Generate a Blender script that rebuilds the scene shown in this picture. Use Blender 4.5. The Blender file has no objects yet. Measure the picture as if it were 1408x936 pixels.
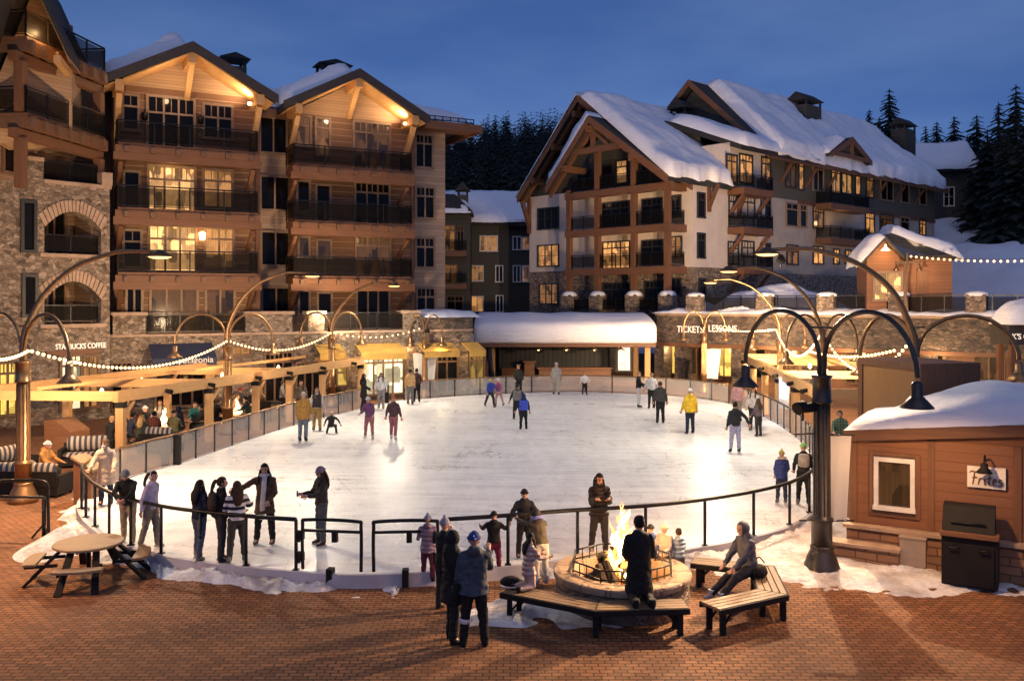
import bpy, bmesh, math, random
from mathutils import Vector as V, Matrix, noise as mnoise
R = math.radians
random.seed(7)
sc = bpy.context.scene
C = sc.collection
# photograph geometry: focal length in photo pixels, eye height, principal column, horizon row
F, H, CX, HZ = 1230.0, 5.4, 704.0, 412.0

def P(px, py, Y):
    return V(((px - CX) / F * Y, Y, H + (HZ - py) / F * Y))

def G(px, py, z=0.0):
    Y = (H - z) * F / (py - HZ)
    return V(((px - CX) / F * Y, Y, z))

# ------------------------------------------------------------------ mesh helper
class MB:
    def __init__(s):
        s.v, s.f, s.m, s.s = [], [], [], []

    def add(s, vs, fs, m=0, smooth=False):
        o = len(s.v)
        s.v += [tuple(p) for p in vs]
        for f in fs:
            s.f.append(tuple(i + o for i in f)); s.m.append(m); s.s.append(smooth)
        return s

    def box(s, x0, x1, y0, y1, z0, z1, m=0):
        vs = [(x, y, z) for z in (z0, z1) for y in (y0, y1) for x in (x0, x1)]
        return s.add(vs, [(0, 2, 3, 1), (4, 5, 7, 6), (0, 1, 5, 4), (2, 6, 7, 3), (0, 4, 6, 2), (1, 3, 7, 5)], m)

    def obox(s, c, size, mat=None, m=0):
        mat = mat or Matrix.Identity(3)
        c = V(c)
        vs = [c + mat @ V((x * size[0] / 2, y * size[1] / 2, z * size[2] / 2)) for z in (-1, 1) for y in (-1, 1) for x in (-1, 1)]
        return s.add(vs, [(0, 2, 3, 1), (4, 5, 7, 6), (0, 1, 5, 4), (2, 6, 7, 3), (0, 4, 6, 2), (1, 3, 7, 5)], m)

    def beam(s, p, q, w, h, m=0, up=(0, 0, 1)):
        p, q = V(p), V(q)
        d = (q - p)
        L = d.length
        if L < 1e-6: return s
        d.normalize()
        u = V(up)
        if abs(d.dot(u)) > .98: u = V((0, 1, 0))
        x = d.cross(u).normalized(); z = x.cross(d)
        mat = Matrix((x, d, z)).transposed()
        return s.obox((p + q) / 2, (w, L, h), mat, m)

    def rings(s, rs, m=0, cap=True, smooth=True, closed=False):
        n = len(rs[0]); o = len(s.v)
        vs = [p for r in rs for p in r]
        fs = []
        k = len(rs)
        for i in range(k if closed else k - 1):
            for j in range(n):
                a, b = i * n + j, i * n + (j + 1) % n
                c, d = ((i + 1) % k) * n + (j + 1) % n, ((i + 1) % k) * n + j
                fs.append((a, b, c, d))
        s.add(vs, fs, m, smooth)
        if cap and not closed:
            s.add([], [], m)
            s.f.append(tuple(o + j for j in reversed(range(n)))); s.m.append(m); s.s.append(False)
            s.f.append(tuple(o + (k - 1) * n + j for j in range(n))); s.m.append(m); s.s.append(False)
        return s

    def tube(s, path, r, n=8, m=0, cap=True, closed=False, smooth=True):
        path = [V(p) for p in path]
        k = len(path)
        rad = r if isinstance(r, (list, tuple)) else [r] * k
        rs = []; prev = None
        for i, p in enumerate(path):
            if closed: d = path[(i + 1) % k] - path[i - 1]
            else: d = path[min(i + 1, k - 1)] - path[max(i - 1, 0)]
            d = d.normalized() if d.length > 1e-9 else V((0, 0, 1))
            if prev is None:
                u = V((0, 0, 1)) if abs(d.z) < .9 else V((0, 1, 0))
            else: u = prev
            x = d.cross(u)
            if x.length < 1e-6: x = d.cross(V((1, 0, 0)))
            x.normalize(); y = x.cross(d).normalized(); prev = y
            rs.append([p + (x * math.cos(2 * math.pi * j / n) + y * math.sin(2 * math.pi * j / n)) * rad[i] for j in range(n)])
        return s.rings(rs, m, cap, smooth, closed)

    def capsule(s, p, q, r1, r2, n=10, m=0):
        p, q = V(p), V(q)
        d = q - p
        d = d.normalized() if d.length > 1e-6 else V((0, 0, 1))
        return s.tube([p - d * r1, p - d * r1 * .75, p - d * r1 * .35, p, q, q + d * r2 * .35, q + d * r2 * .75, q + d * r2],
                      [r1 * .08, r1 * .66, r1 * .93, r1, r2, r2 * .93, r2 * .66, r2 * .08], n, m)

    def lathe(s, prof, c=(0, 0, 0), n=20, m=0, cap=True, smooth=True):
        c = V(c)
        return s.rings([[c + V((r * math.cos(2 * math.pi * j / n), r * math.sin(2 * math.pi * j / n), z)) for j in range(n)] for r, z in prof], m, cap, smooth)

    def loft(s, els, n=14, m=0, cap=True, smooth=True):
        """els: (centre, rx vec, ry vec)"""
        return s.rings([[V(c) + V(a) * math.cos(2 * math.pi * j / n) + V(b) * math.sin(2 * math.pi * j / n) for j in range(n)] for c, a, b in els], m, cap, smooth)

    def ball(s, c, r, n=12, k=8, m=0, rot=None, keep=None):
        c = V(c)
        if not isinstance(r, (list, tuple)): r = (r, r, r)
        rot = rot or Matrix.Identity(3)
        un, fs = [], []
        for i in range(k + 1):
            t = math.pi * i / k
            for j in range(n):
                a = 2 * math.pi * j / n
                un.append(V((math.sin(t) * math.cos(a), math.sin(t) * math.sin(a), math.cos(t))))
        for i in range(k):
            for j in range(n):
                f = (i * n + j, (i + 1) * n + j, (i + 1) * n + (j + 1) % n, i * n + (j + 1) % n)
                if keep:
                    cc = sum((un[q] for q in f), V()) / 4
                    if not keep(cc): continue
                fs.append(f)
        return s.add([c + rot @ V((u.x * r[0], u.y * r[1], u.z * r[2])) for u in un], fs, m, True)

    def prism(s, poly, ext, m=0):
        """poly: planar 3D outline, ext: extrusion vector"""
        poly = [V(p) for p in poly]; e = V(ext); n = len(poly)
        vs = poly + [p + e for p in poly]
        fs = [tuple(range(n)), tuple(reversed(range(n, 2 * n)))] + [(i, i + n, (i + 1) % n + n, (i + 1) % n) for i in range(n)]
        return s.add(vs, fs, m)

    def mesh(s, name, mats):
        me = bpy.data.meshes.new(name)
        me.from_pydata(s.v, [], s.f)
        for m in (mats if isinstance(mats, (list, tuple)) else [mats]): me.materials.append(m)
        me.polygons.foreach_set('material_index', s.m)
        me.polygons.foreach_set('use_smooth', s.s)
        me.update()
        bm = bmesh.new(); bm.from_mesh(me)
        bmesh.ops.recalc_face_normals(bm, faces=bm.faces)
        bm.to_mesh(me); bm.free()
        return me

    def build(s, name, mats, parent=None, loc=None, rotz=0):
        o = bpy.data.objects.new(name, s.mesh(name, mats))
        C.objects.link(o)
        if parent: o.parent = parent
        if loc is not None: o.location = loc
        o.rotation_euler = (0, 0, rotz)
        return o

def tag(o, label, cat, group=None):
    o['label'] = label; o['category'] = cat
    if group: o['group'] = group
    return o

def thing(name, label, cat, loc=(0, 0, 0), rotz=0, group=None):
    o = bpy.data.objects.new(name, None); C.objects.link(o)
    o.empty_display_size = .2
    o.location = loc; o.rotation_euler = (0, 0, rotz)
    return tag(o, label, cat, group)

def kind(o, k):
    o['kind'] = k
    return o

def kids(o): return [c for c in bpy.data.objects if c.parent == o]

def copy_tree(o, kmap, parent=None):
    c = o.copy(); C.objects.link(c)
    if parent: c.parent = parent
    for ch in kmap.get(o.name, []): copy_tree(ch, kmap, c)
    return c

def dup(root, loc, rotz, label, group=None, scale=None):
    kmap = {}
    for ch in bpy.data.objects:
        if ch.parent: kmap.setdefault(ch.parent.name, []).append(ch)
    c = copy_tree(root, kmap)
    c.location = loc; c.rotation_euler = (0, 0, rotz)
    if scale: c.scale = (scale,) * 3
    c['label'] = label
    if group: c['group'] = group
    return c

def spline(pts, per=8, closed=False):
    pts = [V(p) for p in pts]; n = len(pts); out = []
    for i in range(n if closed else n - 1):
        g = lambda k: pts[k % n] if closed else pts[max(0, min(n - 1, k))]
        p0, p1, p2, p3 = g(i - 1), g(i), g(i + 1), g(i + 2)
        for j in range(per):
            t = j / per
            out.append(.5 * ((2 * p1) + (p2 - p0) * t + (2 * p0 - 5 * p1 + 4 * p2 - p3) * t * t + (3 * p1 - p0 - 3 * p2 + p3) * t ** 3))
    if not closed: out.append(pts[-1].copy())
    return out

def resample(path, step, closed=False):
    pts = list(path) + ([path[0]] if closed else [])
    L = [0]
    for a, b in zip(pts, pts[1:]): L.append(L[-1] + (b - a).length)
    n = max(2, round(L[-1] / step)); out = []; k = 0
    for i in range(n + (0 if closed else 1)):
        t = L[-1] * i / n
        while k < len(L) - 2 and L[k + 1] < t: k += 1
        u = (t - L[k]) / max(1e-9, L[k + 1] - L[k])
        out.append(pts[k].lerp(pts[k + 1], u))
    return out

_ts = []
def baked(o):
    """evaluate one object on its own in a scratch scene (quick, whatever the size of the real one)"""
    if not _ts: _ts.append(bpy.data.scenes.new('scratch'))
    s = _ts[0]; s.collection.objects.link(o); s.view_layers[0].update()
    dg = s.view_layers[0].depsgraph; dg.update()
    me = bpy.data.meshes.new_from_object(o.evaluated_get(dg)); s.collection.objects.unlink(o)
    return me

class Frame:
    """A facade frame: x along the facade (left to right as seen), y away from the camera, z up."""
    def __init__(s, p0, p1):
        s.o = V((p0[0], p0[1], 0)); d = V((p1[0] - p0[0], p1[1] - p0[1], 0)).normalized()
        s.d = d; s.n = V((-d.y, d.x, 0)); s.ang = math.atan2(d.y, d.x)

    def x(s, px, v=0.0):
        r = (px - CX) / F
        return (r * (s.o.y + s.n.y * v) - s.o.x - s.n.x * v) / (s.d.x - r * s.d.y)

    def z(s, px, py, v=0.0):
        Y = s.o.y + s.d.y * s.x(px, v) + s.n.y * v
        return H + (HZ - py) / F * Y

    def w(s, x, v, z): return s.o + s.d * x + s.n * v + V((0, 0, z))
    def thing(s, name, label, cat, group=None): return thing(name, label, cat, s.o, s.ang, group)

_seq = [0]
def fnoise(p, f=1.0): return mnoise.noise(V(p) * f)
SKY_S = .135
SKY_T = (.70, .65, .93, 1)
TWI = .38
GABLE_W = 400
STAGE_W = 120
LAMPC = (1, .56, .25)
LAMPC2 = (1, .85, .63)
PEND_R, PEND_L, PEND_OFF, TALL_OFF = 520, 1000, 750, 60
TALLP = 1750
PERG_W = 70
FIRE_W = 380
COOL_W = 120
FLOOD_L, FLOOD_R, FLOOD_S = 4600, 15000, 100
FRONT_R, FRONT_L, FRONT_B = 3400, 0, 5200
# ------------------------------------------------------------------ materials
class N:
    def __init__(s, name):
        s.m = bpy.data.materials.new(name); s.m.use_nodes = True
        s.t = s.m.node_tree; s.t.nodes.clear()
        s.out = s.n('ShaderNodeOutputMaterial'); s.b = s.n('ShaderNodeBsdfPrincipled')
        s.l(s.b.outputs[0], s.out.inputs[0])
        s.tc = s.n('ShaderNodeTexCoord')

    def n(s, t, **k):
        o = s.t.nodes.new(t)
        for a, b in k.items(): setattr(o, a, b)
        return o

    def l(s, a, b): s.t.links.new(a, b)
    def i(s, name, val): s.b.inputs[name].default_value = val

    def co(s, scale=(1, 1, 1), rot=(0, 0, 0), src='Object', loc=(0, 0, 0)):
        mp = s.n('ShaderNodeMapping')
        mp.inputs['Scale'].default_value = scale; mp.inputs['Rotation'].default_value = rot; mp.inputs['Location'].default_value = loc
        s.l(s.tc.outputs[src], mp.inputs[0]); return mp.outputs[0]

    def noise(s, vec, scale, detail=4, rough=.55):
        t = s.n('ShaderNodeTexNoise'); t.inputs['Scale'].default_value = scale; t.inputs['Detail'].default_value = detail; t.inputs['Roughness'].default_value = rough
        s.l(vec, t.inputs['Vector']); return t.outputs['Fac']

    def ramp(s, fac, stops, interp='LINEAR'):
        r = s.n('ShaderNodeValToRGB'); r.color_ramp.interpolation = interp
        e = r.color_ramp.elements
        while len(e) < len(stops): e.new(.5)
        for k, (p, c) in enumerate(stops):
            e[k].position = p; e[k].color = (*c, 1) if len(c) == 3 else c
        s.l(fac, r.inputs[0]); return r.outputs[0]

    def mix(s, fac, a, b, mode='MIX'):
        m = s.n('ShaderNodeMix', data_type='RGBA', blend_type=mode)
        for k, x in ((0, fac), (6, a), (7, b)):
            if hasattr(x, 'is_linked'): s.l(x, m.inputs[k])
            elif k == 0: m.inputs[0].default_value = x
            else: m.inputs[k].default_value = (*x, 1)
        return m.outputs[2]

    def math(s, op, a, b=0.0, c=None):
        m = s.n('ShaderNodeMath', operation=op)
        for k, x in enumerate((a, b) if c is None else (a, b, c)):
            if hasattr(x, 'is_linked'): s.l(x, m.inputs[k])
            else: m.inputs[k].default_value = x
        return m.outputs[0]

    def sep(s, vec):
        x = s.n('ShaderNodeSeparateXYZ'); s.l(vec, x.inputs[0]); return x.outputs

    def bump(s, h, strength=.3, dist=.02):
        b = s.n('ShaderNodeBump'); b.inputs['Strength'].default_value = strength; b.inputs['Distance'].default_value = dist
        s.l(h, b.inputs['Height']); s.l(b.outputs[0], s.b.inputs['Normal'])

    def col(s, c):
        if hasattr(c, 'is_linked'): s.l(c, s.b.inputs['Base Color'])
        else: s.i('Base Color', (*c, 1))

_mc = {}
def plain(name, c, rough=.6, metal=0.0, c2=None, scale=3.0, bump=None, spec=None, coat=0):
    """a surface with mottled colour and fine relief"""
    key = (name, tuple(c), rough, metal)
    if key in _mc: return _mc[key]
    n = N(name)
    v = n.co()
    c2 = c2 or tuple(x * .72 for x in c)
    n.col(n.mix(n.ramp(n.noise(v, scale, 5), [(.35, (0, 0, 0)), (.7, (1, 1, 1))]), c, c2))
    n.i('Roughness', rough); n.i('Metallic', metal)
    if spec is not None: n.i('Specular IOR Level', spec)
    if coat: n.i('Coat Weight', coat)
    if bump: n.bump(n.noise(v, bump[0], 5), bump[1], bump[2] if len(bump) > 2 else .02)
    _mc[key] = n.m
    return n.m

def emit(name, c, strength):
    n = N(name)
    n.i('Base Color', (*[min(1, x) for x in c], 1)); n.i('Emission Color', (*c, 1)); n.i('Emission Strength', strength)
    return n.m

def wood(name, c, c2, axis=0, rough=.65, sc_=(1, 12, 12)):
    n = N(name)
    s3 = [14, 14, 14]; s3[axis] = .9
    v = n.co(tuple(s3))
    g = n.noise(v, 1.0, 6, .6)
    big = n.noise(n.co((.7, .7, .7)), 1.3, 2)
    col = n.mix(n.ramp(g, [(.3, (0, 0, 0)), (.72, (1, 1, 1))]), c, c2)
    n.col(n.mix(n.math('MULTIPLY', big, .5), col, tuple(x * .55 for x in c2)))
    n.i('Roughness', rough); n.bump(g, .25, .01)
    return n.m

def planks(name, c, c2, line, step, lw=.08, axis='z', rough=.7, grain=True, off=0):
    """boards of height step with a line of another colour between them"""
    n = N(name)
    o = n.sep(n.tc.outputs['Object'])
    z = o[{'x': 0, 'y': 1, 'z': 2}[axis]]
    u = n.math('DIVIDE', n.math('ADD', z, 100 + off), step)
    fr = n.math('FRACT', u); idx = n.math('FLOOR', u)
    wn = n.n('ShaderNodeTexWhiteNoise', noise_dimensions='1D'); n.l(idx, wn.inputs['W'])
    gs = (.8, .8, 9) if axis == 'z' else (9, 9, .8)
    g = n.noise(n.co(gs), 1.6, 6, .6)
    f = n.math('ADD', n.math('MULTIPLY', wn.outputs['Value'], .55), n.math('MULTIPLY', g, .6))
    base = n.mix(n.ramp(f, [(.2, (0, 0, 0)), (.9, (1, 1, 1))]), c, c2)
    ln = n.math('LESS_THAN', fr, lw)
    n.col(n.mix(ln, base, line)); n.i('Roughness', rough)
    h = n.math('ADD', n.math('MULTIPLY', n.math('POWER', fr, .5), 1.0), n.math('MULTIPLY', g, .25))
    n.bump(h, .6, .03)
    return n.m

def rubble(name, cols, mortar, scale=2.4, flat=(1, 1, 1.5), mw=.06, rough=.85):
    n = N(name)
    wv = n.co(flat)
    dn = n.n('ShaderNodeTexNoise'); dn.inputs['Scale'].default_value = 4.5; n.l(wv, dn.inputs['Vector'])
    vec = n.n('ShaderNodeVectorMath', operation='MULTIPLY_ADD')
    n.l(dn.outputs['Color'], vec.inputs[0]); vec.inputs[1].default_value = (.34, .34, .34); n.l(wv, vec.inputs[2])
    a = n.n('ShaderNodeTexVoronoi', feature='F1'); a.inputs['Scale'].default_value = scale; n.l(vec.outputs[0], a.inputs['Vector'])
    e = n.n('ShaderNodeTexVoronoi', feature='DISTANCE_TO_EDGE'); e.inputs['Scale'].default_value = scale; n.l(vec.outputs[0], e.inputs['Vector'])
    r = n.sep(a.outputs['Color'])[0]
    st = [(i / max(1, len(cols) - 1), c) for i, c in enumerate(cols)]
    body = n.ramp(r, st)
    fine = n.noise(n.co(), 14, 5)
    body = n.mix(n.math('MULTIPLY', fine, .5), body, tuple(x * .5 for x in mortar))
    edge = n.ramp(e.outputs['Distance'], [(0, (1, 1, 1)), (mw, (0, 0, 0))])
    n.col(n.mix(edge, body, mortar)); n.i('Roughness', rough)
    h = n.math('ADD', n.math('MULTIPLY', n.math('MINIMUM', e.outputs['Distance'], .18), 4), n.math('MULTIPLY', fine, .35))
    n.bump(h, .8, .05)
    return n.m

def bricks(name, c1, c2, mortar, bw, bh, ms=.012, src='Object', rot=(0, 0, 0), rough=.85, patch=None, bump=.5, spread=1.0):
    n = N(name)
    v = n.co((1, 1, 1), rot, src)
    b = n.n('ShaderNodeTexBrick'); b.offset = .5
    b.inputs['Scale'].default_value = 1; b.inputs['Brick Width'].default_value = bw; b.inputs['Row Height'].default_value = bh
    b.inputs['Mortar Size'].default_value = ms; b.inputs['Mortar Smooth'].default_value = .2; b.inputs['Bias'].default_value = 0
    b.inputs['Color1'].default_value = (*c1, 1); b.inputs['Color2'].default_value = (*c2, 1); b.inputs['Mortar'].default_value = (*mortar, 1)
    wn = n.n('ShaderNodeTexNoise'); wn.inputs['Scale'].default_value = 2.2; wn.inputs['Detail'].default_value = 3; n.l(v, wn.inputs['Vector'])
    wm = n.n('ShaderNodeVectorMath', operation='MULTIPLY_ADD'); n.l(wn.outputs['Color'], wm.inputs[0]); wm.inputs[1].default_value = (bh * .45,) * 3; n.l(v, wm.inputs[2]); n.l(wm.outputs[0], b.inputs['Vector'])
    col = b.outputs['Color']
    big = n.noise(v, .55, 5, .6); fine = n.noise(v, 9, 5)
    col = n.mix(n.ramp(big, [(.35, (0, 0, 0)), (.7, (.55, .55, .55))]), col, tuple(x * .45 for x in c1))
    col = n.mix(n.math('MULTIPLY', fine, .35), col, tuple(x * .5 for x in c2))
    if patch: col = n.mix(n.ramp(n.noise(v, patch[1], 6, .65), [(patch[2], (0, 0, 0)), (patch[3], (1, 1, 1))]), col, patch[0])
    n.col(col)
    n.l(n.ramp(big, [(.3, (rough, rough, rough)), (.7, (rough * .9,) * 3)]), n.b.inputs['Roughness']); n.i('Specular IOR Level', .25)
    n.bump(n.math('ADD', n.math('MULTIPLY', b.outputs['Fac'], -1), n.math('MULTIPLY', fine, .5)), bump, .02)
    return n.m

def snow_mat(name, dirt=None, bs=1.0):
    n = N(name)
    v = n.co()
    big = n.noise(v, .9, 4); fine = n.noise(v, 7, 6, .65)
    col = n.mix(big, (.9, .9, .92), (.8, .8, .84))
    if dirt: col = n.mix(n.ramp(n.noise(v, 1.6, 6, .7), [(.4, (0, 0, 0)), (.68, (.85, .85, .85))]), col, dirt)
    lay = n.noise(n.co((.5, .5, 7)), 1.6, 4, .6)
    col = n.mix(n.ramp(lay, [(.45, (0, 0, 0)), (.75, (.5, .5, .5))]), col, (.68, .7, .76))
    n.col(col); n.i('Roughness', .75); n.i('Specular IOR Level', .25)
    n.i('Subsurface Weight', .0)
    n.bump(n.math('ADD', n.math('MULTIPLY', big, .8), n.math('ADD', n.math('ADD', n.math('MULTIPLY', fine, .4), n.math('MULTIPLY', lay, .5)), n.math('MULTIPLY', n.noise(v, 26, 4, .7), .12))), .7 * bs, .12)
    return n.m

M = {}
M['snow'] = snow_mat('snow')
M['snow_dirty'] = snow_mat('trodden_snow', (.3, .22, .17), 2.2)
# ice: milky, skate scored, glossy under a dusting of shavings
n = N('ice')
v = n.co()
scr = n.noise(n.co((.35, 2.6, 1)), 1.2, 8, .68)
scr2 = n.noise(n.co((2.2, .5, 1), (0, 0, .6)), 1.1, 8, .7)
fog = n.noise(v, .28, 4)
cuts = []
for sc_, rot_ in ((.16, .3), (.23, 1.4), (.3, 2.2)):
    q = n.noise(n.co((1, 1, 1), (0, 0, rot_), 'Object', (rot_ * 9, 3, 0)), sc_, 2, .4); f_ = n.math('FRACT', n.math('MULTIPLY', q, 26)); cuts.append(n.math('LESS_THAN', n.math('ABSOLUTE', n.math('SUBTRACT', f_, .5)), .03))
cut = n.math('MULTIPLY', n.math('ADD', cuts[0], n.math('ADD', cuts[1], cuts[2])), .16)
f1 = n.math('SUBTRACT', n.math('ADD', n.math('MULTIPLY', scr, .6), n.math('MULTIPLY', scr2, .4)), n.math('MULTIPLY', cut, .5))
n.col(n.mix(n.ramp(f1, [(.36, (0, 0, 0)), (.56, (1, 1, 1))]), (.6, .605, .615), (.85, .847, .838)))
n.l(n.ramp(n.math('ADD', n.math('MULTIPLY', f1, .6), n.math('MULTIPLY', fog, .4)), [(.38, (.26,) * 3), (.6, (.48,) * 3)]), n.b.inputs['Roughness'])
n.i('Specular IOR Level', .26); n.bump(f1, .1, .02)
M['ice'] = n.m
M['paver'] = bricks('brick_paving', (.37, .165, .074), (.19, .084, .042), (.035, .019, .013), .2, .11, .012, rough=.88, bump=.7,
                    patch=((.26, .13, .07), .9, .6, .95))
M['ledge'] = bricks('ledge_stone', (.42, .22, .12), (.26, .14, .085), (.07, .045, .03), .42, .16, .014, rot=(R(90), 0, 0), rough=.85, bump=.9)
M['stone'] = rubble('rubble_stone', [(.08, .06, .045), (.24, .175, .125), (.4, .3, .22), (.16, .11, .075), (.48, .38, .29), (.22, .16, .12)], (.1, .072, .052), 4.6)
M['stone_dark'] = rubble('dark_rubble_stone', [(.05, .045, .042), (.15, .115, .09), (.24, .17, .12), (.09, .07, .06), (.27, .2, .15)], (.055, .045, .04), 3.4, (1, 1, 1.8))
M['pitstone'] = rubble('fire_pit_stone', [(.12, .09, .07), (.26, .19, .13), (.18, .13, .09), (.34, .25, .18)], (.05, .035, .03), 2.2, (1, 1, 2.2), .05)
M['cap'] = plain('stone_cap', (.4, .28, .2), .8, c2=(.28, .19, .13), bump=(8, .3))
M['log'] = planks('log_siding', (.22, .108, .05), (.14, .068, .032), (.46, .3, .185), .36, .08)
M['lap'] = planks('tan_lap_siding', (.3, .185, .11), (.23, .14, .085), (.1, .06, .035), .19, .1)
M['lapwide'] = planks('pale_lap_siding', (.4, .28, .19), (.31, .21, .14), (.5, .38, .28), .42, .09)
M['shingle'] = planks('gable_shingles', (.42, .27, .15), (.34, .21, .115), (.18, .1, .055), .16, .09)
M['darklap'] = planks('dark_green_siding', (.06, .056, .044), (.048, .045, .036), (.022, .02, .017), .22, .1)
M['greenlap'] = planks('grey_green_siding', (.29, .24, .175), (.24, .2, .145), (.1, .085, .06), .5, .08, axis='x')
M['hutlap'] = planks('hut_board_siding', (.26, .115, .054), (.19, .082, .04), (.09, .04, .02), .2, .035)
M['stucco'] = plain('cream_stucco', (.66, .56, .47), .85, c2=(.58, .49, .41), scale=1.2, bump=(30, .15))
M['greystucco'] = plain('grey_stucco', (.44, .37, .3), .85, c2=(.36, .3, .24), scale=1.0, bump=(30, .15))
for ax, k in enumerate('xyz'):
    M['timber_' + k] = wood('brown_timber_' + k, (.22, .1, .045), (.14, .06, .028), ax)
    M['cedar_' + k] = wood('fresh_timber_' + k, (.66, .385, .16), (.52, .28, .105), ax)
    M['bench_' + k] = wood('bench_timber_' + k, (.3, .195, .115), (.2, .125, .07), ax)
M['roof'] = plain('dark_roof_shingle', (.03, .028, .028), .85, bump=(12, .5))
M['fascia'] = plain('dark_fascia', (.045, .035, .03), .6)
M['iron'] = plain('black_iron', (.018, .017, .017), .42, .55, scale=8, spec=.5)
M['lampdark'] = plain('dark_bronze_paint', (.05, .042, .036), .4, .4, scale=9, bump=(40, .12, .004), coat=.15)
M['bronze'] = plain('bronze_pole', (.34, .19, .085), .36, .75, scale=5, bump=(30, .1, .004))
M['shadein'] = plain('lamp_reflector_white', (.8, .76, .68), .5)
M['pane'] = plain('dark_window_glass', (.009, .008, .008), .07, spec=.14, scale=.5)
M['casing'] = plain('window_casing_brown', (.16, .085, .045), .6)
M['casing_pale'] = plain('window_casing_tan', (.3, .2, .13), .6)
M['casing_dark'] = plain('window_casing_dark', (.03, .03, .03), .5)
M['white'] = plain('white_paint', (.75, .7, .64), .5)
M['navy'] = plain('navy_canvas', (.02, .026, .06), .8)
M['yellow_awn'] = plain('yellow_canvas', (.62, .36, .08), .8, c2=(.5, .28, .06), scale=2)
M['cloth_white'] = plain('banner_cloth', (.5, .48, .46), .8, c2=(.44, .42, .4), scale=1.5)
M['kick'] = plain('kick_board', (.5, .47, .5), .5, c2=(.36, .33, .36), scale=1.5)
M['blackpaint'] = plain('black_paint', (.016, .014, .014), .75, spec=.2)
M['brownbox'] = plain('brown_enclosure', (.34, .18, .065), .45, .1, c2=(.28, .14, .05), scale=1.2)
M['curtain'] = planks('stage_curtain', (.022, .022, .02), (.012, .012, .011), (.006, .006, .006), .3, .3, axis='x')
M['concrete'] = plain('concrete', (.33, .28, .24), .85, c2=(.26, .22, .19), bump=(12, .3))
M['firewood'] = plain('charred_wood', (.03, .022, .018), .9, bump=(14, .6))
M['bark'] = plain('bark', (.05, .035, .026), .9, bump=(10, .6))
M['needle'] = plain('fir_needles', (.02, .032, .024), .8, c2=(.012, .02, .016), scale=2)
M['metergrey'] = plain('meter_cabinet', (.36, .28, .22), .5, .1)
# rail infill: fine dark mesh that lets some light through
def seethrough(name, c, alpha, rough=.3):
    n = N(name); n.i('Base Color', (*c, 1)); n.i('Roughness', rough); n.i('Alpha', alpha); n.i('Specular IOR Level', .12 if c[0] < .1 else .4)
    return n.m
M['mesh'] = seethrough('rail_mesh', (.006, .005, .005), .55, .6)
M['acrylic'] = seethrough('acrylic_panel', (.72, .68, .62), .26, .12)
# lit rooms behind windows: warm, uneven, with curtains and furniture as darker shapes
def litpane(name, c, s, sc_=1.6):
    n = N(name)
    oi = n.n('ShaderNodeObjectInfo')
    ad = n.n('ShaderNodeVectorMath', operation='MULTIPLY_ADD'); 
    cmb = n.n('ShaderNodeCombineXYZ'); n.l(oi.outputs['Random'], cmb.inputs[0]); n.l(oi.outputs['Random'], cmb.inputs[2])
    n.l(cmb.outputs[0], ad.inputs[0]); ad.inputs[1].default_value = (37, 37, 37); n.l(n.tc.outputs['Object'], ad.inputs[2])
    mp = n.n('ShaderNodeMapping'); mp.inputs['Scale'].default_value = (1.3, 1, .8); n.l(ad.outputs[0], mp.inputs[0])
    vo = n.n('ShaderNodeTexVoronoi', distance='CHEBYCHEV'); vo.inputs['Scale'].default_value = sc_; n.l(mp.outputs[0], vo.inputs['Vector'])
    room = n.sep(vo.outputs['Color'])[0]
    f = n.ramp(room, [(0, (.12,) * 3), (.35, (.5,) * 3), (.6, (1,) * 3), (1, (.75,) * 3)])
    g = n.noise(mp.outputs[0], 3, 3)
    f = n.math('MULTIPLY', f, n.math('ADD', .5, g))
    f = n.math('MULTIPLY', f, n.math('ADD', .3, n.math('MULTIPLY', n.math('POWER', oi.outputs['Random'], 1.6), 1.3)))
    cur = n.math('FRACT', n.math('MULTIPLY', n.sep(mp.outputs[0])[0], 7.0)); f = n.math('MULTIPLY', f, n.math('ADD', .82, n.math('MULTIPLY', cur, .36)))
    n.i('Base Color', (.02, .015, .01, 1)); n.i('Roughness', .1)
    n.i('Emission Color', (*c, 1)); n.l(n.math('MULTIPLY', f, s), n.b.inputs['Emission Strength'])
    return n.m
M['lit'] = litpane('lit_window', (1, .44, .13), .85)
M['litbright'] = litpane('bright_lit_window', (1, .5, .17), 1.5, 2.2)
M['litdim'] = litpane('dim_lit_window', (1, .42, .14), .2)
M['litshop'] = litpane('shop_interior', (1, .85, .5), 2.2, 1.5)
M['lityellow'] = litpane('yellow_shop_interior', (1, .62, .12), 1.0, 1.5)
M['bulb'] = emit('bulb_glow', (1, .62, .28), 4)
M['lampglow'] = emit('lamp_lens_glow', (1, .52, .17), 3.6)
M['sconce'] = emit('sconce_glow', (1, .62, .28), 8)
M['letters'] = emit('backlit_letters', (1, .86, .7), .55)
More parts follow.
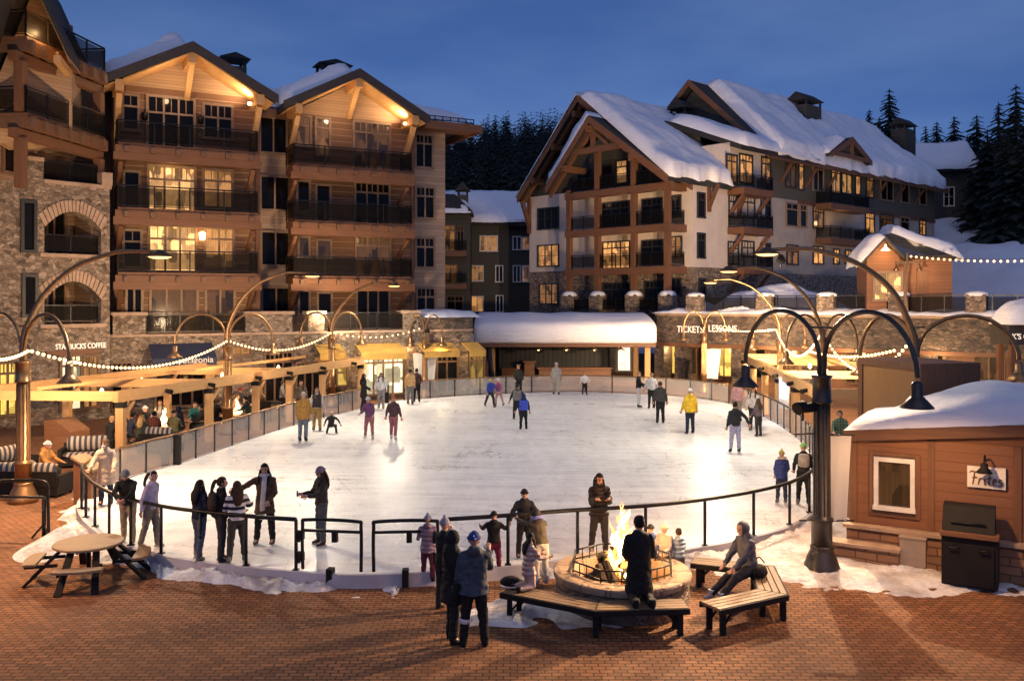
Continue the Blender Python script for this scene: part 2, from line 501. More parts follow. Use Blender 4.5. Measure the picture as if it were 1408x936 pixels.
# ------------------------------------------------------------------ camera, sky
cam = bpy.data.cameras.new('camera'); cam.sensor_width = 36; cam.lens = 36 * F / 1408
cam.shift_y = -(468 - HZ) / 1408; cam.clip_start = .1; cam.clip_end = 3000
co = bpy.data.objects.new('camera', cam); C.objects.link(co); co.location = (0, 0, H); co.rotation_euler = (R(90), 0, 0)
sc.camera = co
w = bpy.data.worlds.new('World'); sc.world = w; w.use_nodes = True
nt = w.node_tree; nt.nodes.clear()
wo = nt.nodes.new('ShaderNodeOutputWorld'); bg = nt.nodes.new('ShaderNodeBackground')
sky = nt.nodes.new('ShaderNodeTexSky'); sky.sky_type = 'NISHITA'; sky.sun_disc = False
SUN_EL, SUN_AZ = R(9.0), R(180)          # the sun has just gone, behind the camera
sky.sun_elevation = SUN_EL; sky.sun_rotation = SUN_AZ
sky.altitude = 1900; sky.air_density = 1.6; sky.dust_density = .6; sky.ozone_density = 4.5
tc = nt.nodes.new('ShaderNodeTexCoord'); mp = nt.nodes.new('ShaderNodeMapping'); mp.inputs['Scale'].default_value = (1.2, 1.2, 4.5)
nz = nt.nodes.new('ShaderNodeTexNoise'); nz.inputs['Scale'].default_value = 2.1; nz.inputs['Detail'].default_value = 5
nt.links.new(tc.outputs['Generated'], mp.inputs[0]); nt.links.new(mp.outputs[0], nz.inputs['Vector'])
rp = nt.nodes.new('ShaderNodeValToRGB'); rp.color_ramp.elements[0].position = .4; rp.color_ramp.elements[1].position = .68
nt.links.new(nz.outputs['Fac'], rp.inputs[0])
tint = nt.nodes.new('ShaderNodeMix'); tint.data_type = 'RGBA'; tint.blend_type = 'MULTIPLY'; tint.inputs[0].default_value = 1
tint.inputs[7].default_value = SKY_T
# dusk: the low sky is as deep a blue as the sky above, so look it up a little higher
tn = nt.nodes.new('ShaderNodeVectorMath'); tn.operation = 'MULTIPLY_ADD'; tn.inputs[1].default_value = (1, 1, .8); tn.inputs[2].default_value = (0, 0, .3)
nt.links.new(tc.outputs['Generated'], tn.inputs[0]); nt.links.new(tn.outputs[0], sky.inputs[0])
nt.links.new(sky.outputs[0], tint.inputs[6])
# thin high cloud: a paler, slightly greyer blue
cl = nt.nodes.new('ShaderNodeMix'); cl.data_type = 'RGBA'; cl.blend_type = 'MULTIPLY'
cl.inputs[7].default_value = (1.85, 1.5, 1.22, 1)
nt.links.new(rp.outputs[0], cl.inputs[0]); nt.links.new(tint.outputs[2], cl.inputs[6])
nt.links.new(cl.outputs[2], bg.inputs[0]); nt.links.new(bg.outputs[0], wo.inputs[0])
bg.inputs[1].default_value = SKY_S
vs = sc.view_settings; vs.view_transform = 'Standard'; vs.look = 'None'; vs.exposure = 0; vs.gamma = 1
sc.cycles.use_denoising = True; sc.cycles.max_bounces = 6; sc.cycles.diffuse_bounces = 3; sc.cycles.glossy_bounces = 3
sc.cycles.transparent_max_bounces = 12; sc.cycles.sample_clamp_indirect = 4; sc.cycles.sample_clamp_direct = 0
sc.cycles.caustics_reflective = False; sc.cycles.caustics_refractive = False
sl = bpy.data.lights.new('twilight', 'SUN'); sl.energy = TWI; sl.angle = R(70); sl.color = (.86, .8, 1.0)
so = bpy.data.objects.new('twilight', sl); C.objects.link(so); so.rotation_euler = (R(42), 0, R(-8))

# ------------------------------------------------------------------ ground, ice
ICE = .22
def sheet(name, x0, x1, y0, y1, z, m):
    b = MB(); b.add([(x0, y0, z), (x1, y0, z), (x1, y1, z), (x0, y1, z)], [(0, 1, 2, 3)])
    o = b.build(name, m); return kind(o, 'structure')
sheet('ground', -900, 900, -200, 1500, -.012, M['snow'])
sheet('plaza_paving', -60, 62, -12, 90, 0, M['paver'])
RINK = [(640, 783), (560, 788), (480, 790), (407, 785), (338, 779), (272, 771), (216, 761), (172, 748), (140, 732), (118, 712), (112, 694),
        (122, 680), (150, 667), (200, 650), (250, 636), (320, 612), (400, 586), (470, 568), (510, 559), (548, 551), (600, 547), (660, 543),
        (780, 539), (900, 543), (960, 548), (1010, 557), (1060, 578), (1100, 606), (1122, 640), (1130, 665), (1124, 690), (1110, 708),
        (1082, 724), (1043, 736), (992, 747), (930, 757), (865, 764), (780, 770), (710, 777)]
rink = spline([G(a, b, ICE) for a, b in RINK], 6, True)
b = MB(); n_ = len(rink)
b.add([(p.x, p.y, ICE) for p in rink] + [(p.x, p.y, -.005) for p in rink], [tuple(range(n_))] , 0)
kind(b.build('ice', M['ice']), 'structure')
def outward(path, i):
    d = path[(i + 1) % len(path)] - path[i - 1]; o = V((d.y, -d.x, 0)).normalized()
    c = V((-.5, 32, 0))
    return o if (path[i] - c).dot(o) > 0 else -o
# kick board round the ice
b = MB(); rs = []
for i, p in enumerate(rink):
    o = outward(rink, i)
    rs.append([V((p.x, p.y, -.01)) + o * .012, V((p.x, p.y, ICE + .03)) + o * .012, V((p.x, p.y, ICE + .03)) + o * .11, V((p.x, p.y, -.01)) + o * .13])
b.rings(rs, 0, False, False, True)
tag(b.build('kick_board', M['kick']), 'pale low kerb board running right round the edge of the skating ice', 'kerb')

def inside(x, y, poly):
    c = False; j = len(poly) - 1
    for i in range(len(poly)):
        a, q = poly[i], poly[j]
        if (a.y > y) != (q.y > y) and x < (q.x - a.x) * (y - a.y) / (q.y - a.y) + a.x: c = not c
        j = i
    return c
def rdist(x, y):
    m = 1e9; n = len(rink)
    for i in range(n):
        a, q = rink[i], rink[(i + 1) % n]
        ex, ey = q.x - a.x, q.y - a.y
        t = max(0, min(1, ((x - a.x) * ex + (y - a.y) * ey) / (ex * ex + ey * ey + 1e-9)))
        m = min(m, (a.x + ex * t - x) ** 2 + (a.y + ey * t - y) ** 2)
    m = math.sqrt(m)
    return -m if inside(x, y, rink) else m

def snow_patch(name, fn, x0, x1, y0, y1, st, m, k='structure'):
    b = MB(); nx, ny = int((x1 - x0) / st), int((y1 - y0) / st)
    hs = [[fn(x0 + i * st, y0 + j * st) for i in range(nx + 1)] for j in range(ny + 1)]
    idx = {}
    def vid(i, j):
        if (i, j) not in idx:
            idx[(i, j)] = len(b.v); b.v.append((x0 + i * st, y0 + j * st, max(-.03, hs[j][i])))
        return idx[(i, j)]
    for j in range(ny):
        for i in range(nx):
            q = ((i, j), (i + 1, j), (i + 1, j + 1), (i, j + 1))
            if max(hs[y][x] for x, y in q) > 0:
                b.f.append(tuple(vid(*t) for t in q)); b.m.append(0); b.s.append(True)
    return kind(b.build(name, m), k)

def bank(x, y):
    d = rdist(x, y)
    if d < .14: return -.05
    wd = .42 + .4 * fnoise((x * .55, y * .55, 3)) + .35 * fnoise((x * 1.7, y * 1.7, 1))
    if x > 3.2: wd += min(1.0, (x - 3.2) * .5)
    if x < -9.0: wd += .1
    if abs(x + .7) < 1.4: wd -= .25
    h = (1 - d / max(.1, wd)) * (.24 + .16 * fnoise((x * 1.1, y * 1.1, 7)))
    return h + .05 * fnoise((x * 4, y * 4, 2)) + .03 * fnoise((x * 9, y * 9, 6)) - .012
snow_patch('snow_bank', bank, -13.5, 8.2, 14.8, 25, .09, M['snow_dirty'])
# the wide trodden snow round the right hand lamp post and along the kiosk
def drift(x, y):
    if rdist(x, y) < .12: return -.05
    d = math.hypot((x - 6.6) / 3.3, (y - (18.1 - (x - 6.6) * .22)) / 1.55)
    return (1 - d) * .2 + .05 * fnoise((x * 1.2, y * 1.2, 5)) + .045 * fnoise((x * 3.5, y * 3.5, 9)) + .025 * fnoise((x * 8, y * 8, 4))
snow_patch('snow_drift', drift, 2.6, 12, 14.5, 21.5, .09, M['snow_dirty'])
def pitsnow(x, y):
    d = math.hypot((x - .4) / 1.7, (y - 15.6) / 1.1)
    return (1 - d) * .17 + .14 * fnoise((x * 1.3, y * 1.3, 15)) + .03 * fnoise((x * 4, y * 4, 19)) - .04
snow_patch('snow_heap', pitsnow, -2.2, 3.6, 13.6, 17.4, .08, M['snow_dirty'])
def leftsnow(x, y):
    d = math.hypot((x + 9.9) / .8, (y - 19.6) / 1.3)
    return (1 - d) * .45 + .07 * fnoise((x * 1.6, y * 1.6, 25)) - .02
snow_patch('snow_heap', leftsnow, -11.2, -7.6, 16.5, 21.6, .09, M['snow_dirty'])

# ------------------------------------------------------------------ rink railings
def sub(path, a, b_):
    """part of the closed rink line between the points nearest to two photo pixels"""
    def near(q):
        g = G(*q, ICE); return min(range(len(path)), key=lambda i: (path[i] - g).length)
    i, j = near(a), near(b_); out = [path[i]]
    while i != j:
        i = (i + 1) % len(path); out.append(path[i])
    return out
def open_rail(label, a, b_, step, h=.99):
    path = resample(sub(rink, a, b_), step / 6)
    t = thing('rink_railing', label, 'railing', path[0])
    o0 = path[0]
    mb = MB(); mb.tube([p - o0 + V((0, 0, h)) for p in path], .042, 8)
    mb.build('top_rail', M['iron'], t)
    for i in range(0, len(path), 6):
        q = path[i] - o0
        pb = MB(); pb.tube([q + V((0, 0, -.15)), q + V((0, 0, h))], .034, 8)
        pb.obox(q + V((0, 0, .03)), (.12, .12, .03))
        pb.build('post', M['iron'], t)
def panel_fence(label, a, b_, step, h=.95, rail='bronze'):
    path = resample(sub(rink, a, b_), step)
    t = thing('rink_fence', label, 'fence', path[0]); o0 = path[0]
    mb = MB(); mb.tube([p - o0 + V((0, 0, h)) for p in path], .035, 6); mb.build('top_rail', M[rail], t)
    for i, p in enumerate(path):
        q = p - o0
        pb = MB(); pb.beam(q + V((0, 0, -.1)), q + V((0, 0, h)), .05, .05); pb.build('post', M['iron'], t)
        if i < len(path) - 1:
            r = path[i + 1] - o0; e = (r - q).normalized() * .04
            gb = MB(); gb.beam(q + e + V((0, 0, .5)), r - e + V((0, 0, .5)), .012, .82); gb.build('panel', M['acrylic'], t)
open_rail('open black tube railing curving round the front left of the ice beside the picnic table', (408, 785), (117, 690), 1.08)
open_rail('open black tube railing behind the fire pit, sweeping to the nearest lamp post', (1126, 672), (612, 785), 1.45)
panel_fence('clear panelled rink fence along the left side of the ice by the timber pergola', (118, 688), (505, 560), 1.25)
panel_fence('clear panelled rink fence across the far end of the ice before the stage', (556, 550), (1000, 555), 1.55)
panel_fence('clear panelled rink fence along the right side of the ice by the right pergola', (1018, 559), (1126, 662), 1.2, rail='iron')
# gates in the near railing
def gate(label, p, q, hinge):
    p, q = V(p), V(q); d = q - p; L = d.length
    t = thing('rink_gate', label, 'gate', p, math.atan2(d.y, d.x))
    h = 1.0
    fb = MB(); fb.tube(spline([(.06, 0, .06), (.06, 0, h - .12), (.16, 0, h), (L - .16, 0, h), (L - .06, 0, h - .12), (L - .06, 0, .06)], 5), .034, 8)
    fb.build('gate_frame', M['iron'], t)
    mb = MB(); mb.tube([(.06, 0, h - .2), (L - .06, 0, h - .2)], .03, 8); mb.build('mid_rail', M['iron'], t)
    x = .06 if hinge else L - .06
    for z in (.22, .62):
        hb = MB(); hb.box(x - .09, x + .02, -.06, .06, z, z + .16); hb.lathe([(.03, z - .03), (.03, z + .19)], (x - .05, -.06, 0), 8); hb.build('hinge', M['blackpaint'], t)
    lb = MB(); lb.box(L * .55 - .05, L * .55 + .05, -.05, .05, h - .4, h - .2); lb.build('latch', M['blackpaint'], t)
    fo = MB(); fo.box(L * .5 - .06, L * .5 + .06, -.16, .02, -.2, .12); fo.build('gate_stop', M['blackpaint'], t)
g1, g2, g3 = G(412, 786, ICE), G(505, 790, ICE), G(606, 788, ICE)
gate('left leaf of the black gate in the rink railing at the front', g1, g2 - V((.06, 0, 0)), True)
gate('right leaf of the black rink gate beside the child in a mauve coat', g2 + V((.06, 0, 0)), g3, False)
# ------------------------------------------------------------------ building components
_wc = {}
def window(par, x0, x1, z0, z1, v, pane='pane', nx=2, nz=0, cas='casing', name='window', trim=.13, transom=0, rec=.05):
    """casing and glazing bars proud of the wall at depth v, glass as its child"""
    w_, h_ = round(abs(x1 - x0), 1), round(z1 - z0, 1)
    key = (w_, h_, nx, nz, cas, trim, transom)
    if key not in _wc:
        b = MB(); t = trim; d = .11; W, Hh = w_ / 2, h_ / 2
        b.box(-W - t, W + t, -d, 0, Hh, Hh + t); b.box(-W - t * 1.2, W + t * 1.2, -d - .03, 0, -Hh - t, -Hh)
        b.box(-W - t, -W, -d, 0, -Hh, Hh); b.box(W, W + t, -d, 0, -Hh, Hh)
        s = .045
        for i in range(1, nx):
            x = -W + w_ * i / nx; b.box(x - s, x + s, -.07, -.002, -Hh, Hh)
        zt = Hh
        if transom:
            zt = Hh - transom; b.box(-W, W, -.085, -.003, zt - .05, zt + .05)
            k = nx * 2
            for i in range(1, k):
                if i % 2:
                    x = -W + w_ * i / k; b.box(x - .02, x + .02, -.06, -.001, zt + .05, Hh)
        for j in range(1, nz):
            z = -Hh + (zt + Hh) * j / nz; b.box(-W, W, -.055, -.004, z - .02, z + .02)
        g = MB(); g.add([(-W, -.012, -Hh), (W, -.012, -Hh), (W, -.012, Hh), (-W, -.012, Hh)], [(0, 1, 2, 3)])
        _wc[key] = (b.mesh(name, M[cas]), g)
    me, g = _wc[key]
    k2 = key + (pane,)
    if k2 not in _wc: _wc[k2] = g.mesh('pane', M[pane])
    o = bpy.data.objects.new(name, me); C.objects.link(o); o.parent = par; o.location = ((x0 + x1) / 2, v, (z0 + z1) / 2)
    p = bpy.data.objects.new('pane', _wc[k2]); C.objects.link(p); p.parent = o
    return o

def pwin(par, fr, r, v, pane='pane', nx=2, nz=0, cas='casing', name='window', transom=0, zfloor=None, trim=.13):
    x0, x1 = fr.x(r[0], v), fr.x(r[2], v); xm = (r[0] + r[2]) / 2
    z1, z0 = fr.z(xm, r[1], v), fr.z(xm, r[3], v)
    if zfloor is not None: z0 = zfloor + .12
    return window(par, x0, x1, z0, z1, v, pane, nx, nz, cas, name, trim, transom)

def railing(par, pts, h=1.05, post=1.6, infill='mesh', metal='iron', topm=None):
    t = MB(); g = MB()
    for a, b in zip(pts, pts[1:]):
        a, b = V(a), V(b); d = b - a; n = max(1, round(d.length / post))
        up = V((0, 0, 1))
        t.beam(a + up * h, b + up * h, .07, .06); t.beam(a + up * .1, b + up * .1, .04, .04)
        for i in range(n + 1):
            q = a + d * i / n; t.beam(q, q + up * (h - .031), .06, .06)
        g.beam(a + d.normalized() * .04 + up * (h * .53), b - d.normalized() * .04 + up * (h * .53), .012, h * .78)
    o = t.build('railing', M[topm or metal], par); g.build('rail_infill', M[infill], o)
    return o

def balcony(par, x0, x1, v0, v1, z, tm='timber', fasc=.36, joists=True, braces=True, wallv=None, rails=True, post=1.6):
    """v0 front edge, v1 wall; deck top at z"""
    b = MB()
    b.box(x0, x1, v0 + .02, v1 - .003, z - .14, z)
    o = b.build('balcony', M[tm + '_x'], par)
    f = MB()
    f.box(x0 - .12, x1 + .12, v0 - .1, v0 + .09, z - fasc - .1, z - .141)
    f.box(x0 - .02, x0 + .15, v0 + .091, v1 - .004, z - fasc - .05, z - .142); f.box(x1 - .15, x1 + .02, v0 + .091, v1 - .004, z - fasc - .05, z - .142)
    f.box(x0 - .2, x1 + .2, v0 - .06, v0 + .14, z - fasc - .46, z - fasc - .102)
    f.build('fascia_beam', M[tm + '_x'], o)
    if joists:
        j = MB(); n = max(3, int((x1 - x0) / .95))
        for i in range(n):
            x = x0 + .35 + (x1 - x0 - .7) * i / (n - 1)
            j.box(x - .1, x + .1, v0 - .3, v1 - .01, z - fasc - .1, z - .2)
        j.build('joists', M['casing'], o)
    if braces:
        for x in (x0 + .15, x1 - .15):
            r = MB(); r.beam((x, v1 - .02, z - 1.9), (x, v0 + .3, z - fasc - .45), .2, .2); r.build('brace', M[tm + '_z'], o)
    if rails: railing(o, [(x0, v1, z), (x0, v0 + .06, z), (x1, v0 + .06, z), (x1, v1, z)], post=post)
    return o

def snow_slab(par, c, th, nu=26, nv=14, name='snow_cover', seed=0, over=.25, lump=.35, mat='snow', hang=.0, er=.7):
    """c: four corners (eave-left, eave-right, top-right, top-left) on the roof; a thick rounded blanket over it"""
    a, b, d, e = [V(p) for p in c]
    nrm = (b - a).cross(e - a).normalized()
    if nrm.z < 0: nrm = -nrm
    rs = []
    m = MB(); ids = []
    for j in range(nv + 1):
        row = []
        tv = j / nv
        for i in range(nu + 1):
            tu = i / nu
            p = a.lerp(b, tu).lerp(e.lerp(d, tu), tv)
            eu = min(tu, 1 - tu) * (b - a).length; ev = min(tv * (e - a).length, 1e9 if hang < 0 else (1 - tv) * (e - a).length + .22)
            k = min(1, eu / er); k2 = min(1, ev / (er * .86))
            r = math.sqrt(max(0, 1 - (1 - k) ** 2)) * math.sqrt(max(0, 1 - (1 - k2) ** 2))
            hh = th * (.12 + .88 * r) * (1 + lump * fnoise(p * .35 + V((seed, 0, 0))) + lump * .5 * fnoise(p * 1.1 + V((0, seed, 0)))) + .045 * fnoise(p * 2.7) 
            wob = over * (fnoise(p * .8 + V((seed, seed, 3))) + .6 * fnoise(p * 2.6))
            out = V()
            if j == 0: out = (a - e).normalized() * (over + wob)
            if i == 0: out += (a - b).normalized() * over * .3
            if i == nu: out += (b - a).normalized() * over * .3
            row.append(p + out + nrm * max(.05, hh))
        ids.append(row)
    vs = [p for r_ in ids for p in r_]
    fs = [(j * (nu + 1) + i, j * (nu + 1) + i + 1, (j + 1) * (nu + 1) + i + 1, (j + 1) * (nu + 1) + i) for j in range(nv) for i in range(nu)]
    o = len(vs)
    per = [(0, i) for i in range(nu + 1)] + [(j, nu) for j in range(1, nv + 1)] + [(nv, i) for i in range(nu - 1, -1, -1)] + [(j, 0) for j in range(nv - 1, 0, -1)]
    for j, i in per:
        tu, tv = i / nu, j / nv
        p = a.lerp(b, tu).lerp(e.lerp(d, tu), tv); q = ids[j][i]
        pr = q - nrm * ((q - p).dot(nrm) - .02)
        vs.append(pr)
    k = len(per)
    for t in range(k):
        j, i = per[t]; j2, i2 = per[(t + 1) % k]
        fs.append((j * (nu + 1) + i, j2 * (nu + 1) + i2, o + (t + 1) % k, o + t))
    m.add(vs, fs, 0, True)
    return m.build(name, M[mat], par)

def lamp(kind_, loc, power, col=(1, .62, .28), size=.08, par=None, rot=None, spot=None, blend=.6, name='lamp_light'):
    l = bpy.data.lights.new(name, kind_); l.energy = power; l.color = col
    l.shadow_soft_size = size
    if kind_ == 'SPOT': l.spot_size = R(spot or 150); l.spot_blend = blend
    o = bpy.data.objects.new(name, l); C.objects.link(o); o.location = loc
    if rot: o.rotation_euler = rot
    if par: o.parent = par
    return o

def flood(loc, target, power, spot=95, col=(1, .68, .4), par=None, size=.25, mount=True):
    """a black floodlight and its beam; par must be unrotated"""
    loc, target = V(loc), V(target); d = (target - loc).normalized(); o0 = par.location if par else V()
    q = d.to_track_quat('-Z', 'Y').to_euler()
    o = None
    if mount:
        b = MB(); b.tube([loc - o0 - d * .26, loc - o0 - d * .02], [.09, .13], 10); b.tube([loc - o0 - d * .2, loc - o0 - d * .2 - V((0, 0, .3))], .02, 6); o = b.build('floodlight', M['blackpaint'], par)
    l = lamp('SPOT', loc - o0 + d * .05, power, col, size, par, q, spot, .8, 'flood_beam'); return l

def letters(par, text, x, v, z, size, mat='letters', ext=.02, rotx=90, align='LEFT', shear=0, name='lettering', sx=1.0, rotz=0):
    cu = bpy.data.curves.new('lettering', 'FONT'); cu.body = text; cu.size = size; cu.extrude = ext; cu.align_x = align; cu.shear = shear; cu.resolution_u = 3
    t = bpy.data.objects.new('tmp', cu); C.objects.link(t)
    C.objects.unlink(t); me = baked(t)
    bpy.data.objects.remove(t); me.materials.clear(); me.materials.append(M[mat])
    o = bpy.data.objects.new(name, me); C.objects.link(o); o.parent = par; o.location = (x, v, z); o.rotation_euler = (R(rotx), 0, rotz); o.scale.x = sx
    return o

# ------------------------------------------------------------------ the large timber lodge on the left
fA = Frame(P(150, 412, 42.5), P(150, 412, 42.5) + V((.8813, .4725, 0)))
A = fA.thing('timber_lodge', 'big brown log lodge with two floodlit gables and tiers of railed balconies', 'lodge')
V1, VR, V2, V3 = 1.0, 4.6, 3.6, 4.4           # bay one, recess, bay two, right hand part
Z1, Z2, Z3, Z4, ZE = 3.65, 6.7, 9.75, 12.8, 15.9
x = fA.x
xa0, xa1 = x(157, V1), x(357, V1)
xb0, xb1 = x(402, V2), x(569, V2)
xend = x(612, V3)
b = MB(); b.box(xa0, xa1, V1, 14, .1, ZE); b.build('log_wall', M['log'], A)
b = MB(); b.box(xa1 - .3, xb0 + .3, VR, 14, .1, ZE - .02); b.build('siding_wall', M['lapwide'], A)
b = MB(); b.box(xb0, xb1, V2, 14, .1, ZE - .01); b.build('log_wall', M['log'], A)
b = MB(); b.box(xb1 - .3, xend, V3, 14, .1, ZE - .03); b.build('siding_wall', M['lapwide'], A)
b = MB(); b.box(-6, xa0 + .3, 3.2, 14, .1, ZE - .04); b.build('siding_wall', M['lap'], A)
def gableA(pk, le, re, v, xw0, xw1, pyk):
    """pk / le / re: photo pixels of ridge and eaves at the overhang depth v; wall behind at pyk"""
    o = -2.0
    xr, zr = x(pk[0], v + o), fA.z(pk[0], pk[1], v + o)
    hw = max(xr - x(le[0], v + o), x(re[0], v + o) - xr); hw = (xr - x(le[0], v + o) + x(re[0], v + o) - xr) / 2
    xr = (x(le[0], v + o) + x(re[0], v + o)) / 2 * .35 + xr * .65
    ze = fA.z(re[0], re[1], v + o)
    g = MB(); s = (zr - ze) / hw
    g.prism([(xw0, v, ZE - .01), (xw1, v, ZE - .01), (xr + .02, v, zr - .42)], (0, 9, 0)); g.build('gable_wall', M['shingle'], A)
    rf = MB(); th = .34
    for sg in (-1, 1):
        rf.prism([(xr, v + o, zr), (xr + sg * hw, v + o, ze), (xr + sg * hw, v + o, ze - th), (xr, v + o, zr - th)], (0, 13, 0))
    ro = rf.build('roof', M['roof'], A)
    sf = MB()
    for sg in (-1, 1):
        sf.prism([(xr, v + o + .16, zr - th - .01), (xr + sg * (hw - .1), v + o + .16, ze - th - .01), (xr + sg * (hw - .1), v + o + .16, ze - th - .07), (xr, v + o + .16, zr - th - .07)], (0, 1.83 + .0, 0))
    sf.build('soffit', M['cedar_y'], ro)
    fb = MB()
    for sg in (-1, 1):
        fb.prism([(xr, v + o - .06, zr + .06), (xr + sg * (hw + .12), v + o - .06, ze + .04), (xr + sg * (hw + .12), v + o - .06, ze - .4), (xr, v + o - .06, zr - .45)], (0, .06, 0))
    fb.build('barge_board', M['fascia'], ro)
    for a_, z_ in ((0, zr - .72), (-(hw - .75), ze - .25), (hw - .75, ze - .25)):
        tb = MB(); tb.beam((xr + a_, v + o + .05, z_), (xr + a_, v, z_), .38, .5); tb.build('purlin', M['cedar_y'], A)
    for dx, zz, dz in ((0, zr - .85, 1.5), (-(hw - .75), ze - .5, 1.9), (hw - .75, ze - .5, 1.9)):
        br = MB(); br.beam((xr + dx, v - .02, zz - dz), (xr + dx, v + o + .35, zz - .05), .26, .26); br.build('brace', M['cedar_z'], A)
    # snow on both slopes, deeper at the left
    e = V((0, 12.4, 0))
    snow_slab(ro, [V((xr - hw + .35, v + o + 1.5, ze + .25)), V((xr - hw + .35, v + o + 12.6, ze + .25)), V((xr - .1, v + o + 12.6, zr)), V((xr - .1, v + o + .9, zr))], .95, 22, 12, seed=3)
    snow_slab(ro, [V((xr + hw - .9, v + o + 12.6, ze + .4)), V((xr + hw - .9, v + o + 3.0, ze + .4)), V((xr + .1, v + o + 2.4, zr)), V((xr + .1, v + o + 12.6, zr))], .4, 18, 10, seed=5)
    # small floodlight tucked under the right eave, washing soffit and gable
    fl = MB(); fx, fz = xr + hw - 1.15, ze - .22
    fl.lathe([(.05, 0), (.11, .02), (.11, .14), (.05, .16)], (fx, v + o + .75, fz - .25), 10); fo = fl.build('eave_lamp', M['sconce'], A)
    lamp('SPOT', (fx - .1, v + o + .8, fz - .05), GABLE_W, (1, .68, .38), .06, A, (R(146), 0, R(52)), 150, .9, 'eave_light')
    lamp('POINT', (xr - hw * .2, v + o + .45, ze - .1), GABLE_W * .22, (1, .68, .38), .15, A, name='eave_light')
    return ro
gableA((268, 59), (135, 102), (375, 131), V1, xa0 - .2, xa1 + .2, 0)
gableA((497, 96), (388, 140), (585, 160), V2, xb0 - .1, xb1 + .1, 0)
# main roof behind the gables
xr0, xr1 = -8, xend + 1.6
rf = MB(); rf.prism([(xr0, 4.2, ZE + .35), (xr0, 14.6, ZE + .05), (xr0, 8.6, ZE + 2.0)], (xb1 - .2 - xr0, 0, 0)); rf.prism([(xb1 - .19, 2.6, ZE + .05), (xb1 - .19, 14.6, ZE + .05), (xb1 - .19, 8.6, ZE + 2.0)], (xr1 - xb1 + .19, 0, 0)); ro = rf.build('roof', M['roof'], A)
for a_, b_, v_ in ((xb1 + .35, xr1 + .05, 2.5), (xa1 + .3, xb0 - .3, 3.6)):
    eb = MB(); eb.box(a_, b_, v_, v_ + .12, ZE - .32, ZE + .12); eb.box(a_, b_ - .12, v_ + .121, V3, ZE - .2, ZE - .04); eb.build('eave_board', M['timber_x'], ro)
eb = MB(); eb.box(xr1 - .06, xr1 + .1, 2.63, 14, ZE - .32, ZE + .1); eb.build('eave_board', M['timber_y'], ro)
snow_slab(ro, [(xr0, 4.4, ZE + .35), (xb1 - .2, 4.4, ZE + .4), (xb1 - .2, 8.6, ZE + 2.0), (xr0, 8.6, ZE + 2.0)], .5, 50, 10, seed=9)
snow_slab(ro, [(xb1 + .2, 3.3, ZE + .3), (xr1 - .4, 3.3, ZE + .3), (xr1 - 1.6, 8.6, ZE + 2.0), (xb1 - .2, 8.6, ZE + 2.0)], .5, 24, 10, seed=10)
for a_, b_, v_ in ((xb1 + .6, xr1 - .3, 3.0), (xa1 + .4, xb0 - .4, 4.3)):
    gr = MB()
    for zz in (.3, .52): gr.beam((a_, v_, ZE + zz), (b_, v_, ZE + zz), .05, .05)
    for i in range(7): gr.beam((a_ + (b_ - a_) * i / 6, v_, ZE + .1), (a_ + (b_ - a_) * i / 6, v_, ZE + .55), .05, .05)
    gr.build('snow_guard', M['iron'], ro)
def chimney(par, x0, x1, y0, y1, z0, z1, m='darklap', roofm='roof', flat=False):
    c = MB(); c.box(x0, x1, y0, y1, z0, z1 - .75); o = c.build('chimney', M[m], par)
    c = MB()
    for xx in (x0 + .09, x1 - .09):
        for yy in (y0 + .09, y1 - .09): c.box(xx - .08, xx + .08, yy - .08, yy + .08, z1 - .75, z1 - .3)
    k = .22; zc = z1 - .3
    c.prism([(x0 - k, y0 - k, zc), (x1 + k, y0 - k, zc), ((x0 + x1) / 2 + (x1 - x0) * .04, y0 - k, z1 + (.0 if flat else .5)), ((x0 + x1) / 2 - (x1 - x0) * .04, y0 - k, z1 + (.0 if flat else .5))], (0, y1 - y0 + 2 * k, 0))
    c.build('chimney_cap', M[roofm], o)
cx_ = x(321, 7); chimney(A, cx_ - .65, cx_ + .65, 6.5, 7.8, ZE + .5, fA.z(321, 76, 7), flat=True)
cx_ = x(458, 9); chimney(A, cx_ - .9, cx_ + .9, 8.5, 9.8, ZE + .5, fA.z(458, 85, 9), flat=True)
# windows and doors, bay one
T = .62
for r, zf, pane, nx, nm, tr in [
        ((205, 136, 265, 0), Z4, 'pane', 3, 'balcony_door', .75), ((281, 146, 318, 190), None, 'pane', 2, 'window', .6), ((170, 132, 189, 178), None, 'pane', 1, 'window', .5),
        ((206, 231, 266, 0), Z3, 'litbright', 3, 'balcony_door', .6), ((281, 236, 318, 284), None, 'lit', 2, 'window', .5), ((172, 238, 190, 282), None, 'pane', 1, 'window', 0),
        ((207, 312, 267, 0), Z2, 'litbright', 3, 'balcony_door', .6), ((283, 316, 319, 366), None, 'lit', 2, 'window', .5), ((172, 318, 192, 366), None, 'pane', 1, 'window', .5),
        ((209, 396, 269, 0), Z1, 'litdim', 3, 'balcony_door', .0), ((284, 397, 321, 444), None, 'litdim', 2, 'window', 0), ((175, 398, 194, 440), None, 'pane', 2, 'window', 0)]:
    pwin(A, fA, r if r[3] else (r[0], r[1], r[2], r[1] + 40), V1, pane, nx, 0, 'casing_pale', nm, tr, zf)
for r in ((358, 163, 393, 210), (359, 244, 396, 288), (360, 320, 397, 364), (361, 397, 398, 440)): pwin(A, fA, r, VR, 'pane', 2, 0, 'casing_pale')
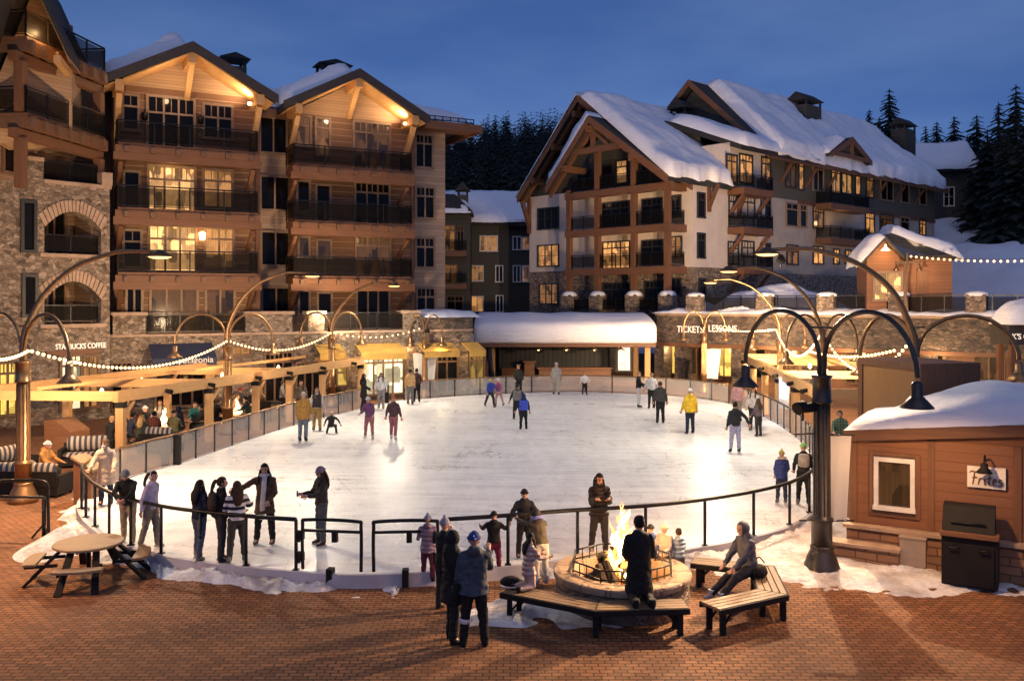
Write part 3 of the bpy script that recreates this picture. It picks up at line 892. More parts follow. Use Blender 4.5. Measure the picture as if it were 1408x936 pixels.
for r, zf, pane, nx, nm, tr in [
        ((409, 162, 425, 200), None, 'litdim', 1, 'window', .5), ((435, 165, 452, 212), None, 'litdim', 1, 'window', .5), ((488, 171, 534, 0), Z4, 'litdim', 3, 'balcony_door', .55),
        ((436, 256, 452, 0), Z3, 'pane', 1, 'balcony_door', 0), ((489, 254, 534, 0), Z3, 'pane', 3, 'balcony_door', .5), ((410, 250, 424, 290), None, 'pane', 1, 'window', 0),
        ((437, 331, 453, 356), None, 'litdim', 1, 'window', 0), ((490, 326, 535, 0), Z2, 'litdim', 3, 'balcony_door', .5), ((411, 327, 424, 352), None, 'litdim', 1, 'window', 0),
        ((438, 404, 454, 430), None, 'pane', 1, 'window', 0), ((491, 397, 534, 0), Z1, 'pane', 3, 'balcony_door', .0), ((412, 402, 424, 430), None, 'pane', 1, 'window', 0)]:
    pwin(A, fA, r if r[3] else (r[0], r[1], r[2], r[1] + 40), V2, pane, nx, 0, 'casing_pale', nm, tr, zf)
for r in ((572, 187, 593, 229), (573, 259, 595, 299), (573, 328, 595, 367), (574, 397, 596, 440)): pwin(A, fA, r, V3, 'pane', 2, 0, 'casing_pale', transom=.5)
for z_ in (Z4, Z3, Z2):
    balcony(A, x(162, V1 - 1.8), x(354, V1 - 1.8), V1 - 1.8, V1, z_)
    balcony(A, x(405, V2 - 1.8), x(566, V2 - 1.8), V2 - 1.8, V2, z_)
# corner timbers of the bays
for xx, v_ in ((xa0 - .02, V1), (xa1 - .22, V1), (xb0 - .02, V2), (xb1 - .22, V2)):
    cb = MB(); cb.box(xx, xx + .24, v_ - .06, v_ + .2, .1, ZE - .1); cb.build('corner_board', M['timber_z'], A)
# wall lamp glowing between the doors of the second floor
for r, on in (((278, 325), True), ((276, 166), False), ((199, 161), False)):
    q = MB(); q.lathe([(.04, 0), (.13, .02), (.17, .36), (.05, .44)], (x(r[0], V1 - .14), V1 - .16, fA.z(r[0], r[1], V1) - .2), 10); q.build('wall_lamp', M['sconce'] if on else M['iron'], A)
lamp('POINT', (x(278, V1 - .5), V1 - .6, fA.z(278, 325, V1)), 25, (1, .6, .25), .15, A, name='wall_light')
lamp('POINT', (x(236, V1 - .5), V1 - 1.0, Z3 + 2.2), 30, (1, .6, .25), .2, A, name='wall_light')
lamp('POINT', (x(500, V2 - .5), V2 - 1.0, Z2 + 2.2), 14, (1, .6, .25), .2, A, name='wall_light')
# stone podium with parapet and shop fronts under the lodge
PV = -.6
pod = fA.thing('stone_arcade', 'rubble stone shop arcade under the timber lodge with yellow awnings', 'arcade')
px0, px1 = x(110, PV), x(650, PV)
wb = MB(); wb.box(px0, px1, PV, 14, -.05, Z1 - .02); wb.build('wall', M['stone'], pod)
tb = MB(); tb.box(px0, px1, PV - .06, V1 + .1, Z1 - .019, Z1 + .1); tb.build('coping', M['cap'], pod)
for r0, r1 in ((155, 200), (338, 402), (424, 446), (555, 575)):
    q = MB(); q.box(x(r0, PV), x(r1, PV), PV, PV + .75, Z1 + .101, Z1 + 1.0); o = q.build('pier', M['stone'], pod)
    q = MB(); q.box(x(r0, PV) - .1, x(r1, PV) + .1, PV - .1, PV + .85, Z1 + 1.001, Z1 + 1.16); q.build('pier_cap', M['cap'], o)
q = MB(); q.box(x(575, PV), px1, PV, PV + .7, Z1 + .101, Z1 + .75); o = q.build('parapet', M['stone_dark'], pod)
snow_slab(o, [(x(588, PV), PV, Z1 + .75), (px1 + .5, PV, Z1 + .75), (px1 + .5, PV + 3.4, Z1 + .9), (x(588, PV), PV + 3.4, Z1 + .9)], .35, 24, 8, seed=4)
railing(pod, [(x(201, PV), PV + .2, Z1 + .1), (x(338, PV), PV + .2, Z1 + .1)], .95)
railing(pod, [(x(446, PV), PV + .2, Z1 + .1), (x(555, PV), PV + .2, Z1 + .1)], .95)
def shopfront(par, fr, px0, py0, px1, py1, v, pane, cols, cas='casing', name='shop_window', tr=.5, z0=None):
    x0, x1 = fr.x(px0, v), fr.x(px1, v); xm = (px0 + px1) / 2
    za, zb = fr.z(xm, py0, v), (fr.z(xm, py1, v) if z0 is None else z0)
    return window(par, x0, x1, zb, za, v, pane, cols, 0, cas, name, .12, tr)
def awning(par, fr, px0, px1, py0, py1, v, m, out=1.1):
    x0, x1 = fr.x(px0, v - out), fr.x(px1, v - out); z0 = fr.z((px0 + px1) / 2, py1, v - out); z1 = fr.z((px0 + px1) / 2, py0, v - .1)
    a = MB(); n = 16
    a.prism([(x0, v - .003, z1), (x0, v - .003, z1 - .06), (x0, v - out, z0 - .0), (x0, v - out, z0 - .28), (x0, v - out - .03, z0 - .28), (x0, v - out - .03, z0 + .06)], (x1 - x0, 0, 0))
    o = a.build('awning', M[m], par)
    f = MB()
    for xx in (x0 + .05, (x0 + x1) / 2, x1 - .05): f.beam((xx, v - .02, z0 - .1), (xx, v - out, z0 - .02), .04, .04)
    f.build('awning_frame', M['iron'], o)
for r, p, c, z0 in [((500, 487, 553, 0), 'litshop', 4, .35), ((576, 487, 598, 0), 'litdim', 1, .3), ((600, 486, 628, 0), 'pane', 2, .3), ((646, 485, 664, 0), 'lityellow', 2, .4),
                    ((464, 500, 476, 0), 'lityellow', 1, .9), ((408, 500, 440, 0), 'pane', 3, .3), ((366, 486, 400, 0), 'pane', 3, .3), ((320, 478, 342, 486), 'lit', 1, None),
                    ((215, 497, 296, 0), 'pane', 5, .3), ((155, 500, 180, 0), 'pane', 2, .3)]:
    shopfront(pod, fA, r[0], r[1], r[2], r[3], PV, p, c, 'casing', 'shop_window', .45, z0)
for a in ((497, 560, 472, 487), (584, 632, 471, 484), (440, 476, 473, 487), (646, 668, 470, 483)): awning(pod, fA, *a, PV, 'yellow_awn')
awning(pod, fA, 209, 298, 472, 494, PV, 'navy', 1.3)
sb = MB(); sx0, sx1 = x(232, PV - 1.36), x(282, PV - 1.36); zz = fA.z(256, 497, PV - 1.36)
letters(pod, 'patagonia', x(245, PV - 1.36), PV - 1.36, fA.z(256, 499, PV - 1.36), .42, 'white')
for px_ in (510, 548, 610): lamp('POINT', (x(px_, PV - 1), PV - .9, 2.3), 60, (1, .8, .45), .3, pod, name='shop_light')
lamp('POINT', (x(652, PV - 1), PV - .8, 2.3), 25, (1, .7, .3), .2, pod, name='shop_light')

# ------------------------------------------------------------------ stone corner building on the far left
fL = Frame(P(0, 412, 37.4), P(150, 412, 41.0))
Lb = fL.thing('stone_corner_building', 'rubble stone building with arched loggias and timber upper storeys at far left', 'building')
x0, x1 = fL.x(-60), fL.x(151)
ZT = 10.45
# wall with two real arched openings and deep loggias behind
def arch_wall():
    a0, a1 = fL.x(61), fL.x(139)
    zs = [(fL.z(100, 446, 0), fL.z(61, 412, 0), fL.z(100, 387, 0)), (fL.z(100, 350, 0), fL.z(61, 312, 0), fL.z(100, 291, 0))]
    b = MB(); th = .75
    b.box(x0, a0, 0, th, -.05, ZT); b.box(a1, x1, 0, th, -.05, ZT)
    zprev = -.05
    for zb, sp, zc in zs:
        b.box(a0, a1, 0, th, zprev, zb)
        n = 14; arc = []
        for i in range(n + 1):
            t = i / n; xx = a0 + (a1 - a0) * t; arc.append((xx, sp + (zc - sp) * (1 - (2 * t - 1) ** 2)))
        top = zc + .35
        for i in range(n):
            (xa, za), (xb, zb2) = arc[i], arc[i + 1]
            b.prism([(xa, 0, za), (xb, 0, zb2), (xb, 0, top), (xa, 0, top)], (0, th, 0))
        zprev = top
    b.box(a0, a1, 0, th, zprev, ZT)
    o = b.build('wall', M['stone'], Lb)
    for zb, sp, zc in zs:
        v = MB(); n = 17
        for i in range(n):
            t0, t1 = i / n + .006, (i + 1) / n - .006
            pts = []
            for t, k in ((t0, 0), (t1, 0), (t1, .5), (t0, .5)):
                xx = a0 + (a1 - a0) * t; zz = sp + (zc - sp) * (1 - (2 * t - 1) ** 2)
                pts.append((xx + (2 * t - 1) * k * .55, -.07, zz + k))
            v.prism(pts, (0, .2, 0))
        v.build('arch_stones', M['cap'], Lb)
        s = MB(); s.box(a0 - .2, a1 + .2, -.1, .8, zb - .14, zb + .02); s.build('sill', M['cap'], Lb)
        k = MB(); k.box(a0, a1, 2.4, 2.5, zb - .1, zc + .3); k.box(a0, a0 + .1, .76, 2.4, zb, zc + .3); k.box(a1 - .1, a1, .76, 2.4, zb, zc + .3); k.build('loggia_wall', M['lap'], Lb)
        window(Lb, a0 + .25, a0 + 1.0, zb + .1, zb + 2.1, 2.4, 'pane', 1, 0, 'casing', 'balcony_door'); window(Lb, a1 - 1.5, a1 - .6, zb + .1, zb + 2.1, 2.4, 'pane', 2, 0, 'casing', 'balcony_door')
        railing(Lb, [(a0, .3, zb + .05), (a1, .3, zb + .05)], .8)
arch_wall()
for r in ((32, 280, 46, 343), (34, 381, 47, 432)): pwin(Lb, fL, r, 0, 'pane', 1, 0, 'casing_dark')
q = MB(); q.box(x0, fL.x(60), 0, 4, ZT + .001, fL.z(30, 219, 0)); q.build('parapet', M['stone'], Lb)
q = MB(); q.box(fL.x(60), x1 + .05, -.08, .8, ZT + .002, ZT + .16); q.box(x0, fL.x(60), -.08, .8, fL.z(30, 219, 0) + .002, fL.z(30, 219, 0) + .16); q.box(fL.x(139), x1 + .08, -.1, .85, ZT + .16, ZT + .75); q.build('coping', M['cap'], Lb)
railing(Lb, [(fL.x(60), .4, ZT + .16), (fL.x(139), .4, ZT + .16)], .9)
letters(Lb, 'STARBUCKS COFFEE', fL.x(76, -.1), -.12, fL.z(110, 479, 0), .34, 'letters', sx=.72)
for r, p in (((84, 491, 110, 0), 'litshop'), ((115, 491, 132, 0), 'lit'), ((0, 500, 20, 0), 'lityellow')):
    shopfront(Lb, fL, r[0], r[1], r[2], 0, 0, p, 2, 'casing', 'shop_window', .4, .6)
q = MB(); q.box(fL.x(62), fL.x(134), -.12, -.003, fL.z(100, 488, 0), fL.z(100, 481, 0)); q.build('sign_beam', M['timber_x'], Lb)
# timber storeys above: their balconies run back almost along the line of sight
q0 = P(45, 412, 36.0); q1 = P(145, 412, 41.2)
fU = Frame(q1, q0)      # x runs from the far end towards the camera; y points into the building (left)
fU.d = V((q0.x - q1.x, q0.y - q1.y, 0)).normalized(); fU.n = V((fU.d.y, -fU.d.x, 0)); fU.ang = math.atan2(fU.d.y, fU.d.x)
ux = lambda s_, v_, z_: fU.o + fU.d * s_ + fU.n * v_ + V((0, 0, z_)) - fL.o
def lw(p):      # world offset -> local of Lb
    return Matrix.Rotation(-fL.ang, 3, 'Z') @ p
def ubox(b, s0, s1, v0, v1, z0, z1):
    vs = [lw(ux(s, v, z)) for z in (z0, z1) for v in (v0, v1) for s in (s0, s1)]
    b.add(vs, [(0, 2, 3, 1), (4, 5, 7, 6), (0, 1, 5, 4), (2, 6, 7, 3), (0, 4, 6, 2), (1, 3, 7, 5)])
q = MB(); ubox(q, -.5, 13, 1.9, 9, ZT + .02, 18.2); q.build('siding_wall', M['lap'], Lb)
for zf, s1 in ((12.85, 5.6), (15.9, 5.6)):
    q = MB(); ubox(q, 0, s1, 0, 1.9, zf - .16, zf); o = q.build('balcony', M['timber_y'], Lb)
    q = MB(); ubox(q, -.05, s1 + .05, -.1, .1, zf - .62, zf - .161); ubox(q, -.1, .12, .101, 1.9, zf - .6, zf - .162)
    ubox(q, -.25, s1 + .3, .25, .6, zf - 1.0, zf - .63); q.build('fascia_beam', M['timber_y'], o)
    q = MB()
    for i in range(7): ubox(q, .3 + i * .85, .5 + i * .85, -.25, 1.9, zf - .58, zf - .17)
    q.build('joists', M['casing'], o)
    railing(o, [lw(ux(0, 1.9, zf)), lw(ux(0, .05, zf)), lw(ux(s1, .05, zf)), lw(ux(s1, 1.9, zf))])
    q = MB(); ubox(q, s1 - .2, s1 + .15, .1, .45, zf - 3.0, zf - 1.0); q.build('post', M['timber_z'], Lb); q = MB(); ubox(q, -.1, .25, .1, .45, zf - 3.0 + .6, zf - 1.0); q.build('post', M['timber_z'], Lb)
# front face windows of those storeys, seen beyond the rails
def uwin(s0, s1, z0, z1, pane, nx=2):
    o = window(Lb, -abs(s1 - s0) / 2, abs(s1 - s0) / 2, -(z1 - z0) / 2, (z1 - z0) / 2, 0, pane, nx, 0, 'casing', 'window', .12, .4)
    p = lw(ux((s0 + s1) / 2, 1.88, (z0 + z1) / 2)); o.location = p; o.rotation_euler = (0, 0, fU.ang + math.pi - fL.ang)
for zf in (12.85, 15.9):
    for k, (s0, s1) in enumerate(((.8, 2.0), (2.5, 3.7), (4.2, 5.4), (6.4, 7.6))): uwin(s0, s1, zf + .1, zf + 2.3, 'litdim' if (k + zf) % 2 > .9 else 'pane')
uwin(3.0, 4.4, ZT + .3, ZT + 2.1, 'pane')
# steep gable with lit soffit over the top left corner
q = MB(); pk = fU.o + fU.d * 7.2 + fU.n * 3.0
for sg in (1,):
    e0 = lw(P(92, 62, 36.4) - fL.o); r0 = lw(P(30, -75, 35.2) - fL.o); bk = lw(V((-2.0, 7.0, 0)))
    r1 = lw(P(-40, 62, 33.2) - fL.o)
    for u_, w_ in ((r0, e0), (r0, r1)):
        q.prism([u_, w_, w_ + V((0, 0, -.4)), u_ + V((0, 0, -.45))], bk)
ro = q.build('roof', M['roof'], Lb)
q = MB(); q.prism([r0 + V((0, 0, -.47)) + bk * .02, e0 + V((0, 0, -.42)) + bk * .02, e0 + V((0, 0, -.5)) + bk * .02, r0 + V((0, 0, -.55)) + bk * .02], bk * .45); q.build('soffit', M['cedar_y'], ro)
q = MB(); g_ = bk * .34
q.prism([r0 + V((0, 0, -.6)) + g_, e0 + V((-.3, 0, -.55)) + g_, e0 + V((-.3, 0, -3.2)) + g_, r1 + V((.3, 0, -3.2)) + g_, r1 + V((.3, 0, -.55)) + g_], bk * .3); q.build('gable_wall', M['shingle'], Lb)
lp = r0.lerp(e0, .6); lamp('POINT', lp + bk * .12 + V((-.45, 0, -.95)), 90, (1, .62, .26), .08, Lb, name='eave_light')
q = MB(); q.beam(e0 + V((-.35, .1, -.62)), e0 + bk * .34 + V((-.35, .1, -.62)), .26, .3); q.build('purlin', M['cedar_y'], Lb)
# ------------------------------------------------------------------ the cream and timber lodge on the right
fB = Frame((1.54, 78.7), (13.3, 66.0))
Bd = fB.thing('cream_lodge', 'cream walled lodge with big snowy gables and brown timber balcony frame on the right', 'lodge')
W = (V((13.3, 66.0, 0)) - V((1.54, 78.7, 0))).length      # front width
fS = Frame((13.3, 66.0), V((13.3, 66.0, 0)) + fB.n)        # right hand face: x runs away from the camera
Zg, Za, Zb_, Zc_, Zd = 4.5, 7.87, 10.95, 13.97, 17.2
class Side:
    """elements on the right face are built under the lodge with this turn"""
    pass
def sidep(x_, v_, z_=0): return V((W - v_, x_, z_))         # side-face coords -> lodge-local coords
def side_win(r, v, pane='pane', nx=2, cas='casing_dark', transom=.45, name='window'):
    x0, x1 = fS.x(r[0], v), fS.x(r[2], v); xm = (r[0] + r[2]) / 2
    z1, z0 = fS.z(xm, r[1], v), fS.z(xm, r[3], v)
    o = window(Bd, x0, x1, z0, z1, 0, pane, nx, 0, cas, name, .11, transom)
    o.location = sidep((x0 + x1) / 2, v, (z0 + z1) / 2); o.rotation_euler = (0, 0, R(90))
    return o
def front(nm, r, m, v0, v1, par=Bd):
    b = MB(); b.box(*r[:2], v0, v1, *r[2:]); return b.build(nm, M[m], par)
# body
front('stone_base', (0, W, Zg - 1.2, Za - .05), 'stone', .004, 10)
front('wall', (0, W, Za - .049, 14.4), 'stucco', 0, 10)
pb = MB(); pb.prism([(0.2, .02, 14.401), (16.6, .02, 14.401), (6.9, .02, 21.4)], (0, 9.9, 0)); pb.build('gable_wall', M['darklap'], Bd)
# rear wing along the right face
front('stone_base', (3.0, W - .02, Zg - 1.2, Za - .3), 'stone', 10.001, 44)
front('wall', (3.0, W - .3, Za - .299, Zc_ - .1), 'greystucco', 10.002, 44)
front('siding_wall', (3.0, W - .28, Zc_ - .099, Zd + .5), 'greenlap', 10.003, 44)
bb = MB(); bb.box(W - .27, W - .18, 15.5, 44.05, Zc_ - .35, Zc_ - .05); bb.build('belt_board', M['timber_y'], Bd)
pb = MB(); pb.prism([(3.2, 9.9, Zd + .3), (W - .4, 9.9, Zd + .3), (10.3, 9.9, 23.6)], (0, 34, 0)); pb.build('gable_wall', M['darklap'], Bd)
# main front roof: one long right slope, a steep left slope, and the forward gable that grows out of it
def roof_prism(par, prof, v0, v1, th, nm='roof'):
    b = MB()
    for (xa, za), (xb, zb) in zip(prof, prof[1:]):
        b.prism([(xa, v0, za), (xb, v0, zb), (xb, v0, zb - th), (xa, v0, za - th)], (0, v1 - v0, 0))
    return b.build(nm, M['roof'], par)
prof = [(-.3, 14.3), (6.9, 22.0), (17.1 + .6, 14.2)]
ro = roof_prism(Bd, prof[:2], -1.2, 11.5, .35)
rb = MB(); q4 = [V((6.9, -1.2, 22.0)), V((17.7, -1.2, 14.2)), V((17.7, 5.0, 14.2)), V((6.9, 11.5, 22.0))]; rb.prism(q4, (0, 0, -.4)); rq = rb.build('roof', M['roof'], Bd)
front('wall', (8.0, W - .01, 14.401, Zd + .4), 'stucco', 4.9, 10.0)
profi = [(5.4, 14.5), (10.1, 19.55), (17.7, 14.2)]
ri = roof_prism(Bd, profi, -3.4, -1.201, .35)
for (a, bb_, v, nm) in ((prof, 1, -1.26, 'barge_board'), (profi, 1, -3.46, 'barge_board')):
    q = MB()
    for (xa, za), (xb, zb) in zip(a, a[1:]):
        q.prism([(xa, v, za + .05), (xb, v, zb + .05), (xb, v, zb - .5), (xa, v, za - .5)], (0, .06, 0))
        q.prism([(xa, v + .5, za - .36), (xb, v + .5, zb - .36), (xb, v + .5, zb - .8), (xa, v + .5, za - .8)], (0, .3, 0))
    q.build(nm, M['timber_x'], Bd)
for (xa, za, v0, v1) in ((1.6, 15.6, -1.2, .02), (4.0, 18.2, -1.2, .02), (6.4, 20.6, -1.2, .02), (7.3, 15.8, -3.4, -.8), (9.9, 18.6, -3.4, -.8), (14.2, 15.9, -3.4, -.8)):
    q = MB(); q.beam((xa, v0, za), (xa, v1, za), .36, .5); q.build('purlin', M['timber_y'], Bd)
q = MB(); q.beam((7.4, -2.9, 17.0), (13.0, -2.9, 17.0), .3, .45); q.beam((10.1, -2.9, 17.2), (10.1, -2.9, 18.7), .3, .3, up=(0, 1, 0))
q.beam((8.7, -2.9, 17.2), (10.0, -2.9, 18.4), .25, .25); q.beam((11.7, -2.9, 17.2), (10.2, -2.9, 18.4), .25, .25); q.build('king_post_truss', M['timber_x'], Bd)
for p_, q_ in (((.1, -.02, 11.6), (.1, -1.0, 14.0)),):
    br = MB(); br.beam(p_, q_, .3, .3); br.box(-.05, .25, -.25, -.02, 11.2, 14.3); br.build('brace', M['timber_z'], Bd)
snow_slab(rq, [(17.5, -3.3, 14.35), (17.5, 4.7, 14.35), (7.0, 11.3, 22.0), (7.0, -1.1, 22.0)], .85, 40, 26, seed=11, over=.3, lump=.25)
snow_slab(ro, [(-.2, 11.3, 14.5), (-.2, -1.25, 14.5), (6.8, -1.25, 22.0), (6.8, 11.3, 22.0)], .75, 22, 14, seed=12, er=.22)
snow_slab(ri, [(5.6, -1.3, 14.9), (5.6, -3.3, 14.9), (10.1, -3.4, 19.6), (10.1, -1.3, 19.6)], .65, 12, 14, seed=13, er=.2)
# timber balcony frame on the front
cols = [fB.x(783, -2.0), fB.x(822, -2.0), fB.x(872, -2.0), fB.x(918, -2.0)]
for xx in cols:
    q = MB(); q.box(xx - .2, xx + .2, -2.2, -1.8, Zg + 1.0, 17.0 if xx in cols[1:3] else 14.2); q.build('post', M['timber_z'], Bd)
    q = MB(); q.box(xx - .5, xx + .5, -2.5, -1.5, Zg - .6, Zg + 1.3); o = q.build('pier', M['stone'], Bd)
    q = MB(); q.ball((xx, -2, Zg + 1.3), (.62, .62, .3), 12, 8, keep=lambda u: u.z > -.2); q.build('snow_cap', M['snow'], o)
for z_ in (Za, Zb_, Zc_):
    q = MB(); q.box(cols[0] - .25, cols[3] + .25, -2.3, -1.75, z_ - .55, z_ - .02); q.box(cols[3] - .3, cols[3] + .25, -1.749, -.01, z_ - .55, z_ - .021)
    q.box(cols[0], cols[3] + .05, -1.749, -.005, z_ - .3, z_ - .022); o = q.build('balcony', M['timber_x'], Bd)
    for a_, b_ in zip(cols, cols[1:]): railing(o, [(a_ + .2, -2.0, z_), (b_ - .2, -2.0, z_)], 1.05)
    railing(o, [(cols[3], -1.8, z_), (cols[3], 0, z_)], 1.05)
    # slender bracket under each bay
railing(Bd, [(cols[0] + .4, -2.0, Zg), (cols[3] - .4, -2.0, Zg)], 1.0)
for r, p, nx, v, nm in [((741, 287, 768, 314), 'pane', 3, 0, 'window'), ((741, 338, 768, 365), 'lit', 3, 0, 'window'), ((743, 391, 767, 417), 'lit', 3, -.0, 'window'), ((764, 234, 776, 254), 'pane', 1, 0, 'window'),
                        ((849, 222, 862, 251), 'litbright', 1, 0, 'balcony_door'), ((829, 228, 842, 251), 'pane', 1, 0, 'window'), ((884, 217, 905, 248), 'pane', 2, 0, 'balcony_door'), ((796, 236, 812, 256), 'pane', 2, 0, 'window'),
                        ((830, 279, 865, 310), 'pane', 3, 0, 'balcony_door'), ((884, 274, 910, 305), 'pane', 2, 0, 'balcony_door'), ((922, 270, 936, 298), 'pane', 2, 0, 'window'),
                        ((830, 333, 866, 368), 'lit', 3, 0, 'balcony_door'), ((884, 331, 911, 362), 'pane', 2, 0, 'balcony_door'), ((922, 327, 937, 352), 'lit', 2, 0, 'window'),
                        ((831, 390, 866, 420), 'pane', 3, 0, 'balcony_door'), ((888, 388, 912, 416), 'pane', 2, 0, 'balcony_door'), ((924, 384, 936, 404), 'pane', 2, 0, 'window')]:
    pwin(Bd, fB, r, v, p, nx, 2 if nm == 'window' else 0, 'casing_dark', nm, .45 if nm != 'window' else 0, trim=.1)
# right face near the corner
for r in ((959, 267, 968, 298), (959, 322, 968, 354), (961, 384, 969, 412)): side_win(r, 0, 'pane', 1)
for xx in (2.0, 6.0):
    q = MB(); q.box(W - .001, W + .2, xx - .15, xx + .15, 12.0, 14.2); q.beam((W + .1, xx, 12.3), (W + .9, xx, 14.0), .22, .22); q.build('brace', M['timber_z'], Bd)
# stacked balconies in the angle on the right face
sx0, sx1 = fS.x(1000, 0), fS.x(1062, -1.4)
for z_ in (Za, Zb_, Zc_):
    b = MB(); b.box(W + .01, W + 1.5, sx0, sx1, z_ - .5, z_); o = b.build('balcony', M['timber_y'], Bd)
    railing(o, [(W + .1, sx0 + .05, z_), (W + 1.45, sx0 + .05, z_), (W + 1.45, sx1 - .05, z_), (W + .1, sx1 - .05, z_)], 1.05)
    for yy in (sx0 + .3, sx1 - .3):
        q = MB(); q.beam((W + .02, yy, z_ - 2.0), (W + 1.3, yy, z_ - .5), .22, .22); q.build('brace', M['timber_z'], o)
for r, p in (((999, 214, 1012, 250), 'lit'), ((1017, 214, 1033, 251), 'lit'), ((1047, 218, 1058, 252), 'lit'), ((1002, 270, 1014, 298), 'pane'), ((1019, 271, 1036, 298), 'pane'), ((1046, 274, 1058, 300), 'pane'),
             ((1001, 334, 1014, 362), 'lit'), ((1020, 333, 1035, 352), 'lit'), ((1046, 336, 1058, 360), 'pane')): side_win(r, .02, p, 2)
# rear roof with its ridge running back, dormer, chimneys
prr = [(3 - .9, 17.0), (10.3, 24.4), (W + .9, 17.2)]
rr = roof_prism(Bd, prr, 9.2, 44.8, .35)
q = MB()
for (xa, za), (xb, zb) in zip(prr, prr[1:]): q.prism([(xa, 9.14, za + .05), (xb, 9.14, zb + .05), (xb, 9.14, zb - .55), (xa, 9.14, za - .55)], (0, .06, 0))
q.build('barge_board', M['timber_x'], Bd)
q = MB(); q.box(W + .75, W + .92, 9.3, 44.8, 16.75, 17.15); q.build('eave_board', M['timber_y'], rr)
snow_slab(rr, [(W + .75, 10.4, 17.3), (W + .75, 44.6, 17.3), (10.4, 41.0, 24.4), (10.4, 11.8, 24.4)], .95, 70, 20, seed=21, over=.35, lump=.3)
snow_slab(rr, [(2.2, 44.6, 17.2), (2.2, 9.3, 17.2), (10.2, 9.3, 24.4), (10.2, 44.6, 24.4)], .5, 20, 10, seed=22)
# lower snowy eave in front of the rear gable
lr = MB(); lr.prism([(W + 1.0, 4.9, 16.9), (W + 1.0, 4.9, 17.25), (11.0, 4.9, 20.2), (11.0, 4.9, 19.8)], (0, 11.6, 0)); lo = lr.build('porch_roof', M['roof'], Bd)
snow_slab(lo, [(W + 1.0, 5.0, 17.3), (W + 1.0, 16.4, 17.3), (11.4, 16.4, 20.1), (11.4, 5.0, 20.1)], .8, 18, 12, seed=23)
def dormer(y0, y1, zb, zp, v0, v1):
    """gabled dormer on the right face between y0 and y1 (lodge-local)"""
    ym = (y0 + y1) / 2
    b = MB(); b.prism([(W + v0 - .4, y1 - .5, zb), (W + v0 - .4, ym, zp - .5), (W + v0 - .4, y0 + .5, zb)], (-(v0 + v1), 0, 0)); o = b.build('dormer', M['greenlap'], Bd)
    b = MB()
    for s0 in (y0, y1): b.prism([(W + v0, ym, zp), (W + v0, s0, zb), (W + v0, s0, zb - .3), (W + v0, ym, zp - .35)], (-(v0 + v1), 0, 0))
    rf_ = b.build('dormer_roof', M['roof'], o)
    b = MB()
    for s0 in (y0, y1): b.prism([(W + v0 + .06, ym, zp + .05), (W + v0 + .06, s0, zb + .05), (W + v0 + .06, s0, zb - .4), (W + v0 + .06, ym, zp - .5)], (-.06, 0, 0))
    b.beam((W + v0 - .02, y0 + .4, zb + .05), (W + v0 - .02, y1 - .4, zb + .05), .2, .3); b.beam((W + v0 - .02, ym, zb), (W + v0 - .02, ym, zp - .4), .25, .25, up=(0, 1, 0))
    b.build('barge_board', M['timber_y'], o)
    snow_slab(rf_, [(W + v0 - .2, y0, zb + .05), (W - v1, y0, zb + .05), (W - v1, ym, zp), (W + v0 - .6, ym, zp)], .5, 10, 8, seed=31)
    snow_slab(rf_, [(W - v1, y1, zb + .05), (W + v0 - 1.2, y1, zb + .05), (W + v0 - 1.2, ym, zp), (W - v1, ym, zp)], .4, 10, 8, seed=32)
dy0, dy1 = fS.x(1143, -1.6), fS.x(1199, -1.6)
dormer(dy0, dy1, fS.z(1170, 216, -1.6), fS.z(1177, 190, -1.6), 1.6, 4.5)
b = MB(); b.box(W + .01, W + 1.5, dy0 + .2, dy1 - .2, Zc_ - .7, Zc_ - .2); o = b.build('balcony', M['timber_y'], Bd); railing(o, [(W + .1, dy0 + .25, Zc_ - .2), (W + 1.4, dy0 + .25, Zc_ - .2), (W + 1.4, dy1 - .25, Zc_ - .2), (W + .1, dy1 - .25, Zc_ - .2)], 1.05)
b = MB(); b.box(W + .01, W + 1.5, dy0 + .2, dy1 - .2, Zb_ - .7, Zb_ - .2); o = b.build('balcony', M['timber_y'], Bd); railing(o, [(W + .1, dy0 + .25, Zb_ - .2), (W + 1.4, dy0 + .25, Zb_ - .2), (W + 1.4, dy1 - .25, Zb_ - .2), (W + .1, dy1 - .25, Zb_ - .2)], 1.05)
for r, p, nx in [((1080, 219, 1093, 257), 'litdim', 2), ((1098, 222, 1104, 260), 'lit', 1), ((1118, 226, 1131, 262), 'pane', 2), ((1143, 231, 1154, 265), 'litbright', 2), ((1157, 233, 1170, 266), 'litbright', 2), ((1176, 236, 1182, 267), 'lit', 1),
                 ((1191, 242, 1200, 271), 'litdim', 1), ((1211, 240, 1227, 275), 'pane', 2), ((1239, 246, 1249, 278), 'pane', 1), ((1264, 250, 1273, 281), 'pane', 1),
                 ((1081, 281, 1096, 310), 'pane', 1), ((1100, 283, 1108, 311), 'pane', 1), ((1118, 285, 1131, 313), 'litdim', 2), ((1190, 294, 1201, 320), 'lit', 2), ((1210, 296, 1227, 318), 'litdim', 2), ((1238, 299, 1249, 321), 'pane', 1), ((1264, 303, 1272, 322), 'lit', 2),
                 ((1082, 338, 1096, 363), 'litdim', 2), ((1118, 340, 1131, 362), 'lit', 2), ((1146, 344, 1153, 362), 'lit', 1), ((1162, 345, 1170, 362), 'lit', 1)]:
    side_win(r, .27, p, nx, 'casing_pale' if p == 'pane' else 'casing_dark')
for px_ in (1075, 1110, 1138, 1206, 1232, 1258):
    yy = fS.x(px_, .2); q = MB(); q.beam((W - .27, yy, 15.2), (W + .7, yy, 16.7), .18, .18); q.build('brace', M['timber_z'], Bd)
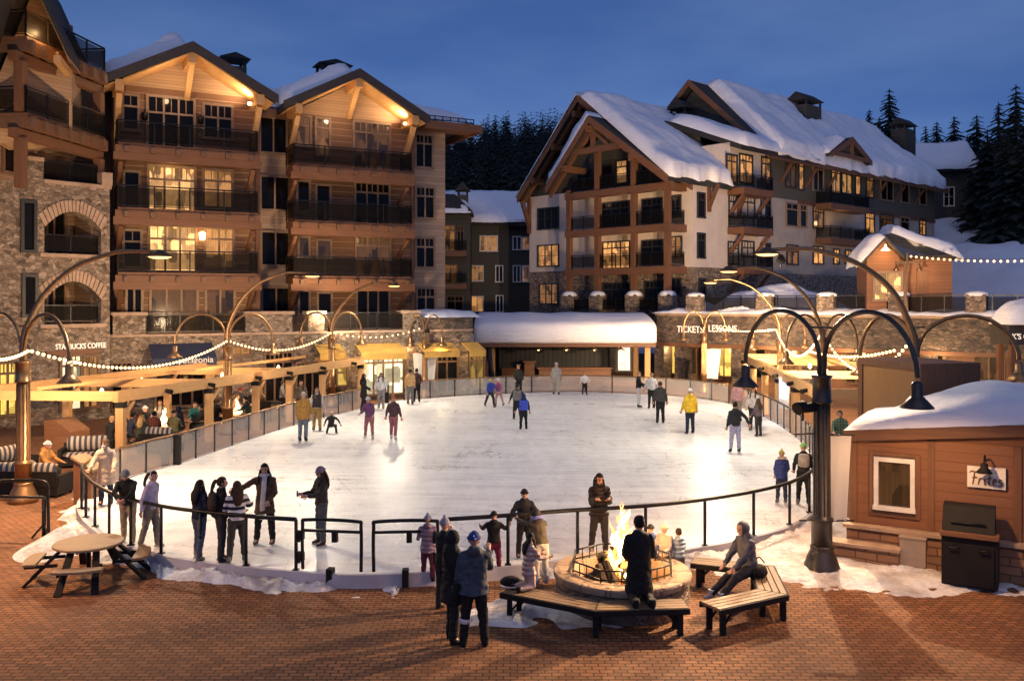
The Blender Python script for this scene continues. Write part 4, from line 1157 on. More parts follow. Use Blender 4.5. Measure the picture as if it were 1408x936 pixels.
yy = fS.x(1088, 6); chimney(Bd, W - 5.6, W - 3.6, yy - 1.4, yy + 1.4, 19.5, fS.z(1088, 134, 5), 'darklap')
yy = fS.x(1225, 6); chimney(Bd, W - 5.4, W - 3.8, yy - 1.4, yy + 1.4, 19, fS.z(1225, 167, 5), 'darklap')
yy = fS.x(945, 7); chimney(Bd, 9.2, 10.8, 8.0, 9.1, 18, fS.z(945, 146, 7), 'darklap')
for (px_, py_, v) in ((990, 245, -1), (1152, 305, -.6), (1062, 350, -1)):
    lamp('POINT', sidep(fS.x(px_, v), v - .4, fS.z(px_, py_, v)), 25, (1, .6, .25), .2, Bd, name='wall_light')
for xx in ((cols[0] + cols[1]) / 2, (cols[1] + cols[2]) / 2, (cols[2] + cols[3]) / 2):
    for z_ in (Zb_, Zc_): lamp('POINT', (xx, -1.0, z_ - .8), 9, (1, .6, .28), .2, Bd, name='porch_light')

# ------------------------------------------------------------------ the dark lodges further back
Mk = thing('dark_lodge', 'dark green lodge with snowy roof in the gap between the two large lodges', 'lodge', P(612, 412, 88))
Mk.location.z = 0
def mx(px): return (px - 612) / F * 88
def mz(py, Y=88): return H + (HZ - py) / F * Y
b = MB(); b.box(mx(645), mx(760), 0, 10, 2, mz(306)); b.build('wall', M['darklap'], Mk)
b = MB(); b.box(mx(600), mx(649), -4, 10, 2, mz(298)); b.build('wall', M['darklap'], Mk)
b = MB(); b.prism([(mx(590), -1.0, mz(312)), (mx(590), -1.0, mz(304)), (mx(590), 9, mz(250)), (mx(590), 9, mz(262))], (mx(780) - mx(590), 0, 0)); ro = b.build('roof', M['roof'], Mk)
snow_slab(ro, [(mx(590), -1, mz(306)), (mx(780), -1, mz(306)), (mx(780), 9, mz(252)), (mx(590), 9, mz(252))], .5, 40, 12, seed=41)
b = MB(); b.prism([(mx(596), -5, mz(300)), (mx(652), -5, mz(300)), (mx(652), -5, mz(296)), (mx(628), -3, mz(272)), (mx(596), -4, mz(272))], (0, 8, 0)); ro = b.build('roof', M['roof'], Mk)
snow_slab(ro, [(mx(592), -5, mz(299)), (mx(650), -5, mz(299)), (mx(640), 1.5, mz(266)), (mx(592), 1.5, mz(266))], .5, 14, 8, seed=42)
chimney(Mk, mx(631), mx(645), -2.6, -1.4, mz(290), mz(262) )
for r, p in (((661, 325, 683, 345), 'lit'), ((648, 366, 664, 386), 'lit'), ((682, 366, 691, 387), 'pane'), ((706, 366, 715, 387), 'pane'), ((719, 366, 727, 387), 'litdim'), ((648, 408, 664, 428), 'lit'), ((683, 407, 691, 428), 'pane'), ((706, 326, 716, 343), 'pane'), ((719, 327, 727, 343), 'litdim')):
    window(Mk, mx(r[0]), mx(r[2]), mz(r[3]), mz(r[1]), 0, p, 2, 0, 'white', 'window', .1, 0)
q84 = lambda px, py: ((px - 612) / F * 84, H + (HZ - py) / F * 84)
for r, p in (((616, 311, 629, 344), 'lit'), ((616, 365, 632, 388), 'litdim'), ((620, 408, 640, 430), 'pane'), ((634, 312, 641, 344), 'pane')):
    (a_, z1_), (b_, z0_) = q84(r[0], r[1]), q84(r[2], r[3])
    window(Mk, a_, b_, z0_, z1_, -4, p, 2, 0, 'casing', 'window', .1, .4)
for py in (346, 390):
    (a_, z_), (b_, _) = q84(600, py), q84(647, py)
    b = MB(); b.box(a_, b_, -5.2, -4.01, z_ - .5, z_); o = b.build('balcony', M['timber_x'], Mk); railing(o, [(a_, -5.1, z_), (b_, -5.1, z_)], 1.05)
Rk = thing('far_dark_lodge', 'dark timber lodge with snowy roof behind the right end of the cream lodge', 'lodge', P(1284, 412, 106), R(-14)); Rk.location.z = 0
def rx(px): return (px - 1284) / F * 106
def rz(py): return H + (HZ - py) / F * 106
b = MB(); b.box(rx(1270), rx(1345), 0, 9, 2, rz(238)); b.build('wall', M['darklap'], Rk)
b = MB(); b.prism([(rx(1240), -1, rz(238)), (rx(1240), -1, rz(232)), (rx(1240), 5, rz(192)), (rx(1240), 10, rz(238))], (rx(1342) - rx(1240), 0, 0)); ro = b.build('roof', M['roof'], Rk)
snow_slab(ro, [(rx(1240), -1, rz(234)), (rx(1342), -1, rz(234)), (rx(1340), 5, rz(193)), (rx(1240), 5, rz(193))], .8, 26, 10, seed=44)
window(Rk, rx(1297), rx(1309), rz(283), rz(259), 0, 'pane', 2, 2, 'white', 'window', .12, 0)
for r in ((1300, 305, 1310, 330), (1320, 318, 1332, 340), (1338, 318, 1344, 340)): window(Rk, rx(r[0]), rx(r[2]), rz(r[3]), rz(r[1]), 0, 'litdim', 1, 0, 'casing_dark', 'window', .1, 0)
for py in (290, 338):
    b = MB(); b.box(rx(1318), rx(1348), -2, -.01, rz(py) - .5, rz(py)); o = b.build('balcony', M['timber_x'], Rk); railing(o, [(rx(1318), -1.9, rz(py)), (rx(1348), -1.9, rz(py))], 1.05)
    q = MB(); q.beam((rx(1322), -.02, rz(py) - 2.4), (rx(1322), -1.8, rz(py) - .5), .2, .2); q.build('brace', M['timber_z'], o)

# ------------------------------------------------------------------ terrace wall with shops on the right
fT = Frame((9.2, 60.5), (28.5, 46.0))
T = fT.thing('terrace_arcade', 'low stone shop arcade with snowy railed terrace curving behind the right of the rink', 'arcade')
ZR = 4.35
tx = lambda px, v=0: fT.x(px, v)
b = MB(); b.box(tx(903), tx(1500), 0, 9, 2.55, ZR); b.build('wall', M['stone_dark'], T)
b = MB(); b.box(tx(903), tx(1500), 1.2, 9, -.05, 2.549); b.build('shop_wall', M['timber_z'], T)
b = MB(); b.box(tx(903), tx(1500), -.06, .3, 2.3, 2.548); b.build('lintel', M['timber_x'], T)
for px_ in (906, 934, 972, 1013, 1110, 1200, 1280, 1400):
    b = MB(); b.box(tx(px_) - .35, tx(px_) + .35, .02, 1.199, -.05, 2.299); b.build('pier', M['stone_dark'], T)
b = MB(); b.box(tx(903) - .05, tx(1500), -.12, .5, ZR + .001, ZR + .14); co_ = b.build('coping', M['cap'], T)
snow_slab(co_, [(tx(903), -.1, ZR + .14), (tx(1500), -.1, ZR + .14), (tx(1500), 8.5, ZR + .3), (tx(903), 8.5, ZR + .3)], .28, 90, 12, seed=51, lump=.9)
pts = [(tx(p_), .7, ZR + .15) for p_ in range(965, 1480, 36)]
railing(T, [pts[0], pts[-1]], 1.15, post=1.2)
for px_ in (950, 1047, 1132, 1232, 1340):
    b = MB(); b.box(tx(px_) - .5, tx(px_) + .5, .3, 1.1, ZR + .142, ZR + 1.35); o = b.build('pier', M['stone'], T)
    b = MB(); b.ball((tx(px_), .7, ZR + 1.33), (.62, .5, .2), 12, 8, keep=lambda u: u.z > -.2); b.build('snow_cap', M['snow'], o)
for r, p, c in (((910, 462, 922, 0), 'lityellow', 1), ((923, 462, 933, 0), 'lityellow', 1), ((976, 466, 1006, 0), 'lityellow', 3), ((942, 470, 958, 0), 'litdim', 2), ((1040, 465, 1052, 0), 'pane', 1), ((1060, 466, 1082, 0), 'litdim', 2),
                ((1165, 470, 1190, 0), 'litdim', 2), ((1262, 470, 1300, 0), 'lit', 3), ((1340, 480, 1380, 0), 'litdim', 2), ((1088, 466, 1106, 0), 'lit', 2)):
    shopfront(T, fT, r[0], r[1], r[2], 0, 1.2, p, c, 'casing', 'shop_window', .35, .45)
letters(T, 'TICKETS', tx(931), -.03, fT.z(945, 457, 0), .62, 'letters', sx=.8)
letters(T, 'LESSONS', tx(974), -.03, fT.z(988, 456, 0), .62, 'letters', sx=.8)
for px_ in (917, 990, 1095, 1180, 1280): lamp('POINT', (tx(px_), .4, 2.1), 110, (1, .66, .3), .25, T, name='shop_light')
for px_ in (1065, 1165, 1290): lamp('POINT', (tx(px_), -.8, 2.0), 170, (1, .64, .3), .25, T, name='shop_light')
# plant boxes / ground the terrace stands on
b = MB(); b.box(tx(890), tx(1500), 8.9, 70, -.05, ZR + .1)
kind(b.build('terrace_ground', M['snow'], None, fT.o, fT.ang), 'structure')
def mounds(x, y):
    d1 = 1 - math.hypot((x - 17.6) / 4.6, (y - 59.0) / 2.6); d2 = 1 - math.hypot((x - 13.2) / 1.6, (y - 62) / 1.2); d3 = 1 - math.hypot((x - 27.5) / 3.2, (y - 56) / 2.0)
    f_ = lambda d: math.sqrt(max(0, d)) if d > 0 else d
    return max(f_(d1) * 2.2, f_(d2) * .8, f_(d3) * .9) + .3 * fnoise((x * .7, y * .7, 33)) + .08 * fnoise((x * 3, y * 3, 3)) - .15
mo = snow_patch('snow_mound', mounds, 10, 32, 53, 66, .25, M['snow']); mo.location.z = ZR + .15

# timber ticket hut on the terrace
kx = lambda px: (px - 1212) / F * 52
kz = lambda py: H + (HZ - py) / F * 52
Kt = thing('terrace_hut', 'small timber hut with thick snowy gable roof and glowing window on the terrace', 'hut', (P(1212, 412, 52).x, 52, 0), R(-12))
b = MB(); b.box(kx(1193), kx(1302), 0, 3.4, ZR, kz(352)); b.prism([(kx(1193), 0, kz(352) + .001), (kx(1240), 0, kz(352) + .001), (kx(1214), 0, kz(330))], (0, 3.4, 0)); b.build('wall', M['hutlap'], Kt)
b = MB()
pk_, l_, r_ = (kx(1214), kz(326)), (kx(1183), kz(362)), (kx(1244), kz(360))
for e_ in (l_, r_): b.prism([(pk_[0], -.7, pk_[1]), (e_[0], -.7, e_[1]), (e_[0], -.7, e_[1] - .16), (pk_[0], -.7, pk_[1] - .18)], (0, 4.6, 0))
b.box(kx(1236), kx(1306), -.4, 3.9, kz(356), kz(352)); ro = b.build('roof', M['fascia'], Kt)
snow_slab(ro, [(kx(1183), 3.8, kz(362)), (kx(1183), -.65, kz(362)), (kx(1214), -.65, kz(327)), (kx(1214), 3.8, kz(327))], .5, 16, 10, seed=61)
snow_slab(ro, [(kx(1306), -.5, kz(356)), (kx(1306), 3.8, kz(356)), (kx(1222), 3.8, kz(320)), (kx(1222), -.62, kz(322))], .75, 24, 14, seed=62)
window(Kt, kx(1204), kx(1236), kz(411), kz(376), 0, 'litbright', 2, 2, 'casing_pale', 'window', .12, 0)
b = MB(); b.box(kx(1257), kx(1272), -.06, -.003, ZR + .1, kz(372)); b.build('door', M['timber_z'], Kt)
b = MB(); b.lathe([(.04, .35), (.06, .2), (.26, .0)], (kx(1215), -.5, kz(345)), 12); b.build('pendant_lamp', M['sconce'], Kt)
lamp('POINT', (kx(1215), -.9, kz(350)), 60, (1, .62, .28), .1, Kt, name='hut_light'); lamp('POINT', (kx(1264), -.9, kz(378)), 45, (1, .62, .28), .1, Kt, name='hut_light')

# ------------------------------------------------------------------ stage pavilion
Sx0, Sx1, SY = P(654, 412, 55).x, P(900, 412, 55).x, 55.0
S = thing('stage_pavilion', 'open timber stage with black curtain under a deep snow covered roof', 'stage', (0, SY, 0))
b = MB(); b.box(Sx0 + .4, Sx1 - .2, .6, 7, -.02, .42); b.build('stage_floor', M['timber_x'], S)
b = MB(); b.box(Sx0 + 1.4, P(846, 412, SY).x, 3.2, 3.3, .43, 2.7); b.build('curtain', M['curtain'], S)
b = MB(); b.box(Sx0 + .4, Sx1 - .2, 6.4, 6.5, .43, 4.2); b.build('back_wall', M['darklap'], S)
for px_ in (667, 882, 676, 893):
    xx = P(px_, 412, SY).x; b = MB(); b.box(xx - .17, xx + .17, .75 if px_ in (667, 893) else 2.4, 1.05 if px_ in (667, 893) else 2.7, 0, 2.75); b.build('post', M['cedar_z'], S)
b = MB()
arc = []
for i in range(9):
    t = R(90 * i / 8); arc.append((0, 0.0 + 5.2 * (1 - math.cos(t)), 2.72 + 1.15 * math.sin(t)))
poly = [V((Sx0, p[1], p[2])) for p in arc] + [V((Sx0, 5.2, 3.6)), V((Sx0, .1, 2.6))]
b.prism(poly, (Sx1 - Sx0, 0, 0)); ro = b.build('roof', M['fascia'], S)
b = MB(); b.box(Sx0 - .05, Sx1 + .05, -.12, .2, 2.5, 2.72); b.build('fascia_beam', M['timber_x'], ro)
sb = MB(); rs = []
prof = [(-.16, 2.73), (-.27, 2.86), (-.27, 3.3), (-.24, 3.72), (-.08, 3.93), (.5, 4.08), (2.4, 4.38), (4.2, 4.55), (5.3, 4.5), (5.4, 3.7)]
nx = 60
for i in range(nx + 1):
    xx = Sx0 - .1 + (Sx1 - Sx0 + .2) * i / nx; e = min(i, nx - i) / nx * (Sx1 - Sx0); k = min(1, .93 + e * .3)
    rs.append([V((xx, y_ * k + (1 - k) * 1.5 + .05 * fnoise((xx * .9, y_, z_)), 2.72 + (z_ - 2.72) * k + (.07 * fnoise((xx * .6, y_ * .8, 5)) if z_ > 3 else 0))) for y_, z_ in prof])
sb.rings(rs, 0, True, True); sb.build('snow_cover', M['snow'], ro)
for px_ in (668, 741, 780, 819, 856):
    xx = P(px_, 412, SY).x; b = MB(); b.tube([(xx, .9, 2.6), (xx, .9, 2.42)], .03, 6); b.lathe([(.06, 2.44), (.1, 2.36), (.25, 2.28), (.24, 2.275)], (xx, .9, 0), 14); o = b.build('stage_lamp', M['bronze'], S)
    b = MB(); b.ball((xx, .9, 2.29), .07, 8, 6); b.build('bulb', M['sconce'], o)
    lamp('SPOT', (xx, .9, 2.22), STAGE_W, (1, .66, .32), .06, o, (0, 0, 0), 140, .8)
# screen board
b = MB(); b.box(P(852, 412, SY).x, P(871, 412, SY).x, 1.2, 1.28, .9, 2.5); o = b.build('notice_board', M['casing_dark'], S)
b = MB(); x0_, x1_ = P(853.5, 412, SY).x, P(869.5, 412, SY).x; b.box(x0_, x1_, 1.17, 1.199, .98, 2.42); o2 = b.build('notice_sheet', emit('notice_glow', (.8, .74, .8), .28), o)
b = MB()
for i in range(9): b.box(x0_ + .06, x1_ - .06 - .1 * (i % 3), 1.16, 1.169, 1.06 + i * .145, 1.1 + i * .145)
b.build('notice_lines', M['casing'], o)
b = MB(); b.prism([(P(690, 412, 57).x, 2, .43), (P(690, 412, 57).x, 2.8, .43), (P(690, 412, 57).x, 2.8, 1.0)], (1.6, 0, 0)); b.build('ramp', M['timber_x'], S)
for (a_, b__, z0_, z1_, yy) in ((721, 735, .43, 1.4, 2.2), (741, 840, .43, 1.0, 1.9)):
    b = MB(); b.box(P(a_, 412, 57).x, P(b__, 412, 57).x, yy, yy + .8, z0_, z1_); b.box(P(a_, 412, 57).x - .1, P(b__, 412, 57).x + .1, yy - .12, yy + .9, z1_ + .001, z1_ + .08)
    b.build('counter', M['timber_x'], S)
# gathered dark blue cloth by the left post
b = MB(); xx = P(672, 412, SY).x
b.loft([((xx, .4, 2.6), (.16, 0, 0), (0, .12, 0)), ((xx + .05, .4, 1.7), (.17, 0, 0), (0, .1, 0)), ((xx + .15, .4, 1.1), (.1, 0, 0), (0, .08, 0)), ((xx + .2, .4, .5), (.22, 0, 0), (0, .12, 0))], 10)
b.build('gathered_cloth', M['navy'], S)

# ------------------------------------------------------------------ hills and conifers
b = MB(); nx, ny = 80, 26; base = []
for j in range(ny + 1):
    for i in range(nx + 1):
        xx = -260 + 520 * i / nx; t = j / ny; yy = 112 + 210 * t
        hh = (t ** .8) * (50 + 9 * math.sin(xx * .018 + 1.0) + 5 * fnoise((xx * .02, yy * .02, 3)))
        k = 1.0
        if xx > 40: hh = (t ** .8) * (30 + .05 * xx)
        base.append((xx, yy, hh * k - .05))
b.add(base, [(j * (nx + 1) + i, j * (nx + 1) + i + 1, (j + 1) * (nx + 1) + i + 1, (j + 1) * (nx + 1) + i) for j in range(ny) for i in range(nx)], 0, True)
hill = kind(b.build('hill', M['snow']), 'structure')
def hill_z(xx, yy):
    t = (yy - 112) / 210
    if t <= 0: return 0
    return (t ** .8) * ((50 + 9 * math.sin(xx * .018 + 1.0) + 5 * fnoise((xx * .02, yy * .02, 3))) if xx <= 40 else 30 + .05 * xx) - .05
def conifer_mesh(h, r, tiers, per, seed, bare=.08, wide=1.0):
    """drooping tapered boughs with ragged twig fans, spread on whorls up a trunk"""
    rnd = random.Random(seed); m = MB()
    for t in range(tiers):
        f = t / tiers; z = h * (bare + (1 - bare) * (f ** .92)); L0 = r * (1 - f) ** .8 * (.75 + .5 * rnd.random()) + .22
        k = max(4, int(per * (1 - f * .6))); a0 = rnd.random() * 6.28
        for i in range(k):
            if rnd.random() < .12: continue
            a = a0 + 6.283 * i / k + rnd.uniform(-.25, .25); L = L0 * rnd.uniform(.65, 1.12); d = V((math.cos(a), math.sin(a), 0)); s_ = V((-d.y, d.x, 0))
            droop = rnd.uniform(.25, .5); zz = z + rnd.uniform(-.25, .25) * h / tiers
            prev = V((0, 0, zz))
            for q in range(3):
                u0, u1 = q / 3, (q + 1) / 3
                p0 = V((0, 0, zz)) + d * L * u0 + V((0, 0, -droop * L * u0 ** 1.3)); p1 = V((0, 0, zz)) + d * L * u1 + V((0, 0, -droop * L * u1 ** 1.3 + .05 * L))
                w0, w1 = L * .2 * (1.0 if q else .4), L * (.26 if q < 2 else .02)
                dz = V((0, 0, -.1 * L))
                m.add([p0 - s_ * w0 + dz, p0 + V((0, 0, .03 * L)), p1, p1 - s_ * w1 * rnd.uniform(.7, 1.3) + dz], [(0, 1, 2, 3)], 0)
                m.add([p0 + s_ * w0 + dz, p0 + V((0, 0, .03 * L)), p1, p1 + s_ * w1 * rnd.uniform(.7, 1.3) + dz], [(0, 1, 2, 3)], 0)
                for sg in (-1, 1):
                    tp = p1 + s_ * sg * L * rnd.uniform(.2, .36) + d * L * .1 + V((0, 0, -.16 * L)); m.add([p0, p1, tp], [(0, 1, 2)], 0)
    return m
TR = []
for k in range(4):
    hh = 10.0; m = conifer_mesh(hh, [2.2, 2.7, 1.9, 2.4][k], [30, 32, 34, 30][k], 13, 100 + k, [.1, .06, .12, .2][k])
    tk = MB(); tk.tube([(0, 0, -.5), (0, 0, 5), (0, 0, 9.9)], [.24, .15, .03], 7)
    TR.append((m.mesh('crown', M['needle']), tk.mesh('trunk', M['bark'])))
LBL = ['tall spire shaped fir standing dark against the sky', 'broad dark conifer', 'slender pointed conifer', 'ragged dark conifer with a bare lower trunk']
def tree(px, ytop, ybase, Y, k, label):
    p = P(px, ybase, Y); top = P(px, ytop, Y).z; hgt = top - p.z
    t = thing('conifer', label, 'tree', p, random.uniform(0, 6), 'conifers behind the cream lodge')
    for nm, me in (('crown', TR[k][0]), ('trunk', TR[k][1])):
        o = bpy.data.objects.new(nm, me); C.objects.link(o); o.parent = t
    s_ = hgt / 10; t.scale = (s_ * random.uniform(.95, 1.15),) * 2 + (s_,)
for a in [(1223, 120, 300, 128, 0, 'tall spire shaped fir rising behind the second roof chimney'), (1195, 149, 300, 132, 2, 'small pointed fir just left of the tall spire shaped fir'),
          (1209, 160, 300, 134, 1, 'bushy fir squeezed between the tall spire fir and the small pointed fir'), (1246, 172, 300, 126, 3, 'fir topping out low at the right of the far chimney'),
          (1257, 184, 300, 130, 2, 'short thin fir peeping over the snowy roof at its dip'), (1273, 172, 300, 130, 2, 'slim fir, left one of a close pair over the far dark roof'), (1288, 166, 300, 131, 0, 'slim fir, right one of a close pair over the far dark roof'),
          (1312, 158, 300, 128, 1, 'broad ragged fir over the middle of the far dark roof'), (1343, 156, 335, 112, 0, 'pointed fir rising at the right end of the far dark roof'),
          (1373, 139, 340, 104, 2, 'tall narrow fir second from the right edge'), (1397, 114, 345, 98, 0, 'tallest dark fir at the right edge of the picture'), (1358, 176, 345, 100, 3, 'dark fir filling the gap before the narrow fir'),
          (1386, 172, 350, 94, 1, 'dense fir standing in front of the tallest fir at right'), (1410, 160, 352, 90, 3, 'fir cut by the right edge of the picture above the ski slope'), (1330, 185, 330, 118, 1, 'dense fir just behind the far dark roof end')]:
    tree(*a)
# wooded ridge seen between the lodges: one far-off mass
m = MB(); rnd = random.Random(5)
small = [conifer_mesh(10, [1.7, 2.1, 1.4][k], 12, 6, 300 + k, .05) for k in range(3)]
def scatter(n, xf, yf):
    for i in range(n):
        xx = xf(); yy = yf(); s_ = rnd.uniform(.8, 1.5); q = small[rnd.randrange(3)]; a = rnd.random() * 6.28; ca, sa = math.cos(a) * s_, math.sin(a) * s_; z0 = hill_z(xx, yy) - .5
        o = len(m.v)
        m.v += [(x_ * ca - y_ * sa + xx, x_ * sa + y_ * ca + yy, z_ * s_ * 1.15 + z0) for x_, y_, z_ in q.v]
        m.f += [tuple(v_ + o for v_ in f_) for f_ in q.f]; m.m += q.m; m.s += q.s
scatter(700, lambda: rnd.uniform(-40, 16), lambda: rnd.uniform(160, 318))
scatter(120, lambda: rnd.uniform(105, 190), lambda: rnd.uniform(140, 260))
kind(m.build('hillside_forest', M['needle']), 'stuff')
# ski slope rising at the right
def slope(x, y):
    t = max(0, min(1, (x - 34) / 10)); d = (y - 60) / 45
    return (1.0 + 9 * max(0, d) + 1.2 * fnoise((x * .1, y * .1, 2)) + .5 * fnoise((x * .4, y * .4, 6))) * t - .2
so_ = snow_patch('ski_slope', slope, 33, 75, 58, 112, 1.2, M['snow']); so_.location.z = ZR
# ------------------------------------------------------------------ lamp posts
def pend_shade(par, c, m, power, lit=True):
    """bell shaped opaque shade, its bulb, and the light it throws down"""
    b = MB(); x_, y_, z_ = c
    b.lathe([(.03, .46), (.07, .45), (.1, .4), (.1, .2), (.13, .17), (.29, .0), (.285, -.012), (.12, .15), (.085, .19), (.02, .2)], c, 20, cap=False)
    o = b.build('lamp_shade', M[m], par)
    b = MB(); b.ball((x_, y_, z_ + .1), .055, 10, 8); b.build('bulb', M['lampglow'], o)
    if lit: lamp('SPOT', (x_, y_, z_ + .02), power, LAMPC, .07, o, (0, 0, 0), 168, .5)
    return o
def arch_path(s, zc, k=1.0):
    return spline([(s * .03, 0, zc), (s * .035, 0, zc + .42 * k), (s * .12, 0, zc + .86 * k), (s * .3, 0, zc + 1.17 * k), (s * .52, 0, zc + 1.27 * k), (s * .74, 0, zc + 1.14 * k), (s * .91, 0, zc + .78 * k), (s * .985, 0, zc + .4 * k), (s, 0, zc + .12)], 5)
def lamp_post(label, X, Y, ang, s1=2.15, s2=2.15, tall=None, body='lampdark', arm='lampdark', zc=3.9, power=90, tallpower=300, banners=(), z0=0, tang=0.0, thick=1.0, pk=1.0, group='arched lamp posts round the ice'):
    t = thing('lamp_post', label, 'lamp post', (X, Y, z0), 0, group)
    k = thick
    b = MB(); b.lathe([(.37 * k, 0), (.37 * k, .1), (.35 * k, .16), (.33 * k, .2), (.3 * k, .3), (.24 * k, .42), (.225 * k, .46), (.24 * k, .5), (.215 * k, .54)], (0, 0, 0), 12); b.build('base', M[body], t)
    b = MB(); b.lathe([(.21 * k, .541), (.205 * k, 1.0), (.23 * k, 1.02), (.23 * k, 1.08), (.165 * k, 1.12), (.155 * k, zc - .56)], (0, 0, 0), 16)
    for i in range(12):
        a = 2 * math.pi * i / 12; b.beam((math.cos(a) * .158 * k, math.sin(a) * .158 * k, 1.13), (math.cos(a) * .15 * k, math.sin(a) * .15 * k, zc - .58), .03, .03)
    b.build('column', M[body], t)
    b = MB(); b.lathe([(.19 * k, zc - .56), (.205 * k, zc - .53), (.205 * k, zc - .5), (.185 * k, zc - .48), (.185 * k, zc - .06), (.21 * k, zc - .04), (.21 * k, zc), (.05, zc + .02)], (0, 0, 0), 16); b.build('collar', M[body], t)
    ca, sa = math.cos(ang), math.sin(ang); rt = lambda p: V((p[0] * ca - p[1] * sa, p[0] * sa + p[1] * ca, p[2]))
    for s in (s1, -s2):
        if not s: continue
        pp = [rt(p) for p in arch_path(s, zc)]
        b = MB(); b.tube(pp, .05 * k, 8); b.build('arched_arm', M[arm], t)
        e = pp[-1]; pend_shade(t, (e.x, e.y, e.z - .52), body, power * (pk if s > 0 else 1))
    b = MB(); b.tube([rt((-.26, 0, zc + .95)), rt((.26, 0, zc + .95))], .022, 6); b.build('cross_bar', M[arm], t)
    if tall:
        s, zt = tall; ct, st = math.cos(tang), math.sin(tang); sg = 1 if s > 0 else -1
        pts = [(0, 0, zc - .1), (0, 0, zc + .5), (s * .03, 0, zc + .95), (s * .16, 0, zt - 1.0), (s * .39, 0, zt - .28), (s * .68, 0, zt + .1), (s * .84, 0, zt + .14), (s, 0, zt + .12)]
        pp = [V((p.x * ct, p.x * st, p.z)) for p in spline(pts, 6)]; n = len(pp)
        b = MB(); b.tube(pp, [.1 * k - .062 * k * i / n for i in range(n)], 8); b.build('tall_arm', M['bronze'], t)
        e = pp[-1]; c = (e.x + sg * .1, e.y, e.z - .13)
        b = MB(); b.lathe([(.03, .2), (.12, .18), (.2, .1), (.34, .03), (.35, 0), (.33, 0)], c, 18, cap=False); o = b.build('lamp_head', M['bronze'], t)
        b = MB(); b.lathe([(.02, -.05), (.16, -.045), (.26, -.02), (.31, .012)], c, 16); b.build('lens', M['lampglow'], o)
        lamp('SPOT', (c[0], c[1], c[2] - .1), tallpower, LAMPC2, .18, o, (0, 0, 0), 172, .35)
    for (side, zt_, zb_, w_) in banners:
        b = MB()
        for zz in (zt_, zb_): b.tube([(0, 0, zz), (side * (w_ + .2), 0, zz)], .02, 6)
        b.build('banner_arm', M[body], t)
        b = MB(); nn = 10; x0_ = side * .15; x1_ = side * (.15 + w_)
        vs, fs = [], []
        for i in range(nn + 1):
            for j in range(7):
                u, q = j / 6, i / nn
                tap = 1 - .25 * q
                vs.append((x0_ + (x1_ - x0_) * u * tap, .025 * math.sin(u * 9 + q * 2) * (.3 + q), zt_ + (zb_ - zt_) * q))
        for i in range(nn):
            for j in range(6): fs.append((i * 7 + j, i * 7 + j + 1, i * 7 + j + 8, i * 7 + j + 7))
        b.add(vs, fs, 0, True); b.build('banner', M['cloth_white'], t)
    return t
fa = math.atan2(-1.95, 1.0)
PF = G(1130, 786)
t = lamp_post('nearest tall dark lamp post with two drooping bell lamps and a long white banner', PF.x, PF.y, fa, 2.2, 2.2, None, zc=3.9, power=PEND_R, banners=((1, 2.72, 1.02, .44),), thick=.97, pk=1.0)
for s_ in (-1,):
    b = MB(); b.tube([(s_ * .16, 0, 2.75), (s_ * .55, 0, 2.73)], .02, 6); b.build('banner_arm', M['lampdark'], t)
    b = MB(); b.tube([(-.16, -.05, 3.28), (-.5, -.12, 3.25)], [.1, .09], 10); b.build('spotlight', M['blackpaint'], t)
    b = MB(); b.tube([(s_ * .16, 0, 1.04), (s_ * .45, 0, 1.02)], .02, 6); b.build('banner_arm', M['lampdark'], t)
lamp_post('bronze lamp post at far left with a tall arm reaching over the seating', P(32, 412, 23.9).x, 23.9, math.atan2(-1.9, 2.3), 2.7, 2.9, (3.55, 6.55), 'bronze', 'bronze', zc=3.75, power=PEND_L, tallpower=TALLP * 1.4)
lamp_post('bronze lamp post rising through the left pergola, nearer one of two', P(313, 412, 36).x, 36, math.atan2(1.0, 2.0), 1.8, 2.0, (3.3, 6.35), 'bronze', 'bronze', zc=3.55, power=60, tallpower=TALLP)
lamp_post('bronze lamp post rising through the left pergola, farther one of two', P(456, 412, 45).x, 45, math.atan2(1.0, 1.6), 1.6, 1.6, (3.05, 6.1), 'bronze', 'bronze', zc=3.5, power=50, tallpower=TALLP)
lamp_post('bronze lamp post behind the kiosk with the brightest lamp on its tall arm', P(1258, 412, 24.5).x, 24.5, math.atan2(-.9, 2.2), 2.5, 1.4, (-3.95, 6.65), 'bronze', 'bronze', zc=3.7, power=60, tallpower=TALLP * .5, thick=1.15)
lamp_post('bronze lamp post in the right pergola whose tall arm shows just behind the nearest post', P(1131, 412, 31.5).x, 31.5, math.atan2(1.0, 2.0), 1.7, 1.7, (-3.2, 6.4), 'bronze', 'bronze', zc=3.6, power=50, tallpower=TALLP, thick=.85)
lamp_post('slim bronze lamp post at the far end of the right pergola', P(1072, 412, 42).x, 42, math.atan2(1.0, 2.0), 1.6, 1.6, (-3.15, 6.2), 'bronze', 'bronze', zc=3.5, power=40, tallpower=TALLP, thick=.8)
lamp_post('double arched lamp post with a white banner before the far right shops', P(968, 412, 52).x, 52, 0, 1.25, 1.2, None, 'bronze', 'bronze', zc=3.45, power=150, banners=((1, 2.55, .8, .85),), thick=.85, pk=.12, group='double arched lamp posts at the far end of the rink')
lamp_post('double arched lamp post with a pair of white banners left of the stage', P(584, 412, 48.8).x, 48.8, 0, .95, .8, None, 'bronze', 'bronze', zc=3.3, power=50, banners=((1, 2.5, .95, .5), (-1, 2.5, .95, .5)), thick=.8, group='double arched lamp posts at the far end of the rink')
